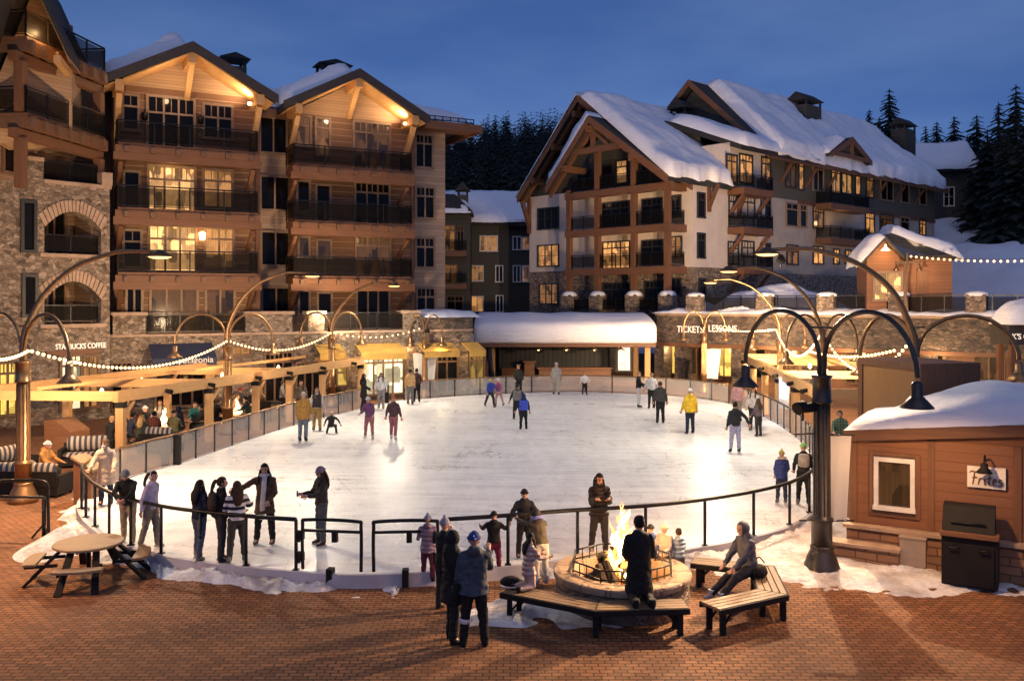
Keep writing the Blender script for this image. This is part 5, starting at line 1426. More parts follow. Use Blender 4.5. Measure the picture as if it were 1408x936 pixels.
# two unseen posts of the same kind, added beside the camera for their light
lamp_post('added bronze lamp post out of view at lower left, lighting the foreground', -12.6, 15.2, R(20), 2.2, 2.2, (3.4, 6.6), 'bronze', 'bronze', power=PEND_OFF, tallpower=TALL_OFF)
lamp_post('added bronze lamp post out of view at lower right, lighting the foreground', 9.5, 7.5, R(-30), 2.2, 2.2, (-3.4, 6.6), 'bronze', 'bronze', power=PEND_OFF * .15, tallpower=TALL_OFF * .15)

# ------------------------------------------------------------------ festoon lights
bulb_me = None
def festoon(label, p, q, sag, step=.24, r=.046):
    global bulb_me
    p, q = V(p), V(q); L = (q - p).length; n = max(6, int(L / step)); t = thing('festoon_lights', label, 'string lights', p, 0, 'festoon strings between the lamp posts')
    pts = [p.lerp(q, i / n) - p + V((0, 0, -4 * sag * (i / n) * (1 - i / n))) for i in range(n + 1)]
    b = MB(); b.tube(pts, .009, 5); b.build('cable', M['blackpaint'], t)
    if bulb_me is None:
        b = MB(); b.ball((0, 0, -.05), .034, 8, 6); bulb_me = b.mesh('bulb', M['bulb'])
    for i in range(min(n, 98)):
        o = bpy.data.objects.new('bulb', bulb_me); C.objects.link(o); o.parent = t; o.location = (pts[i] + pts[i + 1]) / 2
        o.scale = (r / .034,) * 3
festoon('bright festoon string running off the left edge from the far left lamp post', P(-60, 470, 21), P(40, 478, 23.9), .3, .13)
festoon('long festoon string sagging in front of the coffee and awning shop fronts', P(40, 478, 23.8), P(313, 466, 36), .75)
festoon('festoon string between the two lamp posts of the left pergola', P(314, 466, 36), P(456, 455, 45), .62, .28)
festoon('festoon string from the farther left pergola post towards the stage', P(457, 455, 45), P(580, 449, 48.8), .38, .34, .042)
festoon('thin festoon string under the far right shop lettering', P(985, 449, 51), P(1066, 451, 42), .15, .36, .042)
festoon('short looping festoon string just left of the nearest post at its collar', P(1067, 450, 42), P(1128, 458, 31.5), 1.0, .26)
festoon('low festoon string looping from the nearest post towards the bell lamp on its right', P(1136, 464, 29), P(1248, 470, 24.5), .9, .16)
festoon('short dotted festoon string above the right pergola beam', P(1112, 480, 31.5), P(1232, 478, 26), .2, .2)
festoon('pale festoon string leading from the terrace hut off the right edge', P(1249, 350, 50), P(1420, 356, 42), .12, .4, .06)
tp = thing('terrace_lamp', 'timber lamp standard with two hanging lamps before the terrace hut', 'lamp post', P(1247, 421, 50))
b = MB(); b.tube([(0, 0, -.3), (-.15, 0, 1.2), (.05, 0, 3.0)], [.1, .08, .06], 7); b.build('pole', M['bench_z'], tp)
b = MB(); b.beam((-.65, 0, 2.45), (.75, 0, 2.45), .1, .12); b.build('cross_arm', M['bench_x'], tp)
for s_ in (-.6, .7):
    b = MB(); b.lathe([(.02, 2.38), (.07, 2.2), (.2, 2.0), (.19, 1.99)], (s_, 0, 0), 12); b.build('lamp_shade', M['bronze'], tp)

# ------------------------------------------------------------------ pergolas
def pergola(label, a0, a1, b0, b1, ts, tr, zt=2.4, group='timber pergolas beside the ice'):
    """inner row a0->a1 beside the ice, outer row b0->b1"""
    a0, a1, b0, b1 = (V((*p, 0)) for p in (a0, a1, b0, b1))
    t = thing('pergola', label, 'pergola', a0, 0, group); o0 = a0; Z_ = V((0, 0, zt - .18))
    for (p, q) in ((a0, a1), (b0, b1)):
        d = (q - p).normalized() * .25
        b = MB(); b.beam(p - o0 + Z_ - d, q - o0 + Z_ + d, .2, .36); b.build('beam', M['cedar_y'], t)
        for u in ts:
            c = p.lerp(q, u) - o0; b = MB(); b.box(c.x - .13, c.x + .13, c.y - .13, c.y + .13, 0, zt - .365); o = b.build('post', M['cedar_z'], t)
            b = MB(); b.box(c.x - .15, c.x + .15, c.y - .15, c.y + .15, zt - .55, zt - .366); b.build('post_bracket', M['blackpaint'], o)
            b = MB(); b.beam(c + V((0, 0, zt - 1.0)), c + (q - p).normalized() * .6 + V((0, 0, zt - .38)), .1, .14); b.build('knee_brace', M['cedar_z'], o)
    for u in tr:
        p, q = a0.lerp(a1, u) - o0, b0.lerp(b1, u) - o0; d = (q - p).normalized() * .11
        b = MB(); b.beam(p + Z_ + d, q + Z_ - d, .16, .32); b.build('rafter', M['cedar_x'], t)
    n = 1
    for i in range(1, n + 1):
        p, q = a0.lerp(b0, i / (n + 1)) - o0, a1.lerp(b1, i / (n + 1)) - o0
        b = MB(); b.beam(p + V((0, 0, zt + .05)), q + V((0, 0, zt + .05)), .1, .12); b.build('purlin', M['cedar_y'], t)
    return t
pl = pergola('new pale timber pergola over the seating at the left of the ice', (-12.9, 29.5), (-7.85, 46.4), (-18.6, 30.0), (-13.4, 47.0), (0, .27, .45, .6, .77, 1), (0, .27, .6, 1))
pr = pergola('new pale timber pergola at the right of the ice behind the nearest lamp post', (10.4, 30.5), (12.95, 50), (17.0, 29.8), (19.8, 48.5), (0, .2, .4, .6, .8, 1), (0, .4, .8, 1))
for t_, pts in ((pl, ((.1, 0), (.5, 0), (.35, 1), (.75, 0), (.95, 1))), (pr, ((.1, 0), (.5, 0), (.35, 1), (.7, 0)))):
    for u, s_ in pts:
        if t_ is pl: c = V((-12.9, 29.5, 0)).lerp(V((-7.85, 46.4, 0)), u).lerp(V((-18.6, 30, 0)).lerp(V((-13.4, 47, 0)), u), .35 + .3 * s_) - V((-12.9, 29.5, 0))
        else: c = V((10.4, 30.5, 0)).lerp(V((12.95, 50, 0)), u).lerp(V((17, 29.8, 0)).lerp(V((19.8, 48.5, 0)), u), .35 + .3 * s_) - V((10.4, 30.5, 0))
        b = MB(); b.lathe([(.03, 2.3), (.07, 2.22), (.09, 2.1), (.03, 2.06)], c, 8); b.build('lantern', M['sconce'], t_)
        lamp('POINT', c + V((0, 0, 1.95)), PERG_W * (1 if t_ is pl else 2.6), (1, .66, .32), .12, t_, name='pergola_light')
# small black floodlights clipped on the beams
for nm, a0, a1, us in (('l', (-12.9, 29.5), (-7.85, 46.4), (.12, .26, .44, .58, .75, .93)), ('r', (10.4, 30.5), (12.95, 50), (.06, .2, .38, .58))):
    for u in us:
        p = V((*a0, 2.3)).lerp(V((*a1, 2.3)), u); t_ = pl if nm == 'l' else pr
        b = MB(); s_ = 1 if nm == 'l' else -1; b.tube([p - t_.location + V((s_ * .1, -.0, -.1)), p - t_.location + V((s_ * .34, -.12, -.14))], [.07, .09], 8); b.build('floodlight', M['blackpaint'], t_)

# ------------------------------------------------------------------ food kiosk at the right
q1, q2 = P(1170, 412, 18.6), P(1408, 412, 17.0)
fK = Frame((q1.x, q1.y), (q2.x, q2.y))
K = fK.thing('food_kiosk', 'timber food kiosk with stone base, white window and deep snow on its roof', 'kiosk')
KL = 4.2
z_l, z_r = fK.z(1170, 597, 0), fK.z(1405, 590, 0)
ledge = .78
b = MB(); b.prism([(0, 0, .5), (KL, 0, .5), (KL, 0, z_r + .3), (0, 0, z_l - .04)], (0, 3.0, 0)); b.build('board_wall', M['hutlap'], K)
b = MB(); b.box(-.05, KL, -.2, .3, -.05, ledge - .06); b.box(-.04, .25, .301, 3.0, -.05, ledge - .061); b.build('stone_base', M['ledge'], K)
b = MB(); b.box(-.12, KL, -.26, .2, ledge - .059, ledge + .01); b.build('base_cap', M['cap'], K)
b = MB(); b.box(fK.x(1145, -.5), fK.x(1236, -.5), -.55, -.203, -.05, .42); o = b.build('low_step', M['ledge'], K)
b = MB(); b.box(fK.x(1143, -.5) - .03, fK.x(1236, -.5) + .03, -.6, -.201, .421, .48); b.build('step_cap', M['cap'], o)
for px_, w_ in ((1174, .13), (1280, .12), (1399, .14)):
    b = MB(); xx = fK.x(px_, 0); b.box(xx - w_ / 2, xx + w_ / 2, -.035, -.002, ledge + .012, 2.6); b.build('corner_board', M['timber_z'], K)
b = MB(); sl = (z_r - z_l) / fK.x(1405, 0)
b.prism([(-.12, -.22, z_l - .12), (KL, -.22, z_l + sl * KL - .12), (KL, -.22, z_l + sl * KL + .1), (-.12, -.22, z_l + .1)], (0, 3.4, 0)); ro = b.build('roof', M['timber_x'], K)
sb = MB(); nx, ny = 44, 22; vs, fs = [], []
for j in range(ny + 1):
    for i in range(nx + 1):
        u, v_ = i / nx, j / ny; xx = -.1 + 4.35 * u; yy = -.2 + 3.3 * v_
        e = min(1, min(u * 4.35, (1 - u) * 4.35 + .3) / .5) ; e2 = min(1, min(v_ * 3.3, (1 - v_) * 3.3) / .6)
        r = math.sqrt(max(0, 1 - (1 - e) ** 2)) * math.sqrt(max(0, 1 - (1 - e2) ** 2))
        hh = r * (.24 + .34 * math.exp(-((xx - 2.3) / 1.2) ** 2) * (1 + .2 * (yy - 1)) + .16 * fnoise((xx * .9, yy * .9, 8)) + .12 * math.exp(-((xx - 3.7) / .6) ** 2))
        vs.append((xx, yy, z_l + sl * xx + .1 + max(.01, hh) + .012 * fnoise((xx * 6, yy * 6, 1))))
fs = [(j * (nx + 1) + i, j * (nx + 1) + i + 1, (j + 1) * (nx + 1) + i + 1, (j + 1) * (nx + 1) + i) for j in range(ny) for i in range(nx)]
sb.add(vs, fs, 0, True); sb.build('snow_cover', M['snow'], ro)
# white window with a view into the kitchen
wx0, wx1, wz0, wz1 = fK.x(1208, 0), fK.x(1253, 0), fK.z(1230, 697, 0), fK.z(1230, 633, 0)
o = window(K, wx0, wx1, wz0, wz1, -.002, 'litdim', 1, 0, 'white', 'window', .085, 0)
b = MB(); b.box(wx0 - .17, wx1 + .17, -.05, -.003, wz1 + .09, wz1 + .16); b.box(wx0 - .17, wx1 + .17, -.05, -.003, wz0 - .19, wz0 - .11); b.box(wx0 - .17, wx0 - .09, -.05, -.003, wz0 - .109, wz1 + .089); b.box(wx1 + .09, wx1 + .17, -.05, -.003, wz0 - .109, wz1 + .089); b.build('window_surround', M['timber_z'], K)
# sign
sx0, sx1 = fK.x(1330, -.06), fK.x(1383, -.06); sz0, sz1 = fK.z(1357, 671, -.06), fK.z(1357, 642, -.06)
b = MB(); b.box(sx0, sx1, -.075, -.02, sz0, sz1); so_ = b.build('sign_board', M['white'], K)
def stroke(pts, r, x0, z0, s):
    b = MB(); pp = spline([(x0 + p[0] * s, -.085, z0 + p[1] * s) for p in pts], 5); n = len(pp)
    b.tube(pp, [r * s * (.55 + .6 * math.sin(math.pi * min(1, (i + 2) / (n + 2)))) for i in range(n)], 5); return b
w_ = sx1 - sx0; s_ = w_ / 5.3
b = MB()
for pts in ([(.85, 2.35), (.8, 1.5), (.6, .35)], [(.2, 2.2), (.5, 2.5), (1.1, 2.35), (1.6, 2.6)], [(.55, 1.45), (.9, 1.5), (1.3, 1.5)],           # F
            [(1.55, 1.4), (1.5, .9), (1.42, .4)], [(1.5, .95), (1.75, 1.4), (2.0, 1.35)],                                                         # r
            [(2.35, 1.4), (2.28, .8), (2.4, .42), (2.55, .5)], [(2.4, 1.8), (2.44, 1.84), (2.46, 1.86)],                                          # i
            [(3.05, 2.1), (2.95, 1.2), (2.9, .55), (3.1, .4)], [(2.65, 1.45), (3.0, 1.5), (3.4, 1.6)],                                            # t
            [(3.5, .9), (3.85, 1.05), (3.9, 1.35), (3.65, 1.4), (3.5, .95), (3.6, .5), (4.0, .5)],                                                # e
            [(4.75, 1.4), (4.4, 1.4), (4.35, 1.1), (4.65, .85), (4.65, .5), (4.2, .4)]):                                                          # s
    q = stroke(pts, .105, sx0 + s_ * .15, sz0 + s_ * .12, s_ * .98); b.add(q.v, q.f, 0, True)
b.build('lettering', plain('brush_lettering', (.2, .085, .03), .6), so_)
cx_ = (sx0 + sx1) / 2 - .02
b = MB(); b.tube(spline([(cx_, -.02, sz1 + .12), (cx_, -.2, sz1 + .24), (cx_, -.34, sz1 + .2), (cx_, -.36, sz1 + .1)], 5), .018, 6); b.lathe([(.03, .13), (.06, .11), (.07, .03), (.15, -.06), (.145, -.065)], (cx_, -.36, sz1), 14); b.build('gooseneck_lamp', M['blackpaint'], K)
# meter cabinet
mx0, mx1 = fK.x(1237, -.36), fK.x(1273, -.36); b = MB(); b.box(mx0, mx1, -.4, -.205, fK.z(1255, 779, -.4), fK.z(1255, 741, -.4)); b.box(mx0 - .015, mx1 + .015, -.42, -.203, fK.z(1255, 741, -.4) + .001, fK.z(1255, 741, -.4) + .03); b.build('meter_cabinet', M['metergrey'], K)
b = MB(); b.tube([((mx0 + mx1) / 2 + .08, -.3, .35), ((mx0 + mx1) / 2 + .08, -.3, -.05)], .035, 8); b.build('conduit', M['metergrey'], K)
# black cooker cabinet in front
gx0, gx1 = fK.x(1298, -.9), fK.x(1369, -.9); gp = fK.w((gx0 + gx1) / 2, -.62, 0)
Gr = thing('cooker_cabinet', 'tall black outdoor cooker with raised lid against the kiosk wall', 'cooker', gp, fK.ang)
gw = (gx1 - gx0) / 2 + .04
b = MB(); b.box(-gw, gw, -.34, .3, .06, .98); b.build('body', M['blackpaint'], Gr)
b = MB(); b.box(-gw + .06, gw - .06, -.365, -.342, .1, .84); o = b.build('door', M['blackpaint'], Gr)
for s_ in (-1, 1):
    b = MB(); b.tube([(s_ * (gw - .3), -.37, .78), (s_ * (gw - .3), -.41, .78), (s_ * (gw - .14), -.41, .78), (s_ * (gw - .14), -.37, .78)], .014, 6); b.build('handle', M['iron'], o)
b = MB(); b.box(-gw - .02, gw + .02, -.4, .3, .981, 1.06); b.build('wood_shelf', M['timber_x'], Gr)
b = MB(); b.prism([(-gw, -.3, 1.061), (-gw, .3, 1.061), (-gw, .3, 1.5), (-gw, .02, 1.48)], (2 * gw - .06, 0, 0)); b.build('lid', M['blackpaint'], Gr)
b = MB(); b.tube([(-gw + .15, -.24, 1.22), (gw - .2, -.24, 1.22)], .018, 6); b.build('lid_handle', M['iron'], Gr)
for s_ in (-1, 1):
    b = MB(); b.tube([(s_ * (gw - .1), -.2, .06), (s_ * (gw - .1) + .05, -.2, .06)], .06, 10); b.build('castor', M['iron'], Gr)
# brown metal enclosure behind the kiosk
bp = P(1182, 412, 23.4); bq = P(1266, 412, 21.1); fE = Frame((bp.x, bp.y), (bq.x, bq.y))
E = fE.thing('metal_enclosure', 'tall plain brown metal enclosure rising behind the snowy kiosk roof', 'enclosure')
L = (V((bq.x, bq.y)) - V((bp.x, bp.y))).length; zt = fE.z(1225, 497, 0)
b = MB(); b.box(0, L, 0, 1.6, 0, zt); b.build('panel_body', M['brownbox'], E)
b = MB()
for x0_, x1_ in ((-.03, .14), (L - .14, L + .03)): b.box(x0_, x1_, -.03, 1.63, 0, zt - .14)
b.box(-.03, L + .03, -.031, 1.63, zt - .139, zt + .02); b.build('edge_frame', M['timber_z'], E)

# ------------------------------------------------------------------ fire pit, flames, benches
FX, FY = 1.96, 15.95
pit = thing('fire_pit', 'round stone fire pit with a low iron guard rail and burning logs', 'fire pit', (FX, FY, 0))
b = MB(); b.lathe([(1.17, -.03), (1.19, .25), (1.17, .48)], (0, 0, 0), 48, cap=False); b.build('stone_ring', M['pitstone'], pit)
M['flag'] = rubble('flagstone_coping', [(.26, .18, .12), (.4, .29, .2), (.33, .23, .16), (.44, .33, .24)], (.06, .04, .03), 1.7, (1, 1, .3), .035)
b = MB(); b.lathe([(1.17, .481), (1.21, .485), (1.225, .57), (1.21, .6), (.86, .605), (.84, .59), (.82, .2), (.02, .2)], (0, 0, 0), 48, cap=False, smooth=False); b.build('coping', M['flag'], pit)
hexp = [V((.92 * math.cos(R(a)), .92 * math.sin(R(a)), 0)) for a in range(15, 375, 45)]
for i, p in enumerate(hexp):
    q = hexp[(i + 1) % len(hexp)]; b = MB(); zz = lambda v_, k: v_ + V((0, 0, .605 + k))
    b.tube([zz(p, .21), zz(q, .21)], .016, 6); b.tube([zz(p, .05), zz(q, .05)], .014, 6)
    for k in range(0, 4): r_ = p.lerp(q, k / 4); b.tube([zz(r_, 0), zz(r_, .21)], .011, 5)
    b.build('guard_rail', M['iron'], pit)
rnd = random.Random(3)
for i in range(8):
    a = i * .785 + rnd.uniform(0, .7); b = MB(); q_ = rnd.uniform(.34, .52); pts = [(q_ * math.cos(a) - .3, q_ * math.sin(a), .26), (rnd.uniform(-.16, .16) - .3, rnd.uniform(-.12, .12), rnd.uniform(.62, 1.0))]
    b.tube([pts[0], V(pts[0]).lerp(V(pts[1]), .5) + V((.02, 0, 0)), pts[1]], [rnd.uniform(.08, .13), .095, rnd.uniform(.05, .08)], 7, smooth=False); b.build('log', M['firewood'], pit)
b = MB(); b.lathe([(.7, .21), (.6, .28), (.3, .34), (.05, .36)], (0, 0, 0), 16); b.build('ember_bed', emit('embers', (1, .25, .04), .9), pit)
def flame_mat(name, c, s, dens):
    n = N(name); n.t.nodes.remove(n.b); e = n.n('ShaderNodeEmission'); e.inputs[0].default_value = (*c, 1); e.inputs[1].default_value = s
    tr = n.n('ShaderNodeBsdfTransparent'); mx_ = n.n('ShaderNodeMixShader'); lw_ = n.n('ShaderNodeLayerWeight'); lw_.inputs[0].default_value = .35
    f = n.math('MULTIPLY', n.math('SUBTRACT', 1.0, lw_.outputs['Facing']), dens)
    f = n.math('MULTIPLY', f, n.ramp(n.noise(n.co((1, 1, .45)), 9, 3), [(.36, (0, 0, 0)), (.56, (1, 1, 1))]))
    n.l(f, mx_.inputs[0]); n.l(tr.outputs[0], mx_.inputs[1]); n.l(e.outputs[0], mx_.inputs[2]); n.l(mx_.outputs[0], n.out.inputs[0]); return n.m
fo_, fi_ = flame_mat('flame_outer', (1, .36, .06), 5, .75), flame_mat('flame_core', (1, .68, .3), 9, 1.0)
fl = thing('fire', 'tall bright yellow flames leaping from the stone fire pit', 'fire', (FX - .02, FY + .1, .36)); fl.scale = (1.3, 1.25, 1.16)
rn = random.Random(11)
for nm, m_, cnt, sc_ in (('flame', fo_, 34, 1.0), ('flame', fi_, 46, .8)):
    for q_ in range(cnt):
        u0 = rn.random() ** 1.5 * .95; spread = .24 * (1 - u0) ** .8 * sc_; a = rn.random() * 6.28; rr = spread * math.sqrt(rn.random())
        L = rn.uniform(.2, .46) * (1.1 - .5 * u0); wd = rn.uniform(.035, .085) * (1.15 - .75 * u0) * sc_; tx_, ty_ = rn.uniform(-.12, .16) * L * 2, rn.uniform(-.12, .12) * L * 2; ph = rn.random() * 9
        b = MB(); els = []; n = 9
        for i in range(n + 1):
            u = i / n; w__ = wd * (math.sin(math.pi * min(1, u * .9 + .1) ** .6) + .01) * (1 - .3 * u) + .001
            els.append(((rr * math.cos(a) + tx_ * u + .06 * u + .03 * math.sin(ph + u * 5), rr * math.sin(a) + ty_ * u + .025 * math.sin(ph * 2 + u * 5), u0 * 1.05 * (.9 if sc_ < 1 else 1) + u * L), (w__, 0, 0), (0, w__, 0)))
        b.loft(els, 9); b.build(nm, m_, fl)
lamp('POINT', (.05, -.05, .75), FIRE_W, (1, .5, .16), .22, fl, name='fire_light')
def bench(label, poly, wid=.46):
    """poly: seat centre line; three long slats per leg of the line, iron legs under each joint"""
    poly = [V((*p, 0)) for p in poly]; t = thing('fire_pit_bench', label, 'bench', poly[0], 0, 'slatted benches round the fire pit'); o0 = poly[0]
    off = []
    for i, p in enumerate(poly):
        d0 = (p - poly[i - 1]).normalized() if i else (poly[1] - p).normalized(); d1 = (poly[i + 1] - p).normalized() if i < len(poly) - 1 else d0
        d = (d0 + d1).normalized(); nrm = V((-d.y, d.x, 0)); off.append(nrm / max(.5, nrm.dot(V((-d1.y, d1.x, 0)))))
    for i in range(len(poly) - 1):
        b = MB(); ns = 4
        for k in range(ns):
            a_, c_ = -wid / 2 + wid * k / ns + .008, -wid / 2 + wid * (k + 1) / ns - .012
            g = .012 * (poly[i + 1] - poly[i]).normalized()
            P4 = [poly[i] + off[i] * a_ + g, poly[i + 1] + off[i + 1] * a_ - g, poly[i + 1] + off[i + 1] * c_ - g, poly[i] + off[i] * c_ + g]
            b.prism([p - o0 + V((0, 0, .41)) for p in P4], (0, 0, .045))
        dd = poly[i + 1] - poly[i]
        b.build('seat_slats', M['bench_x'] if abs(dd.x) > abs(dd.y) else M['bench_y'], t)
        b = MB()
        for a_ in (-wid / 2 - .012, wid / 2 + .004):
            b.beam(poly[i] + off[i] * a_ - o0 + V((0, 0, .4)), poly[i + 1] + off[i + 1] * a_ - o0 + V((0, 0, .4)), .03, .09)
        b.build('apron', M['blackpaint'], t)
    for i, p in enumerate(poly):
        d = (poly[min(i + 1, len(poly) - 1)] - poly[max(0, i - 1)]).normalized() * (.14 if i == 0 else -.14 if i == len(poly) - 1 else 0)
        for a_ in (-wid / 2 + .07, wid / 2 - .07):
            q = p + off[i] * a_ + d - o0; b = MB(); b.box(q.x - .045, q.x + .045, q.y - .045, q.y + .045, 0, .36); b.beam(q + V((0, 0, .12)), q + d * 1.6 + V((0, 0, .36)), .03, .03); b.build('leg', M['blackpaint'], t)
    return t
bench('angled slatted bench in front of the fire pit, nearest the camera', [(-.08, 15.35), (1.38, 14.5), (2.84, 14.6)])
bench('angled slatted bench at the right of the fire pit under the seated man', [(3.2, 14.5), (4.42, 15.18), (4.62, 16.55), (3.45, 17.05)])
tb_ = thing('bag', 'dark bag slumped on the right bench behind the seated man', 'bag', (4.42, 16.0, .456))
b = MB(); b.ball((0, 0, .1), (.15, .19, .12), 12, 8); b.build('bag_body', M['firewood'], tb_); b = MB(); b.tube(spline([(-.1, 0, .24), (0, .02, .34), (.1, 0, .24)], 5), .012, 5); b.build('strap', M['blackpaint'], tb_)
pb_ = thing('bag', 'pale open bag lying beside the kneeling girl on the near bench', 'bag', (-.02, 15.42, .456))
b = MB(); b.ball((0, 0, .09), (.19, .13, .1), 12, 8); b.build('bag_body', M['blackpaint'], pb_); b = MB(); b.tube(spline([(-.18, -.05, .04), (-.08, -.2, .06), (.08, -.2, .05), (.18, -.05, .04)], 5), .014, 5); b.build('strap', M['white'], pb_)

# ------------------------------------------------------------------ picnic table
PT = G(122, 742, .74)
pt = thing('picnic_table', 'round topped picnic table with four curved bench seats at lower left', 'table', (PT.x, PT.y, 0), R(14)); pt.scale = (.88, .88, .95)
b = MB(); b.lathe([(.02, .745), (.71, .745), (.73, .73), (.73, .7), (.7, .69), (.02, .69)], (0, 0, 0), 28, smooth=False); b.build('tabletop', M['bench_x'], pt)
b = MB(); b.tube([(0, 0, .68), (0, 0, .1)], .05, 8); b.beam((-.6, 0, .655), (.6, 0, .655), .06, .06); b.beam((0, -.6, .655), (0, .6, .655), .06, .055); b.build('under_frame', M['blackpaint'], pt)
for k in range(4):
    a = R(90 * k); ca, sa = math.cos(a), math.sin(a); rt = lambda x_, y_, z_: (x_ * ca - y_ * sa, x_ * sa + y_ * ca, z_)
    b = MB(); n = 8; r0, r1 = .98, 1.26; inn = [rt(r0 + .05 * 0, -.5 + i / n, 0) for i in range(n + 1)]
    poly = [(.96 - .0 * i, -.48 + .96 * i / n) for i in range(n + 1)] + [(1.2 + .08 * math.sin(math.pi * i / n), .48 - .96 * i / n + 0) for i in range(n + 1)]
    b.prism([rt(x_, y_, .42) for x_, y_ in poly], (0, 0, .045)); o = b.build('bench_seat', M['bench_y' if k % 2 == 0 else 'bench_x'], pt)
    for s_ in (-.36, .36):
        b = MB(); b.beam(rt(.5, s_ * .7, .66), rt(1.22, s_, .0), .06, .14, up=rt(0, 1, 0)); b.beam(rt(.55, s_, .39), rt(1.2, s_, .39), .05, .06); b.build('leg', M['blackpaint'], pt)

# ------------------------------------------------------------------ lower left odds and ends
rk = G(66, 738)
t = thing('iron_rack', 'black bent tube rail standing alone on the paving at the left edge', 'railing', rk)
b = MB(); b.tube(spline([(-2.0, .3, 1.2), (-.6, .12, 1.27), (-.15, .02, 1.27), (-.02, 0, 1.18), (0, 0, .9), (.02, 0, .0)], 5), .035, 8); b.build('tube_rail', M['iron'], t)
b = MB(); b.tube([(-2.0, .3, .86), (-.1, .02, .9)], .03, 8); b.tube([(-.1, .02, .9), (-.1, .02, .0)], .05, 8); b.build('lower_rail', M['iron'], t)
b = MB(); b.tube([(-.1, .02, .3), (-.32, -.1, 0)], .025, 6); b.tube([(-.1, .02, .3), (.1, -.16, 0)], .025, 6); b.build('foot_brace', M['iron'], t)
lk = G(113, 697)
t = thing('lectern_box', 'brown boarded stand with a sloping top beside the corner of the ice fence', 'cabinet', lk, R(-12))
b = MB(); b.prism([(-.26, 0, 0), (.26, 0, 0), (.26, 0, .95), (-.26, 0, 1.25)], (0, .5, 0)); b.build('body', M['timber_z'], t)
b = MB(); b.prism([(-.32, -.05, 1.26), (.36, -.05, .93), (.36, -.05, .99), (-.32, -.05, 1.32)], (0, .6, 0)); b.build('sloping_top', M['bench_x'], t)
stripes = N('striped_cushion'); o_ = stripes.sep(stripes.tc.outputs['Object']); fr_ = stripes.math('FRACT', stripes.math('MULTIPLY', o_[0], 6.0))
stripes.col(stripes.mix(stripes.math('LESS_THAN', fr_, .5), (.03, .032, .05), (.3, .25, .21))); stripes.i('Roughness', .85)
def sofa(label, px, py, wd, ang, z0=0):
    p = G(px, py); t = thing('sofa', label, 'sofa', p, ang, 'striped outdoor sofas under the left pergola')
    b = MB(); b.box(-wd / 2, wd / 2, -.4, .4, .08, .3); b.box(-wd / 2, -wd / 2 + .12, -.4, .4, .301, .6); b.box(wd / 2 - .12, wd / 2, -.4, .4, .301, .6); b.box(-wd / 2, wd / 2, .32, .42, .302, .72); b.build('frame', M['blackpaint'], t)
    for nm, y0_, y1_, z0_, z1_ in (('seat_cushion', -.38, .2, .305, .46), ('back_cushion', .1, .315, .47, .92)):
        b = MB(); n = 12
        b.loft([((x_, (y0_ + y1_) / 2 + (.04 if nm[0] == 'b' else 0), (z0_ + z1_) / 2), (0, (y1_ - y0_) / 2 * e, 0), (0, 0, (z1_ - z0_) / 2 * e)) for x_, e in [(-wd / 2 + .13, .7), (-wd / 2 + .17, 1.05)] + [(-wd / 2 + .17 + (wd - .34) * i / n, 1.1) for i in range(1, n)] + [(wd / 2 - .17, 1.05), (wd / 2 - .13, .7)]], 12)
        b.build(nm, stripes.m, t)
    for sx in (-1, 1):
        for sy in (-1, 1): b = MB(); b.box(sx * (wd / 2 - .06) - .03, sx * (wd / 2 - .06) + .03, sy * .36 - .03, sy * .36 + .03, 0, .079); b.build('leg', M['blackpaint'], t)
sofa('striped sofa with its dark back to the camera below the far left lamp post', 42, 680, 2.0, R(176))
sofa('striped sofa facing the ice by the corner pergola post', 118, 640, 1.5, R(12))
sofa('striped sofa turned to the fire table beyond the corner pergola post', 222, 622, 1.3, R(175))
sofa('striped sofa half hidden behind the person in the tan coat', 20, 655, 1.2, R(70))
fp = thing('planter_box', 'big brown timber planter box behind the person in the tan coat', 'planter', G(78, 622), R(-20))
b = MB(); b.prism([(-.55, 0, 0), (.55, 0, 0), (.6, 0, .75), (-.1, 0, 1.15), (-.6, 0, 1.1)], (0, .9, 0)); b.build('box', M['timber_x'], fp); b = MB(); b.box(-.62, .62, -.04, .0, .0, .08); b.build('plinth', M['timber_x'], fp)
def fire_table(label, px, py):
    p = G(px, py); t = thing('fire_table', label, 'fire table', p, 0, 'small fire tables under the left pergola')
    b = MB(); b.box(-.45, .45, -.45, .45, 0, .5); b.build('base', M['concrete'], t); b = MB(); b.box(-.6, .6, -.6, .6, .501, .57); b.build('tabletop', M['cedar_x'], t)
    for sd in range(5):
        rn = random.Random(sd + px); b = MB(); a = rn.random() * 6.28; h_ = rn.uniform(.3, .75)
        b.loft([((.1 * math.cos(a) * (1 - u) + .05 * math.sin(u * 6 + a), .1 * math.sin(a), .58 + u * h_), (w__, 0, 0), (0, w__, 0)) for u, w__ in ((0, .03), (.2, .09), (.5, .06), (.8, .025), (1, .003))], 8); b.build('flame', fi_, t)
    lamp('POINT', (0, 0, .95), 40, (1, .5, .18), .15, t, name='fire_light')
fire_table('fire table with small flames among the nearer group under the left pergola', 226, 606)
fire_table('fire table with small flames among the farther group under the left pergola', 327, 588)
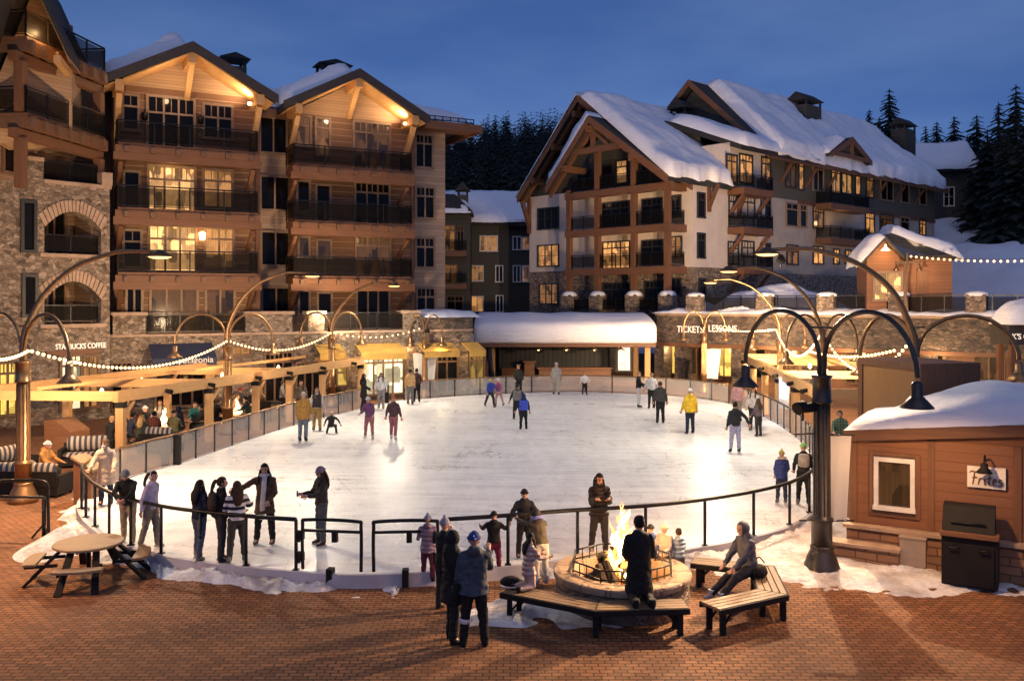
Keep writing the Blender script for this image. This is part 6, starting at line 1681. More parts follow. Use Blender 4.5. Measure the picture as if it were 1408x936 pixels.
for lab, px_, py_, w__ in (('pale timber table beside the teal jacketed person', 262, 604, 1.5), ('dark cafe table behind the left fence near the mustard jacket', 378, 575, 1.2), ('dark cafe table by the far end of the left pergola', 452, 556, 1.2), ('small cafe table before the bright shop window', 540, 541, 1.0), ('low table just right of the bright shop window', 555, 545, .9)):
    p = G(px_, py_); t = thing('cafe_table', lab, 'table', p, R(20), 'cafe tables beside the ice')
    b = MB(); b.box(-w__ / 2, w__ / 2, -.35, .35, .71, .75); b.build('tabletop', M['bench_x' if 'pale' in lab else 'blackpaint'], t)
    for sx in (-1, 1):
        for sy in (-1, 1): b = MB(); b.box(sx * (w__ / 2 - .06) - .025, sx * (w__ / 2 - .06) + .025, sy * .3 - .025, sy * .3 + .025, 0, .709); b.build('leg', M['blackpaint'], t)
# chairs on and under things near the far left fence
def chair(lab, px_, py_, ang, m_='blackpaint'):
    p = G(px_, py_); t = thing('metal_chair', lab, 'chair', p, ang, 'dark metal chairs beside the left pergola')
    b = MB(); b.box(-.22, .22, -.22, .22, .43, .46); b.build('seat', M[m_], t)
    b = MB(); b.box(-.22, .22, .19, .22, .6, .9); b.build('backrest', M[m_], t)
    for sx in (-1, 1):
        for sy in (-1, 1): b = MB(); b.box(sx * .2 - .018, sx * .2 + .018, sy * .2 - .018, sy * .2 + .018, 0, .429 if sy < 0 else .6); b.build('leg', M[m_], t)
for i, (a_, b_, lab) in enumerate(((364, 580, 'dark chair behind the left fence at the near side of its dark table'), (392, 571, 'dark chair behind the left fence at the far side of its dark table'), (438, 560, 'dark chair at the left of the table at the pergola end'), (466, 556, 'dark chair at the right of the table at the pergola end'))): chair(lab, a_, b_, R(40 * i))
# bins and gate posts where the left fence opens
for px_, py_, lab in ((227, 650, 'black gate post where the left fence opens'), (244, 648, 'black gate post just right of the left fence opening'), (532, 560, 'black gate post at the far left corner of the ice'), (951, 547, 'black gate post at the far right opening before the shops'), (977, 549, 'black gate post right of the far right opening')):
    p = G(px_, py_); t = thing('gate_post', lab, 'post', p, 0, 'black gate posts in the rink fence')
    b = MB(); b.box(-.09, .09, -.09, .09, 0, 1.1); b.build('post', M['blackpaint'], t); b = MB(); b.box(-.11, .11, -.11, .11, 1.101, 1.14); b.build('post_cap', M['iron'], t)
# cool white lit display and heater by the right fence
dp = G(1074, 592); t = thing('lit_display', 'tall cool white lit display panel on a right pergola post', 'display', (dp.x + .1, dp.y, 0), R(-62))
b = MB(); b.box(-.26, .26, 0, .06, .9, 2.2); b.build('frame', M['white'], t); b = MB(); b.box(-.22, .22, -.012, -.001, 1.3, 2.15); b.build('screen', emit('display_glow', (.72, .8, 1), .4), t)
b = MB(); b.box(-.05, .05, 0, .05, 0, .899); b.build('stand', M['white'], t)
lamp('SPOT', (-1.0, -1.2, 2.5), COOL_W, (.8, .87, 1), .1, t, (R(48), 0, R(-25)), 95, .8, 'display_light')
# parked car beyond the pergola
cp = G(203, 562); t = thing('parked_car', 'dark parked car half hidden beyond the left pergola', 'car', (cp.x, cp.y + 1, 0), R(8))
def car_section(xs): return xs
b = MB(); b.loft([((x_, 0, zc_), (0, wy, 0), (0, 0, hz)) for x_, zc_, wy, hz in ((-2.15, .6, .5, .15), (-2.1, .62, .78, .3), (-1.5, .66, .88, .38), (0, .68, .9, .4), (1.4, .66, .88, .36), (2.05, .6, .76, .28), (2.15, .58, .5, .15))], 16); b.build('body', plain('car_paint', (.03, .032, .04), .3, .3, coat=.6), t)
b = MB(); b.loft([((x_, 0, zc_), (0, wy, 0), (0, 0, hz)) for x_, zc_, wy, hz in ((-1.7, 1.0, .6, .06), (-1.15, 1.2, .7, .28), (0, 1.24, .72, .32), (.6, 1.2, .7, .27), (1.15, 1.0, .6, .06))], 14); b.build('cabin', M['pane'], t)
for sx in (-1.35, 1.35):
    for sy in (-1, 1):
        b = MB(); b.tube([(sx, sy * .68, .34), (sx, sy * .9, .34)], .34, 16); o = b.build('wheel', M['blackpaint'], t); b = MB(); b.tube([(sx, sy * .9, .34), (sx, sy * .915, .34)], .2, 12); b.build('rim', M['metergrey'], o)
for sy in (-1, 1): b = MB(); b.ball((2.08, sy * .55, .66), (.06, .16, .08), 8, 6); b.build('headlight', M['white'], t)

# low shop roof with rounded snow at the right edge
cp = P(1388, 412, 40); t = thing('shop_canopy', 'low dark shop roof under a rounded snow dome, cut by the right edge', 'canopy', (cp.x, 40, 0))
zb, zt = H + (HZ - 474) / F * 40, H + (HZ - 447) / F * 40; L = 4.5
b = MB(); b.box(0, L, 0, 1.6, zb, zt); ro = b.build('roof', M['fascia'], t)
for x_ in (.3, L - .3):
    for y_ in (.3, 1.3): b = MB(); b.box(x_ - .12, x_ + .12, y_ - .12, y_ + .12, 0, zb - .002); b.build('post', M['timber_z'], t)
snow_slab(ro, [(0, .0, zt), (L, .0, zt), (L, 1.6, zt), (0, 1.6, zt)], 1.1, 24, 16, seed=71, er=.8)
letters(t, "K'S GROUND", .1, -.02, zb + .25, .36, 'letters', sx=.9)
# ------------------------------------------------------------------ people
def remesh(mb, vox, name, mats, it=3, extra=None, fold=0):
    """fuse overlapping closed shapes into one continuous skin; extra (MB) adds small islands with their own material slots"""
    me = mb.mesh('tmp', mats[:1]); o = bpy.data.objects.new('tmp', me)
    r = o.modifiers.new('r', 'REMESH'); r.mode = 'VOXEL'; r.voxel_size = vox; r.use_smooth_shade = True
    s = o.modifiers.new('s', 'SMOOTH'); s.factor = .5; s.iterations = it
    out = baked(o); bpy.data.objects.remove(o); bpy.data.meshes.remove(me)
    if fold:
        out.vertices.foreach_get
        for v in out.vertices:
            p = v.co; v.co = p + v.normal * fold * (fnoise((p.x * 9, p.y * 9, p.z * 16 + fold * 900)) + .6 * fnoise((p.x * 22, p.y * 22, p.z * 12)))
    out.name = name; out.materials.clear()
    for m in mats: out.materials.append(m)
    if extra and extra.v:
        bm = bmesh.new(); bm.from_mesh(out)
        vs = [bm.verts.new(p) for p in extra.v]
        for f, m, sm in zip(extra.f, extra.m, extra.s):
            try: fc = bm.faces.new([vs[i] for i in f]); fc.material_index = m; fc.smooth = True
            except ValueError: pass
        bmesh.ops.recalc_face_normals(bm, faces=bm.faces); bm.to_mesh(out); bm.free()
    return out

def cloth(c, kind_='plain'):
    key = ('cloth', tuple(c), kind_)
    if key in _mc: return _mc[key]
    n = N('cloth_' + kind_); v = n.co(); g = n.noise(v, 9, 4); c2 = tuple(x * .6 for x in c)
    col = n.mix(n.ramp(g, [(.35, (0, 0, 0)), (.7, (1, 1, 1))]), c, c2)
    z = n.sep(n.tc.outputs['Object'])[2]
    n.i('Roughness', .8); n.i('Specular IOR Level', .3)
    if kind_ == 'puffer':
        n.i('Roughness', .45); w_ = n.math('ABSOLUTE', n.math('SINE', n.math('MULTIPLY', z, 38))); n.bump(n.math('ADD', w_, n.math('MULTIPLY', g, .5)), .8, .03)
    elif kind_ == 'stripe':
        col = n.mix(n.math('LESS_THAN', n.math('FRACT', n.math('MULTIPLY', z, 7.5)), .5), (.75, .72, .7), c); n.bump(n.noise(v, 40, 3), .3, .01)
    elif kind_ == 'plaid':
        o_ = n.sep(n.tc.outputs['Object']); a = n.math('LESS_THAN', n.math('FRACT', n.math('MULTIPLY', o_[0], 12)), .4); b_ = n.math('LESS_THAN', n.math('FRACT', n.math('MULTIPLY', z, 12)), .4)
        col = n.mix(n.math('MULTIPLY', n.math('ADD', a, b_), .5), col, (.03, .02, .02))
    elif kind_ == 'dots':
        vo = n.n('ShaderNodeTexVoronoi'); vo.inputs['Scale'].default_value = 14; n.l(v, vo.inputs['Vector']); col = n.mix(n.math('LESS_THAN', vo.outputs['Distance'], .28), col, (.7, .75, .85))
    else: n.bump(n.math('ADD', n.noise(v, 6, 3), n.math('MULTIPLY', g, .4)), .35, .03)
    n.col(col); _mc[key] = n.m; return n.m
SKIN = plain('skin', (.56, .32, .22), .55, c2=(.5, .27, .18)); EYE = plain('eye_dark', (.02, .015, .012), .2); LIP = plain('lips', (.36, .13, .1), .5); BLADE = plain('skate_blade', (.6, .6, .62), .25, .9)
HAIRC = {'black': (.012, .01, .009), 'brown': (.06, .03, .014), 'dark': (.025, .016, .011), 'blond': (.36, .22, .09), 'grey': (.3, .28, .26)}

def person(label, px, yf, h, yaw, jac, tro, head=('hair', 'dark'), z=ICE, shoe=(.02, .02, .02), jk='plain', hem=.5, al=(6, 9, 14, 0), ar=(6, 9, 14, 0), ll=(0, 3, 0), lr=(0, 3, 0),
           lean=0, hy=0, hp=0, glove=None, skate=True, wide=1.0, extra=(), loc=None, seat=None, vox=None, group=None, hood_back=False, tk='plain', longcoat_open=False, leg=1.0):
    p0 = loc if loc is not None else G(px, yf, z)
    t = thing('person', label, 'person', p0, R(yaw), group)
    Y = V(p0).y; vox = vox or (.02 if Y < 20 else .026 if Y < 32 else .034)
    S = h; hip = .52
    rn = random.Random(label)      # nobody stands quite straight
    if seat is None and ll == (0, 3, 0) and lr == (0, 3, 0):
        a = rn.uniform(-15, 15) if group in (SK, FA) else rn.uniform(-7, 7); ll, lr = (a + 4, rn.uniform(2, 6), max(0, a) + rn.uniform(2, 9)), (-a, rn.uniform(2, 6), rn.uniform(2, 9))
    if not hy: hy = rn.uniform(-18, 18)
    if al == (6, 9, 14, 0): al = (rn.uniform(-6, 22), rn.uniform(7, 16), rn.uniform(12, 45), rn.uniform(0, 14))
    if ar == (6, 9, 14, 0): ar = (rn.uniform(-6, 22), rn.uniform(7, 16), rn.uniform(12, 45), rn.uniform(0, 14))
    # ---- joints
    cl, sl = math.cos(R(lean)), math.sin(R(lean))
    def T(x, y, zz):      # torso space -> body space, leaning forward (-Y) about the hips
        q = zz - hip; return V((x, y * cl - q * sl, hip + y * sl + q * cl)) * S
    def legj(s, a, b, k):
        p = V((s * .052, 0, hip - .01)); A, B, K = R(a), R(b), R(k)
        d1 = V((s * math.sin(B), -math.sin(A) * math.cos(B), -math.cos(A) * math.cos(B))); d2 = V((s * math.sin(B) * .7, -math.sin(A - K), -math.cos(A - K))).normalized()
        kn = p + d1 * .245 * leg; an = kn + d2 * .235 * leg; return p * S, kn * S, an * S
    def armj(s, a, b, e, inw):
        A, B, E = R(a), R(b), R(a + e)
        sh = T(s * .101, 0, .79)
        d1 = V((s * math.sin(B), -math.sin(A + R(lean)) * math.cos(B), -math.cos(A + R(lean)) * math.cos(B))); d2 = V((s * (math.sin(B) * .6 - math.sin(R(inw))), -math.sin(E), -math.cos(E))).normalized()
        el = sh + d1 * .165 * S; wr = el + d2 * .148 * S; return sh, el, wr, d2
    LL, LR = legj(1, *ll), legj(-1, *lr); AL, AR = armj(1, *al), armj(-1, *ar)
    low = min(LL[2].z, LR[2].z) - .045 * S
    if skate: low -= .025 * S
    dz = -low if seat is None else seat - (hip - .075) * S
    up = V((0, 0, dz))
    sh_ = lambda v: v + up
    hc = T(0, -.012, .925) + V((0, -sl * .02 * S, 0))
    hm = Matrix.Rotation(R(hy), 3, 'Z') @ Matrix.Rotation(R(hp + lean * .4), 3, 'X'); HP = lambda x, y, zz: sh_(hc) + hm @ V((x * S, y * S, zz * S))
    skin = SKIN
    # ---- the body: one continuous skin
    b = MB()
    b.ball(HP(0, .004, .012), (.047 * S, .058 * S, .06 * S), 12, 10, rot=hm); b.ball(HP(0, -.014, -.03), (.036 * S, .042 * S, .038 * S), 10, 8, rot=hm)
    b.ball(HP(0, -.062, -.012), (.009 * S, .014 * S, .017 * S), 8, 6, rot=hm)
    for s in (-1, 1): b.ball(HP(s * .049, .004, -.008), (.008 * S, .014 * S, .02 * S), 8, 6, rot=hm)
    b.capsule(sh_(T(0, .004, .82)), HP(0, .008, -.03), .032 * S, .03 * S)
    b.loft([(sh_(T(0, 0, zz)), (rx_ * S, 0, 0), (0, ry_ * S * cl, ry_ * S * sl)) for zz, rx_, ry_ in ((.84, .04, .03), (.815, .1, .045), (.74, .105, .062), (.63, .085, .055), (.55, .098, .062), (.49, .08, .055))], 14)
    for s, (a_, k_, n_2) in ((1, LL), (-1, LR)):
        b.capsule(sh_(a_), sh_(k_), .058 * S, .038 * S); b.capsule(sh_(k_), sh_(n_2), .036 * S, .024 * S); b.capsule(sh_(n_2), sh_(n_2 + V((0, -.07, -.03)) * S), .024 * S, .018 * S)
    for s, (a_, e_, w__, d2) in ((1, AL), (-1, AR)):
        b.capsule(sh_(a_), sh_(e_), .032 * S, .026 * S); b.capsule(sh_(e_), sh_(w__), .025 * S, .017 * S); b.capsule(sh_(w__), sh_(w__ + d2 * .035 * S), .016 * S, .022 * S)
    ex = MB()
    for s in (-1, 1):
        ex.ball(HP(s * .019, -.051, .006), .0075 * S, 8, 6, m=1); ex.ball(HP(s * .019, -.05, .02), (.012 * S, .005 * S, .003 * S), 6, 4, m=1, rot=hm)
    ex.ball(HP(0, -.053, -.038), (.014 * S, .006 * S, .004 * S), 8, 4, m=2, rot=hm)
    hmat = cloth(glove) if glove else SKIN
    for s, (a_, e_, w__, d2) in ((1, AL), (-1, AR)):
        side = V((0, 1, 0)).cross(d2); side = side.normalized() if side.length > .1 else V((1, 0, 0)); nrm = d2.cross(side).normalized()
        gl = 1.25 if glove else 1.0; fr = .0068 * S * gl
        base = sh_(w__) + d2 * .05 * S
        ex.loft([(sh_(w__) + d2 * u * S, side * a2 * S * gl, nrm * b2 * S * gl) for u, a2, b2 in ((-.01, .015, .012), (.015, .021, .013), (.045, .024, .012), (.06, .021, .009))], 10, 3)
        for k, L in enumerate((.036, .043, .04, .031)):
            o_ = base + side * (k - 1.5) * .0125 * S * gl; c1 = o_ + d2 * L * .5 * S - nrm * .004 * S; c2 = c1 + (d2 * .8 - nrm * .55).normalized() * L * .55 * S
            ex.tube([o_, c1, c2], [fr, fr * .95, fr * .6], 6, 3)
        th = sh_(w__) + d2 * .018 * S - side * s * .02 * S
        ex.tube([th, th + (d2 * .6 - side * s * .7).normalized() * .024 * S, th + (d2 * 1.0 - side * s * .5).normalized() * .046 * S], [fr * 1.2, fr * 1.1, fr * .6], 6, 3)
    me = remesh(b, vox * .8, 'body', [SKIN, EYE, LIP, hmat], 2, ex)
    o = bpy.data.objects.new('body', me); C.objects.link(o); o.parent = t
    # ---- jacket
    b = MB(); w = wide
    rows = [(.868, .036, .036), (.845, .062, .046), (.822, .094, .056), (.79, .112, .066), (.72, .112, .076), (.63, .1, .074), (.56, .106, .08)]; w = 1 + (w - 1) * .7
    rows = [(zz, rx_ * w, ry_ * w) for zz, rx_, ry_ in rows]
    if hem < .5:
        for k in range(1, 4): zz = .54 + (hem - .54) * k / 3; rows.append((zz, (.106 + .008 * k) * w, (.08 + .01 * k) * w))
    else: rows.append((hem, .108 * w, .084 * w))
    els = []
    for zz, rx_, ry_ in rows:
        if zz >= hip - .02: els.append((sh_(T(0, 0, zz)), (rx_ * S, 0, 0), (0, ry_ * S * cl, ry_ * S * sl)))
        else:
            m_ = (LL[1] + LR[1]) / 2; m0 = (LL[0] + LR[0]) / 2; u = (hip - zz) / .245; els.append((sh_(m0.lerp(m_, u)), (rx_ * S, 0, 0), (0, ry_ * S, 0)))
    b.loft(els, 16)
    for s, (a_, e_, w__, d2) in ((1, AL), (-1, AR)):
        b.capsule(sh_(a_), sh_(e_), .04 * S * w, .038 * S * w); b.capsule(sh_(e_), sh_(w__ - d2 * .012 * S), .037 * S * w, .028 * S * w)
    b.tube([sh_(T(0, .0, .83)), sh_(T(0, -.004, .868))], [.058 * S, .05 * S], 12)
    if hood_back: b.ball(sh_(T(0, .055, .845)), (.07 * S, .045 * S, .045 * S), 10, 8)
    me = remesh(b, vox, 'jacket', [cloth(jac, jk)], 3, fold=.009 * S); o = bpy.data.objects.new('jacket', me); C.objects.link(o); o.parent = t; jo = o
    # ---- trousers
    b = MB(); b.ball(sh_((LL[0] + LR[0]) / 2 + V((0, .005, .01)) * S), (.098 * S, .074 * S, .07 * S), 12, 8)
    for s, (a_, k_, n_2) in ((1, LL), (-1, LR)):
        b.capsule(sh_(a_), sh_(k_), .066 * S, .048 * S); b.capsule(sh_(k_), sh_(n_2 + (n_2 - k_).normalized() * -.005 * S), .047 * S, .039 * S)
    me = remesh(b, vox, 'trousers', [cloth(tro, tk)], 3, fold=.008 * S); o = bpy.data.objects.new('trousers', me); C.objects.link(o); o.parent = t
    # ---- boots or skates
    for s, (a_, k_, n_2) in ((1, LL), (-1, LR)):
        b = MB(); f = V((s * .012, -.085, 0)) * S; n3 = sh_(n_2)
        b.loft([(n3 + V((0, .0, .035)) * S, (.034 * S, 0, 0), (0, .036 * S, 0)), (n3 + V((0, .002, 0)) * S, (.033 * S, 0, 0), (0, .036 * S, 0)), (n3 + V((0, -.012, -.022)) * S + f * .12, (.033 * S, 0, 0), (0, .055 * S, 0)), (n3 + V((0, -.02, -.036)) * S + f * .2, (.032 * S, 0, 0), (0, .068 * S, 0)), (n3 + V((0, -.02, -.046)) * S + f * .2, (.031 * S, 0, 0), (0, .066 * S, 0))], 12)
        o = b.build('boot', cloth(shoe), t)
        if skate:
            b = MB(); b.beam(n3 + V((0, .05, -.058)) * S, n3 + V((s * .012, -.1, -.058)) * S, .006, .024 * S); b.build('blade', BLADE, o)
    # ---- hair, hats, hoods
    hk, hcx = head[0], head[1]
    hcol = HAIRC.get(head[1], head[1]) if isinstance(head[1], str) else head[1]
    def shell(nm, mat, k, zcut, ycut, ofs=(0, .004, .012), rr=(.047, .058, .06)):
        b = MB(); b.ball(HP(*ofs), tuple(r_ * k * S for r_ in rr), 18, 14, rot=hm, keep=lambda u: u.z > zcut and not (u.y < -ycut and u.z < .42)); return b
    hairmat = lambda c: cloth(c)
    hc_hair = HAIRC[head[2]] if len(head) > 2 else (hcol if hk in ('hair', 'long', 'pony', 'bun') else HAIRC['dark'])
    if hk in ('hair', 'long', 'pony', 'bun') or len(head) > 2:
        b = shell('hair', None, 1.1, -.55, .25)
        lg = head[3] if len(head) > 3 else ('long' if hk == 'long' else 'pony' if hk == 'pony' else '')
        if lg == 'long':
            b.loft([(HP(0, .035, .02), (.05 * S, 0, 0), (0, .028 * S, 0)), (HP(0, .045, -.04), (.062 * S, 0, 0), (0, .03 * S, 0)), (sh_(T(0, .07, .83)), (.07 * S, 0, 0), (0, .03 * S, 0)), (sh_(T(0, .085, .75)), (.058 * S, 0, 0), (0, .02 * S, 0)), (sh_(T(0, .085, .7)), (.03 * S, 0, 0), (0, .01 * S, 0))], 12)
            for s in (-1, 1): b.loft([(HP(s * .045, -.005, .0), (.014 * S, 0, 0), (0, .026 * S, 0)), (HP(s * .056, -.012, -.06), (.018 * S, 0, 0), (0, .024 * S, 0)), (sh_(T(s * .06, -.06, .8)), (.02 * S, 0, 0), (0, .014 * S, 0)), (sh_(T(s * .06, -.078, .74)), (.008 * S, 0, 0), (0, .006 * S, 0))], 8)
        if lg == 'pony': b.tube(spline([HP(0, .055, .03), HP(0, .09, .015), sh_(T(0, .11, .84)), sh_(T(0, .1, .75))], 5), [.018 * S] * 3 + [.024 * S] * 6 + [.02 * S] * 4 + [.014 * S, .01 * S, .005 * S], 8)
        if hk == 'bun' or lg == 'bun': b.ball(HP(0, .045, .06), .026 * S, 10, 8)
        b.build('hair', hairmat(hc_hair), t)
    if hk in ('beanie', 'pom', 'dots', 'cap'):
        b = MB(); b.ball(HP(0, .004, .018), (.054 * S, .065 * S, .066 * S), 18, 12, rot=hm, keep=lambda u: u.z > .05)
        pts = [HP(.0545 * math.cos(a), .004 + .0655 * math.sin(a), .022) for a in [i * math.pi / 10 for i in range(20)]]; b.tube(pts, .011 * S, 6, closed=True)
        ho = b.build('beanie', cloth(hcol, 'dots' if hk == 'dots' else 'plain'), t)
        if hk == 'pom': b = MB(); b.ball(HP(0, .008, .094), .021 * S, 10, 8); b.build('pompom', cloth(tuple(min(.8, x * 1.5 + .05) for x in hcol)), ho)
        if hk == 'cap': b = MB(); b.loft([(HP(0, -.062, .022), (.04 * S, 0, 0), (0, 0, .006 * S)), (HP(0, -.1, .014), (.03 * S, 0, 0), (0, 0, .004 * S))], 10); b.build('peak', cloth(hcol), ho)
    if hk == 'hood':
        b = MB(); b.ball(HP(0, .012, .008), (.064 * S, .074 * S, .076 * S), 18, 14, rot=hm, keep=lambda u: not (u.y < -.5 and abs(u.x) < .75 and u.z < .62))
        b.loft([(HP(0, .02, -.03), (.06 * S, 0, 0), (0, .05 * S, 0)), (sh_(T(0, .02, .845)), (.085 * S, 0, 0), (0, .062 * S, 0)), (sh_(T(0, .02, .81)), (.09 * S, 0, 0), (0, .06 * S, 0))], 14, cap=False); b.build('hood', cloth(hcol, jk), t)
    if hk == 'helmet':
        b = MB(); b.ball(HP(0, .004, .02), (.06 * S, .07 * S, .066 * S), 18, 12, rot=hm, keep=lambda u: u.z > -.15 and not (u.y < -.6 and u.z < .35)); b.build('helmet', cloth(hcol), t)
    # ---- things worn
    for e in extra:
        if e[0] == 'backpack':
            b = MB(); b.loft([(sh_(T(0, .1, zz)), (rx_ * S, 0, 0), (0, ry_ * S, 0)) for zz, rx_, ry_ in ((.82, .05, .03), (.8, .085, .05), (.7, .095, .062), (.62, .09, .055), (.6, .06, .03))], 14); b.build('backpack', cloth(e[1]), t)
        elif e[0] == 'scarf':
            b = MB(); b.tube([sh_(T(.055 * math.cos(a), .0 + .055 * math.sin(a), .852)) for a in [i * math.pi / 7 for i in range(14)]], .022 * S, 8, closed=True)
            b.loft([(sh_(T(.02, -.075, .84)), (.03 * S, 0, 0), (0, .01 * S, 0)), (sh_(T(.015, -.1, .7)), (.032 * S, 0, 0), (0, .009 * S, 0)), (sh_(T(.0, -.1, .5)), (.034 * S, 0, 0), (0, .008 * S, 0)), (sh_(T(-.01, -.09, .3)), (.036 * S, 0, 0), (0, .007 * S, 0))], 10); b.build('scarf', cloth(e[1]), t)
        elif e[0] == 'earmuffs':
            b = MB()
            for s in (-1, 1): b.ball(HP(s * .058, .002, -.004), (.018 * S, .026 * S, .026 * S), 10, 8, rot=hm)
            b.tube(spline([HP(-.056, .002, .01), HP(-.045, .004, .06), HP(0, .004, .082), HP(.045, .004, .06), HP(.056, .002, .01)], 4), .006 * S, 6); b.build('earmuffs', cloth(e[1]), t)
        elif e[0] == 'mask':
            b = MB(); b.ball(HP(0, -.04, -.03), (.034 * S, .026 * S, .028 * S), 12, 8, rot=hm, keep=lambda u: u.y < .1); b.build('face_mask', cloth(e[1]), t)
        elif e[0] == 'bag':
            b = MB(); s = e[2]; b.loft([(sh_(T(s * .15, .02, zz)), (.025 * S, 0, 0), (0, ry_ * S, 0)) for zz, ry_ in ((.56, .05), (.54, .075), (.46, .08), (.42, .06))], 10); b.tube(spline([sh_(T(s * .15, .0, .56)), sh_(T(s * .1, -.085, .68)), sh_(T(-s * .06, -.06, .83)), sh_(T(-s * .03, .075, .8)), sh_(T(s * .12, .08, .6))], 4), .007 * S, 6); b.build('shoulder_bag', cloth(e[1]), t)
        elif e[0] == 'phone':
            s = e[1]; a = AL if s > 0 else AR; c = sh_(a[2] + a[3] * .075 * S); b = MB(); b.obox(c + V((0, -.012, .02)), (.04 * S, .008, .08 * S)); b.build('phone', M['blackpaint'], t)
        elif e[0] == 'vest':
            b = MB(); b.loft([(sh_(T(0, 0, zz)), (rx_ * S, 0, 0), (0, ry_ * S, 0)) for zz, rx_, ry_ in ((.83, .1, .062), (.79, .132, .08), (.7, .134, .092), (.56, .128, .094), (.53, .124, .09))], 16); b.build('vest', cloth(e[1], 'puffer'), t)
        elif e[0] == 'stripebands':
            for s, (a_, k_, n_2) in ((1, LL),):
                b = MB(); d = (n_2 - k_); q = sh_(k_ + d * .12); b.tube([q, q + d * .16], .052 * S, 14); b.build('leg_band', cloth((.7, .7, .7)), t)
        elif e[0] == 'ears':
            ho = [c for c in t.children if c.name.startswith(('beanie', 'hood'))]
            for s in (-1, 1): b = MB(); b.lathe([(.014 * S, 0), (.01 * S, .02 * S), (.002 * S, .036 * S)], HP(s * .045, 0, .07), 8); b.build('hat_ear', cloth(e[1]), ho[0] if ho else t)
        elif e[0] == 'furtrim':
            b = MB(); pts = [sh_(T(.07 * math.cos(a), .03 + .05 * math.sin(a), .86)) for a in [i * math.pi / 8 for i in range(16)]]; b.tube(pts, .024 * S, 8, closed=True); b.build('fur_collar', cloth(e[1]), t)
    return t

K_, DK, NV, GY, CR, BR = (.012, .012, .013), (.028, .026, .027), (.015, .02, .045), (.13, .13, .14), (.55, .44, .34), (.09, .05, .03)
JN, KH, WH, MR, PU = (.1, .115, .15), (.3, .24, .17), (.7, .67, .63), (.17, .03, .055), (.16, .06, .15)
SK = 'skaters out on the ice'; FA = 'small far skaters at the end of the ice'; DN = 'people seated under the left pergola'
# skaters near the front left
person('woman in a long cream coat and face mask leaning at the left fence', 146, 694, 1.62, 10, CR, NV, ('pony', 'brown'), hem=.3, al=(15, 18, 40, 10), ar=(20, 20, 35, 0), extra=(('mask', (.75, .75, .75)),), shoe=DK, wide=1.1, lean=6)
person('man in a grey beanie and black jacket resting both hands on the railing', 176, 746, 1.58, 8, K_, KH, ('beanie', (.2, .22, .24)), lean=17, hp=18, al=(38, 4, 22, 38), ar=(38, 4, 22, 38), shoe=(.3, .24, .18))
person('skater in a lavender fleece with a dark ponytail and white earmuffs', 207, 753, 1.56, 78, (.48, .44, .62), (.2, .17, .15), ('pony', 'dark'), al=(-14, 8, 20, 0), ar=(-22, 10, 18, 0), lean=4, extra=(('earmuffs', WH),), ll=(10, 3, 8), lr=(-8, 3, 8), shoe=(.25, .2, .16))
person('person in a dark navy hoodie holding up a phone by the railing', 274, 769, 1.54, 150, NV, JN, ('long', 'dark'), al=(24, 14, 70, 20), ar=(8, 16, 34, 15), extra=(('phone', 1),), shoe=(.3, .26, .22), wide=1.05)
person('woman in black with a brown ponytail and backpack hugging the striped sweater', 304, 772, 1.62, 120, K_, (.045, .04, .035), ('pony', 'brown'), al=(35, 10, 50, 0), ar=(30, 6, 40, 10), extra=(('backpack', (.07, .045, .03)),), shoe=DK)
person('girl in a navy and white striped sweater seen from behind at the railing', 326, 774, 1.56, 205, NV, (.07, .065, .05), ('long', 'brown'), jk='stripe', al=(20, 14, 55, 0), ar=(35, 20, 45, -10), ll=(0, 6, 0), lr=(0, 6, 0), shoe=(.25, .23, .2))
person('woman in an open dark brown coat with a long pale scarf and furry boots', 364, 748, 1.66, 0, BR, K_, ('long', 'black'), hem=.38, al=(10, 12, 40, 30), ar=(52, 48, 22, -30), extra=(('scarf', (.6, .58, .62)),), shoe=(.13, .1, .08), ll=(0, 7, 0), lr=(0, 7, 0), wide=1.06, hp=8)
person('woman in a mauve beanie and dark jacket reading her phone on the ice', 442, 749, 1.6, -55, (.05, .04, .035), (.09, .095, .115), ('beanie', (.3, .22, .26), 'brown', 'long'), al=(30, 6, 62, 12), ar=(26, 6, 66, 12), hp=18, extra=(('phone', -1),), shoe=DK)
# children and grown ups along the outside of the near railing
person('child in a quilted mauve coat and crimson snow trousers at the gate', 588, 797, 1.22, 176, (.28, .2, .27), MR, ('pom', (.28, .27, .36)), z=.1, jk='puffer', hem=.44, al=(20, 18, 40, 0), ar=(20, 18, 40, 0), skate=False, shoe=DK, hood_back=True)
person('person in a grey pompom beanie rubbing their face behind the black coats', 611, 838, 1.58, 150, K_, DK, ('pom', (.3, .29, .36)), z=0, al=(45, 8, 95, 15), ar=(10, 10, 10, 0), skate=False)
person('man in a long black hooded coat turned to the right on the paving', 622, 880, 1.72, 125, K_, K_, ('hood', K_), z=0, hem=.36, al=(30, 8, 80, 20), ar=(10, 8, 25, 0), skate=False, shoe=K_, wide=1.12, extra=(('bag', K_, -1),))
person('man in a spotted blue beanie and slate jacket seen from behind', 652, 888, 1.76, 184, (.06, .075, .1), K_, ('dots', (.03, .05, .22)), z=0, al=(6, 12, 8, 0), ar=(40, 14, 95, 10), skate=False, shoe=K_, wide=1.14, hem=.47, extra=(('stripebands',),), hood_back=True, ll=(0, 6, 0), lr=(0, 6, 0))
person('child in a black jacket and red snow trousers hanging on the railing', 679, 789, 1.2, 180, K_, (.24, .03, .06), ('beanie', K_), z=.1, al=(50, 30, 40, 0), ar=(50, 30, 40, 0), skate=False, shoe=K_, hood_back=True)
person('person in a black beanie on the ice facing the gathered children', 721, 768, 1.35, 5, DK, DK, ('beanie', K_), al=(20, 30, 30, 0), ar=(20, 30, 30, 0))
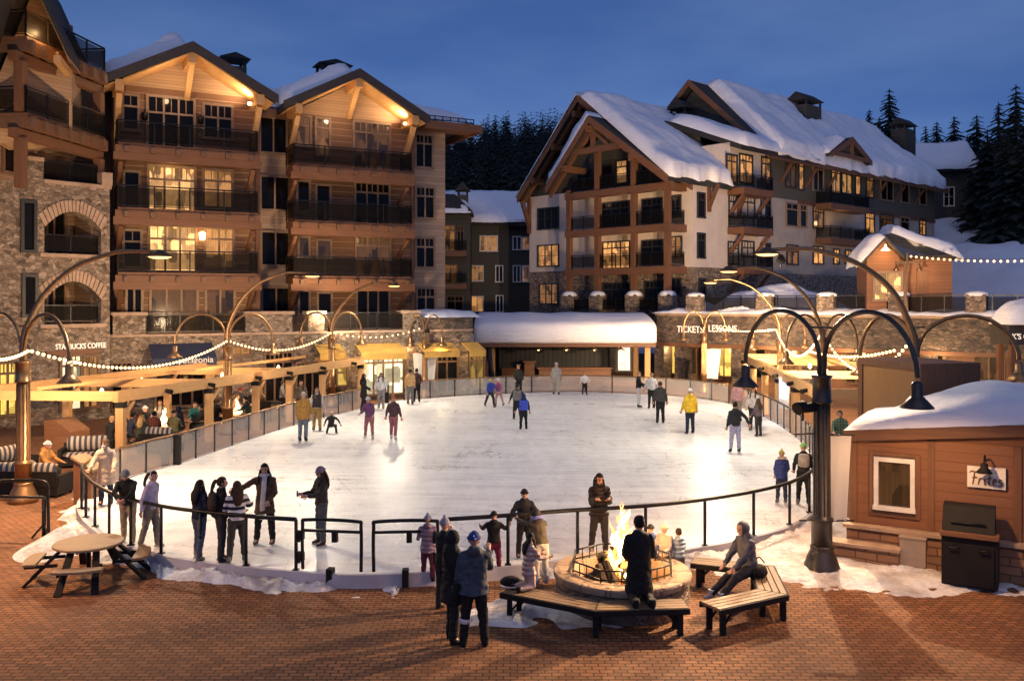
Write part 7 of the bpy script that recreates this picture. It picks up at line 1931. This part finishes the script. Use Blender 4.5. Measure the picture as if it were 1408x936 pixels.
person('young person in an olive and black jacket with a blue hooded cape, bending', 744, 802, 1.4, 200, (.09, .07, .04), (.6, .56, .5), ('hood', (.05, .04, .03)), z=.05, lean=28, al=(60, 20, 40, 0), ar=(40, 20, 30, 0), skate=False, shoe=(.35, .38, .6), extra=(('furtrim', (.2, .22, .5)),))
person('girl in a pink and cream coat with long dark hair kneeling on the bench', 724, 815, 1.22, 120, (.56, .4, .36), (.55, .42, .38), ('long', 'black'), loc=V((.28, 15.3, .456)), jk='puffer', hem=.42, ll=(8, 3, 95), lr=(8, 3, 95), al=(30, 6, 60, 10), ar=(30, 6, 60, 10), skate=False, lean=4, shoe=K_)
person('woman in a glossy black puffer checking her phone beyond the fire', 824, 762, 1.6, 5, (.035, .025, .02), (.05, .04, .04), ('long', 'dark'), jk='puffer', al=(30, 6, 85, 20), ar=(30, 6, 85, 20), hp=14, hem=.47, wide=1.1)
person('person in a long black coat kneeling up on the near bench facing the fire', 880, 868, 1.78, 184, K_, K_, ('bun', 'black'), loc=V((2.1, 14.76, .456)), hem=.29, al=(14, 8, 45, 25), ar=(14, 8, 45, 25), ll=(4, 3, 94), lr=(4, 3, 94), skate=False, shoe=K_, wide=1.08)
person('small child in a dark beanie and blue jacket behind the fire pit', 897, 0, 1.15, -20, (.05, .1, .3), NV, ('beanie', K_), loc=V((2.62, 16.9, .0)), al=(30, 8, 40, 15), ar=(30, 8, 40, 15), skate=False)
person('small child in a pale mint pointed beanie behind the fire pit', 912, 0, 1.2, -40, (.45, .36, .32), DK, ('pom', (.42, .52, .4)), loc=V((2.86, 16.75, .0)), al=(30, 8, 40, 15), ar=(30, 8, 40, 15), skate=False)
person('small child in a pale blue jacket with a hair bun behind the fire pit', 925, 0, 1.12, 200, (.3, .4, .52), GY, ('bun', 'dark'), loc=V((3.12, 16.72, .0)), jk='puffer', al=(20, 8, 30, 15), ar=(20, 8, 30, 15), skate=False, hood_back=True)
person('man in a grey hooded jacket seated on the right bench, legs stretched to the fire', 1012, 0, 1.72, -68, (.11, .115, .145), (.025, .025, .035), ('hood', (.11, .115, .145)), loc=V((4.28, 16.15, 0)), seat=.47, ll=(72, 6, 22), lr=(66, 4, 14), al=(24, 3, 22, 12), ar=(24, 3, 22, 12), lean=10, skate=False, shoe=(.4, .42, .5), wide=1.1, hp=4)
# right side of the ice
person('child in a yellow and black beanie and royal blue jacket at the right railing', 1075, 692, 1.3, 178, (.035, .06, .24), (.03, .035, .07), ('pom', (.42, .36, .1)), jk='puffer', ll=(4, 4, 6), shoe=GY, extra=(('furtrim', (.5, .42, .34)),), hem=.46)
person('person in a bright green beanie and patterned dark jacket beside the nearest lamp post', 1105, 694, 1.5, 165, DK, K_, ('beanie', (.25, .55, .15)), extra=(('backpack', (.4, .37, .32)),), shoe=GY, lean=8)
person('woman in a dark jacket and pale lavender leggings gliding with one arm out', 1011, 622, 1.66, 182, (.03, .03, .035), (.5, .47, .62), ('bun', 'dark'), al=(4, 12, 10, 0), ar=(-6, 46, 12, 0), ll=(0, 6, 0), lr=(0, 4, 0), group=SK)
person('skater in a bright yellow jacket and white beanie seen from behind', 949, 597, 1.7, 192, (.78, .5, .03), NV, ('beanie', WH), al=(6, 18, 14, 0), ar=(6, 18, 14, 0), lr=(12, 6, 10), hem=.47, wide=1.12, group=SK, hood_back=True)
person('skater in a charcoal jacket and black trousers skating away', 908, 582, 1.7, 180, (.05, .048, .045), K_, ('hair', 'brown'), al=(8, 14, 10, 0), ar=(4, 14, 10, 0), lr=(6, 3, 8), group=SK, wide=1.05)
person('skater in a white jumper and black leggings with fair hair near the far right fence', 896, 562, 1.66, 186, WH, K_, ('hair', 'blond'), al=(5, 22, 20, 0), ar=(0, 14, 20, 0), group=FA, lr=(10, 4, 10))
person('skater in a black top and white trousers near the far right fence', 878, 560, 1.66, 90, K_, WH, ('hair', 'blond'), al=(30, 8, 40, 0), ar=(20, 8, 30, 0), group=FA)
person('person in a pale pink jacket by the right pergola corner', 1014, 580, 1.68, 170, (.62, .34, .32), KH, ('cap', K_), al=(5, 10, 20, 0), wide=1.15)
person('person in a white top with long fair hair standing by the right fence', 1036, 592, 1.66, -30, (.6, .54, .5), DK, ('long', 'brown'), al=(10, 12, 30, 0))
person('child in dark dungarees with reddish hair standing by the right fence', 1043, 600, 1.4, -160, (.12, .09, .1), DK, ('long', 'brown'), al=(10, 12, 30, 0))
# far end and middle
person('tall person all in grey beige skating near the middle of the far fence', 765, 543, 1.72, 178, (.36, .33, .29), (.4, .36, .32), ('beanie', (.5, .46, .42)), al=(6, 16, 10, 0), group=FA, wide=1.1)
person('child in a white top and black trousers by the far fence', 804, 543, 1.2, 5, WH, K_, ('hair', 'blond'), al=(6, 30, 20, 0), ar=(6, 30, 20, 0), group=FA)
person('skater in a royal blue jacket striding at the far left of the stage', 674, 560, 1.4, 20, (.04, .07, .36), DK, ('beanie', (.5, .3, .12)), ll=(22, 8, 20), lr=(-18, 10, 12), lean=12, group=FA, al=(20, 20, 20, 0))
person('skater in a pink jacket and white hat holding on to the royal blue skater', 686, 559, 1.36, -20, (.4, .12, .2), (.5, .3, .28), ('beanie', WH), lean=10, ll=(-16, 8, 12), lr=(18, 6, 18), group=FA)
person('person in a dark coat and a hat with pale ears', 713, 545, 1.62, 10, (.03, .03, .025), K_, ('beanie', (.4, .18, .06)), extra=(('ears', WH),), group=FA, wide=1.1)
person('skater in a grey vest with dark sleeves and arms spread', 711, 577, 1.5, 188, DK, K_, ('hair', 'black'), extra=(('vest', (.2, .19, .18)),), al=(0, 26, 8, 0), ar=(-10, 40, 6, 0), group=SK)
person('child in a bright blue vest and navy hood skating away', 720, 591, 1.4, 184, NV, K_, ('hood', (.02, .03, .12)), extra=(('vest', (.05, .1, .6)),), al=(0, 30, 10, 0), ar=(0, 16, 14, 0), ll=(0, 5, 0), lr=(8, 4, 8), group=SK)
person('man in a mustard jacket and grey blue jeans seen from behind', 417, 607, 1.74, 178, (.44, .23, .05), (.13, .15, .2), ('beanie', (.5, .42, .34)), hem=.44, al=(8, 12, 10, 0), ar=(20, 10, 20, 0), wide=1.16, group=SK, lr=(-8, 4, 10))
person('woman with long brown hair, white sleeves and mustard trousers', 436, 592, 1.66, 4, (.5, .46, .42), (.4, .24, .07), ('long', 'brown'), extra=(('vest', (.05, .035, .03)),), al=(10, 14, 10, 0), ar=(20, 12, 10, 0), group=SK)
person('child in black squatting low on the ice with arms out', 455, 597, 1.2, 180, K_, DK, ('beanie', (.6, .45, .3)), ll=(85, 14, 120), lr=(85, 14, 120), lean=28, al=(10, 38, 6, 0), ar=(10, 38, 6, 0), group=SK)
person('girl in a plum top and rose trousers wobbling to the left', 508, 604, 1.56, -10, PU, (.32, .12, .13), ('beanie', WH), lean=12, ll=(4, 5, 4), lr=(-10, 12, 4), al=(26, 18, 30, 0), ar=(22, 6, 50, 0), group=SK, shoe=WH)
person('girl in a brown top, orange beanie and rose trousers seen from behind', 541, 604, 1.58, 170, (.09, .045, .05), (.32, .12, .13), ('pom', (.45, .16, .06)), al=(4, 22, 8, 0), ar=(-4, 20, 8, 0), group=SK, shoe=WH)
person('person in a long black coat by the far left corner of the ice', 500, 566, 1.7, 100, K_, K_, ('long', 'black'), hem=.36, al=(20, 10, 40, 0), group=FA)
person('woman in a white jacket and grey trousers before the bright shop', 524, 562, 1.66, 2, WH, (.26, .24, .25), ('long', 'brown'), al=(6, 20, 30, 10), ar=(6, 20, 30, 10), group=FA)
person('man in a pale orange jacket and grey trousers standing at the far left fence', 564, 556, 1.7, 172, (.62, .38, .16), (.16, .15, .15), ('hair', 'dark'), wide=1.1, group=FA)
person('person in a dark brown jacket just right of the pale orange jacket', 573, 553, 1.66, 190, (.07, .035, .03), K_, ('hair', 'black'), group=FA)
# under the left pergola
def sit(label, px, yh, Yd, yaw, jac, head, h=1.66, jk='plain', **k):
    x_ = (px - CX) / F * Yd
    person(label, 0, 0, h, yaw, jac, DK, head, loc=V((x_, Yd, 0)), seat=.46, ll=(84, 6, 84), lr=(84, 6, 84), al=(30, 8, 45, 10), ar=(30, 8, 45, 10), skate=False, jk=jk, group=DN, lean=10, **k)
sit('person in a tan coat and white beanie seated under the far left lamp', 60, 595, 25.6, 75, (.5, .24, .07), ('beanie', WH), hood_back=True)
sit('person in black with fair hair seated behind the corner pergola post', 150, 585, 31.0, 160, K_, ('hair', 'blond'))
sit('person in dark navy with black hair at the near fire table', 178, 578, 32.0, 140, NV, ('hair', 'black'))
sit('person in dark green with fair hair at the near fire table', 193, 580, 31.4, 180, (.03, .04, .025), ('long', 'blond'))
sit('person in a red plaid shirt at the near fire table', 212, 585, 32.4, 200, (.25, .05, .03), ('hair', 'black'), jk='plaid')
sit('person in olive brown with a dark beanie, right of the near flames', 238, 578, 32.6, 190, (.12, .1, .04), ('beanie', K_))
sit('person in a teal jacket facing the near fire table', 268, 576, 35.5, 20, (.02, .14, .14), ('hair', 'dark'))
sit('person in black leaning next to the teal jacket', 281, 572, 34.6, -60, K_, ('hair', 'black'))
sit('person in dusty pink at the far fire table', 322, 566, 38.4, 90, (.4, .24, .2), ('hair', 'brown'))
sit('person in dark green at the far fire table', 342, 566, 37.6, -90, (.02, .045, .04), ('hair', 'dark'))
sit('person in black with a pale beanie beyond the far fire table', 348, 556, 40.5, 0, K_, ('beanie', WH))
sit('person in a dark red jacket and grey beanie behind the striped sofa back', 163, 0, 33.6, 60, (.16, .03, .03), ('beanie', GY))
sit('person in charcoal with a white beanie left of the near flames', 203, 0, 34.2, -20, DK, ('beanie', WH))
sit('person in a navy parka with its hood up just right of the near flames', 250, 0, 33.9, -80, NV, ('hood', NV))
sit('person in a cream jumper at the back of the near group', 222, 0, 36.2, 0, (.5, .44, .36), ('long', 'brown'))
sit('person in black with brown hair between the two fire tables', 296, 0, 36.4, 120, K_, ('hair', 'brown'))
sit('person in a grey coat and red beanie at the back of the far fire table', 331, 0, 41.2, 10, GY, ('beanie', (.3, .03, .03)))
sit('person in a brown coat with long fair hair right of the far fire table', 362, 0, 40.0, -70, BR, ('long', 'blond'))
person('person with brown hair in a dark coat standing behind the left fence', 414, 575, 1.72, 10, (.12, .09, .07), DK, ('long', 'brown'), z=0, skate=False)
person('person in a pale jacket standing by the chairs behind the left fence', 388, 572, 1.6, 100, (.4, .36, .33), DK, ('hair', 'brown'), z=0, skate=False)
person('person in a green patterned jacket seated deep under the right pergola', 0, 0, 1.66, -20, (.12, .22, .14), DK, ('hair', 'brown'), loc=V(((1155 - CX) / F * 28.5, 28.5, .5)), seat=.46, ll=(84, 6, 84), lr=(84, 6, 84), al=(30, 8, 45, 10), ar=(30, 8, 45, 10), skate=False, jk='plaid')

for s_ in _ts: bpy.data.scenes.remove(s_)

# ------------------------------------------------------------------ floodlights on the lamp posts, mostly added to wash the lodges and stage
LP = {o['label']: o for o in bpy.data.objects if o.get('category') == 'lamp post'}
def post_flood(key, off, tgt, p, spot, size=.25):
    o = [v for k, v in LP.items() if key in k][0]; flood(o.location + V(off), tgt, p, spot, par=o, size=size)
post_flood('far left with a tall arm', (-.1, .25, 4.1), (-22, 40, 7), FLOOD_L * 1.5, 110)
post_flood('left pergola, nearer', (-.1, .25, 4.0), (-17.5, 44.5, 8.5), FLOOD_L * .6, 130)
post_flood('left pergola, farther', (-.1, .25, 4.0), (-9, 51, 9), FLOOD_L * .55, 130)
post_flood('far end of the right pergola', (0, .25, 4.0), (10, 70, 10), FLOOD_R, 100)
post_flood('shows just behind', (.1, .25, 4.0), (24, 72, 12), FLOOD_R * 1.6, 90)
post_flood('before the far right shops', (-.2, .1, 3.9), (2.5, 55.0, 3.9), FLOOD_S, 80)
post_flood('pair of white banners', (.2, .1, 3.7), (2.0, 55.0, 3.9), FLOOD_S, 80)
post_flood('nearest tall dark', (-.55, -.14, 3.24), (-2.5, 12.6, 0), FRONT_R, 80, .07)
post_flood('behind the kiosk', (-3.7, -.1, 6.45), (4.2, 12.5, 0), FRONT_B, 62, .05)  # added beside the lamp head to throw long shadows over the near paving
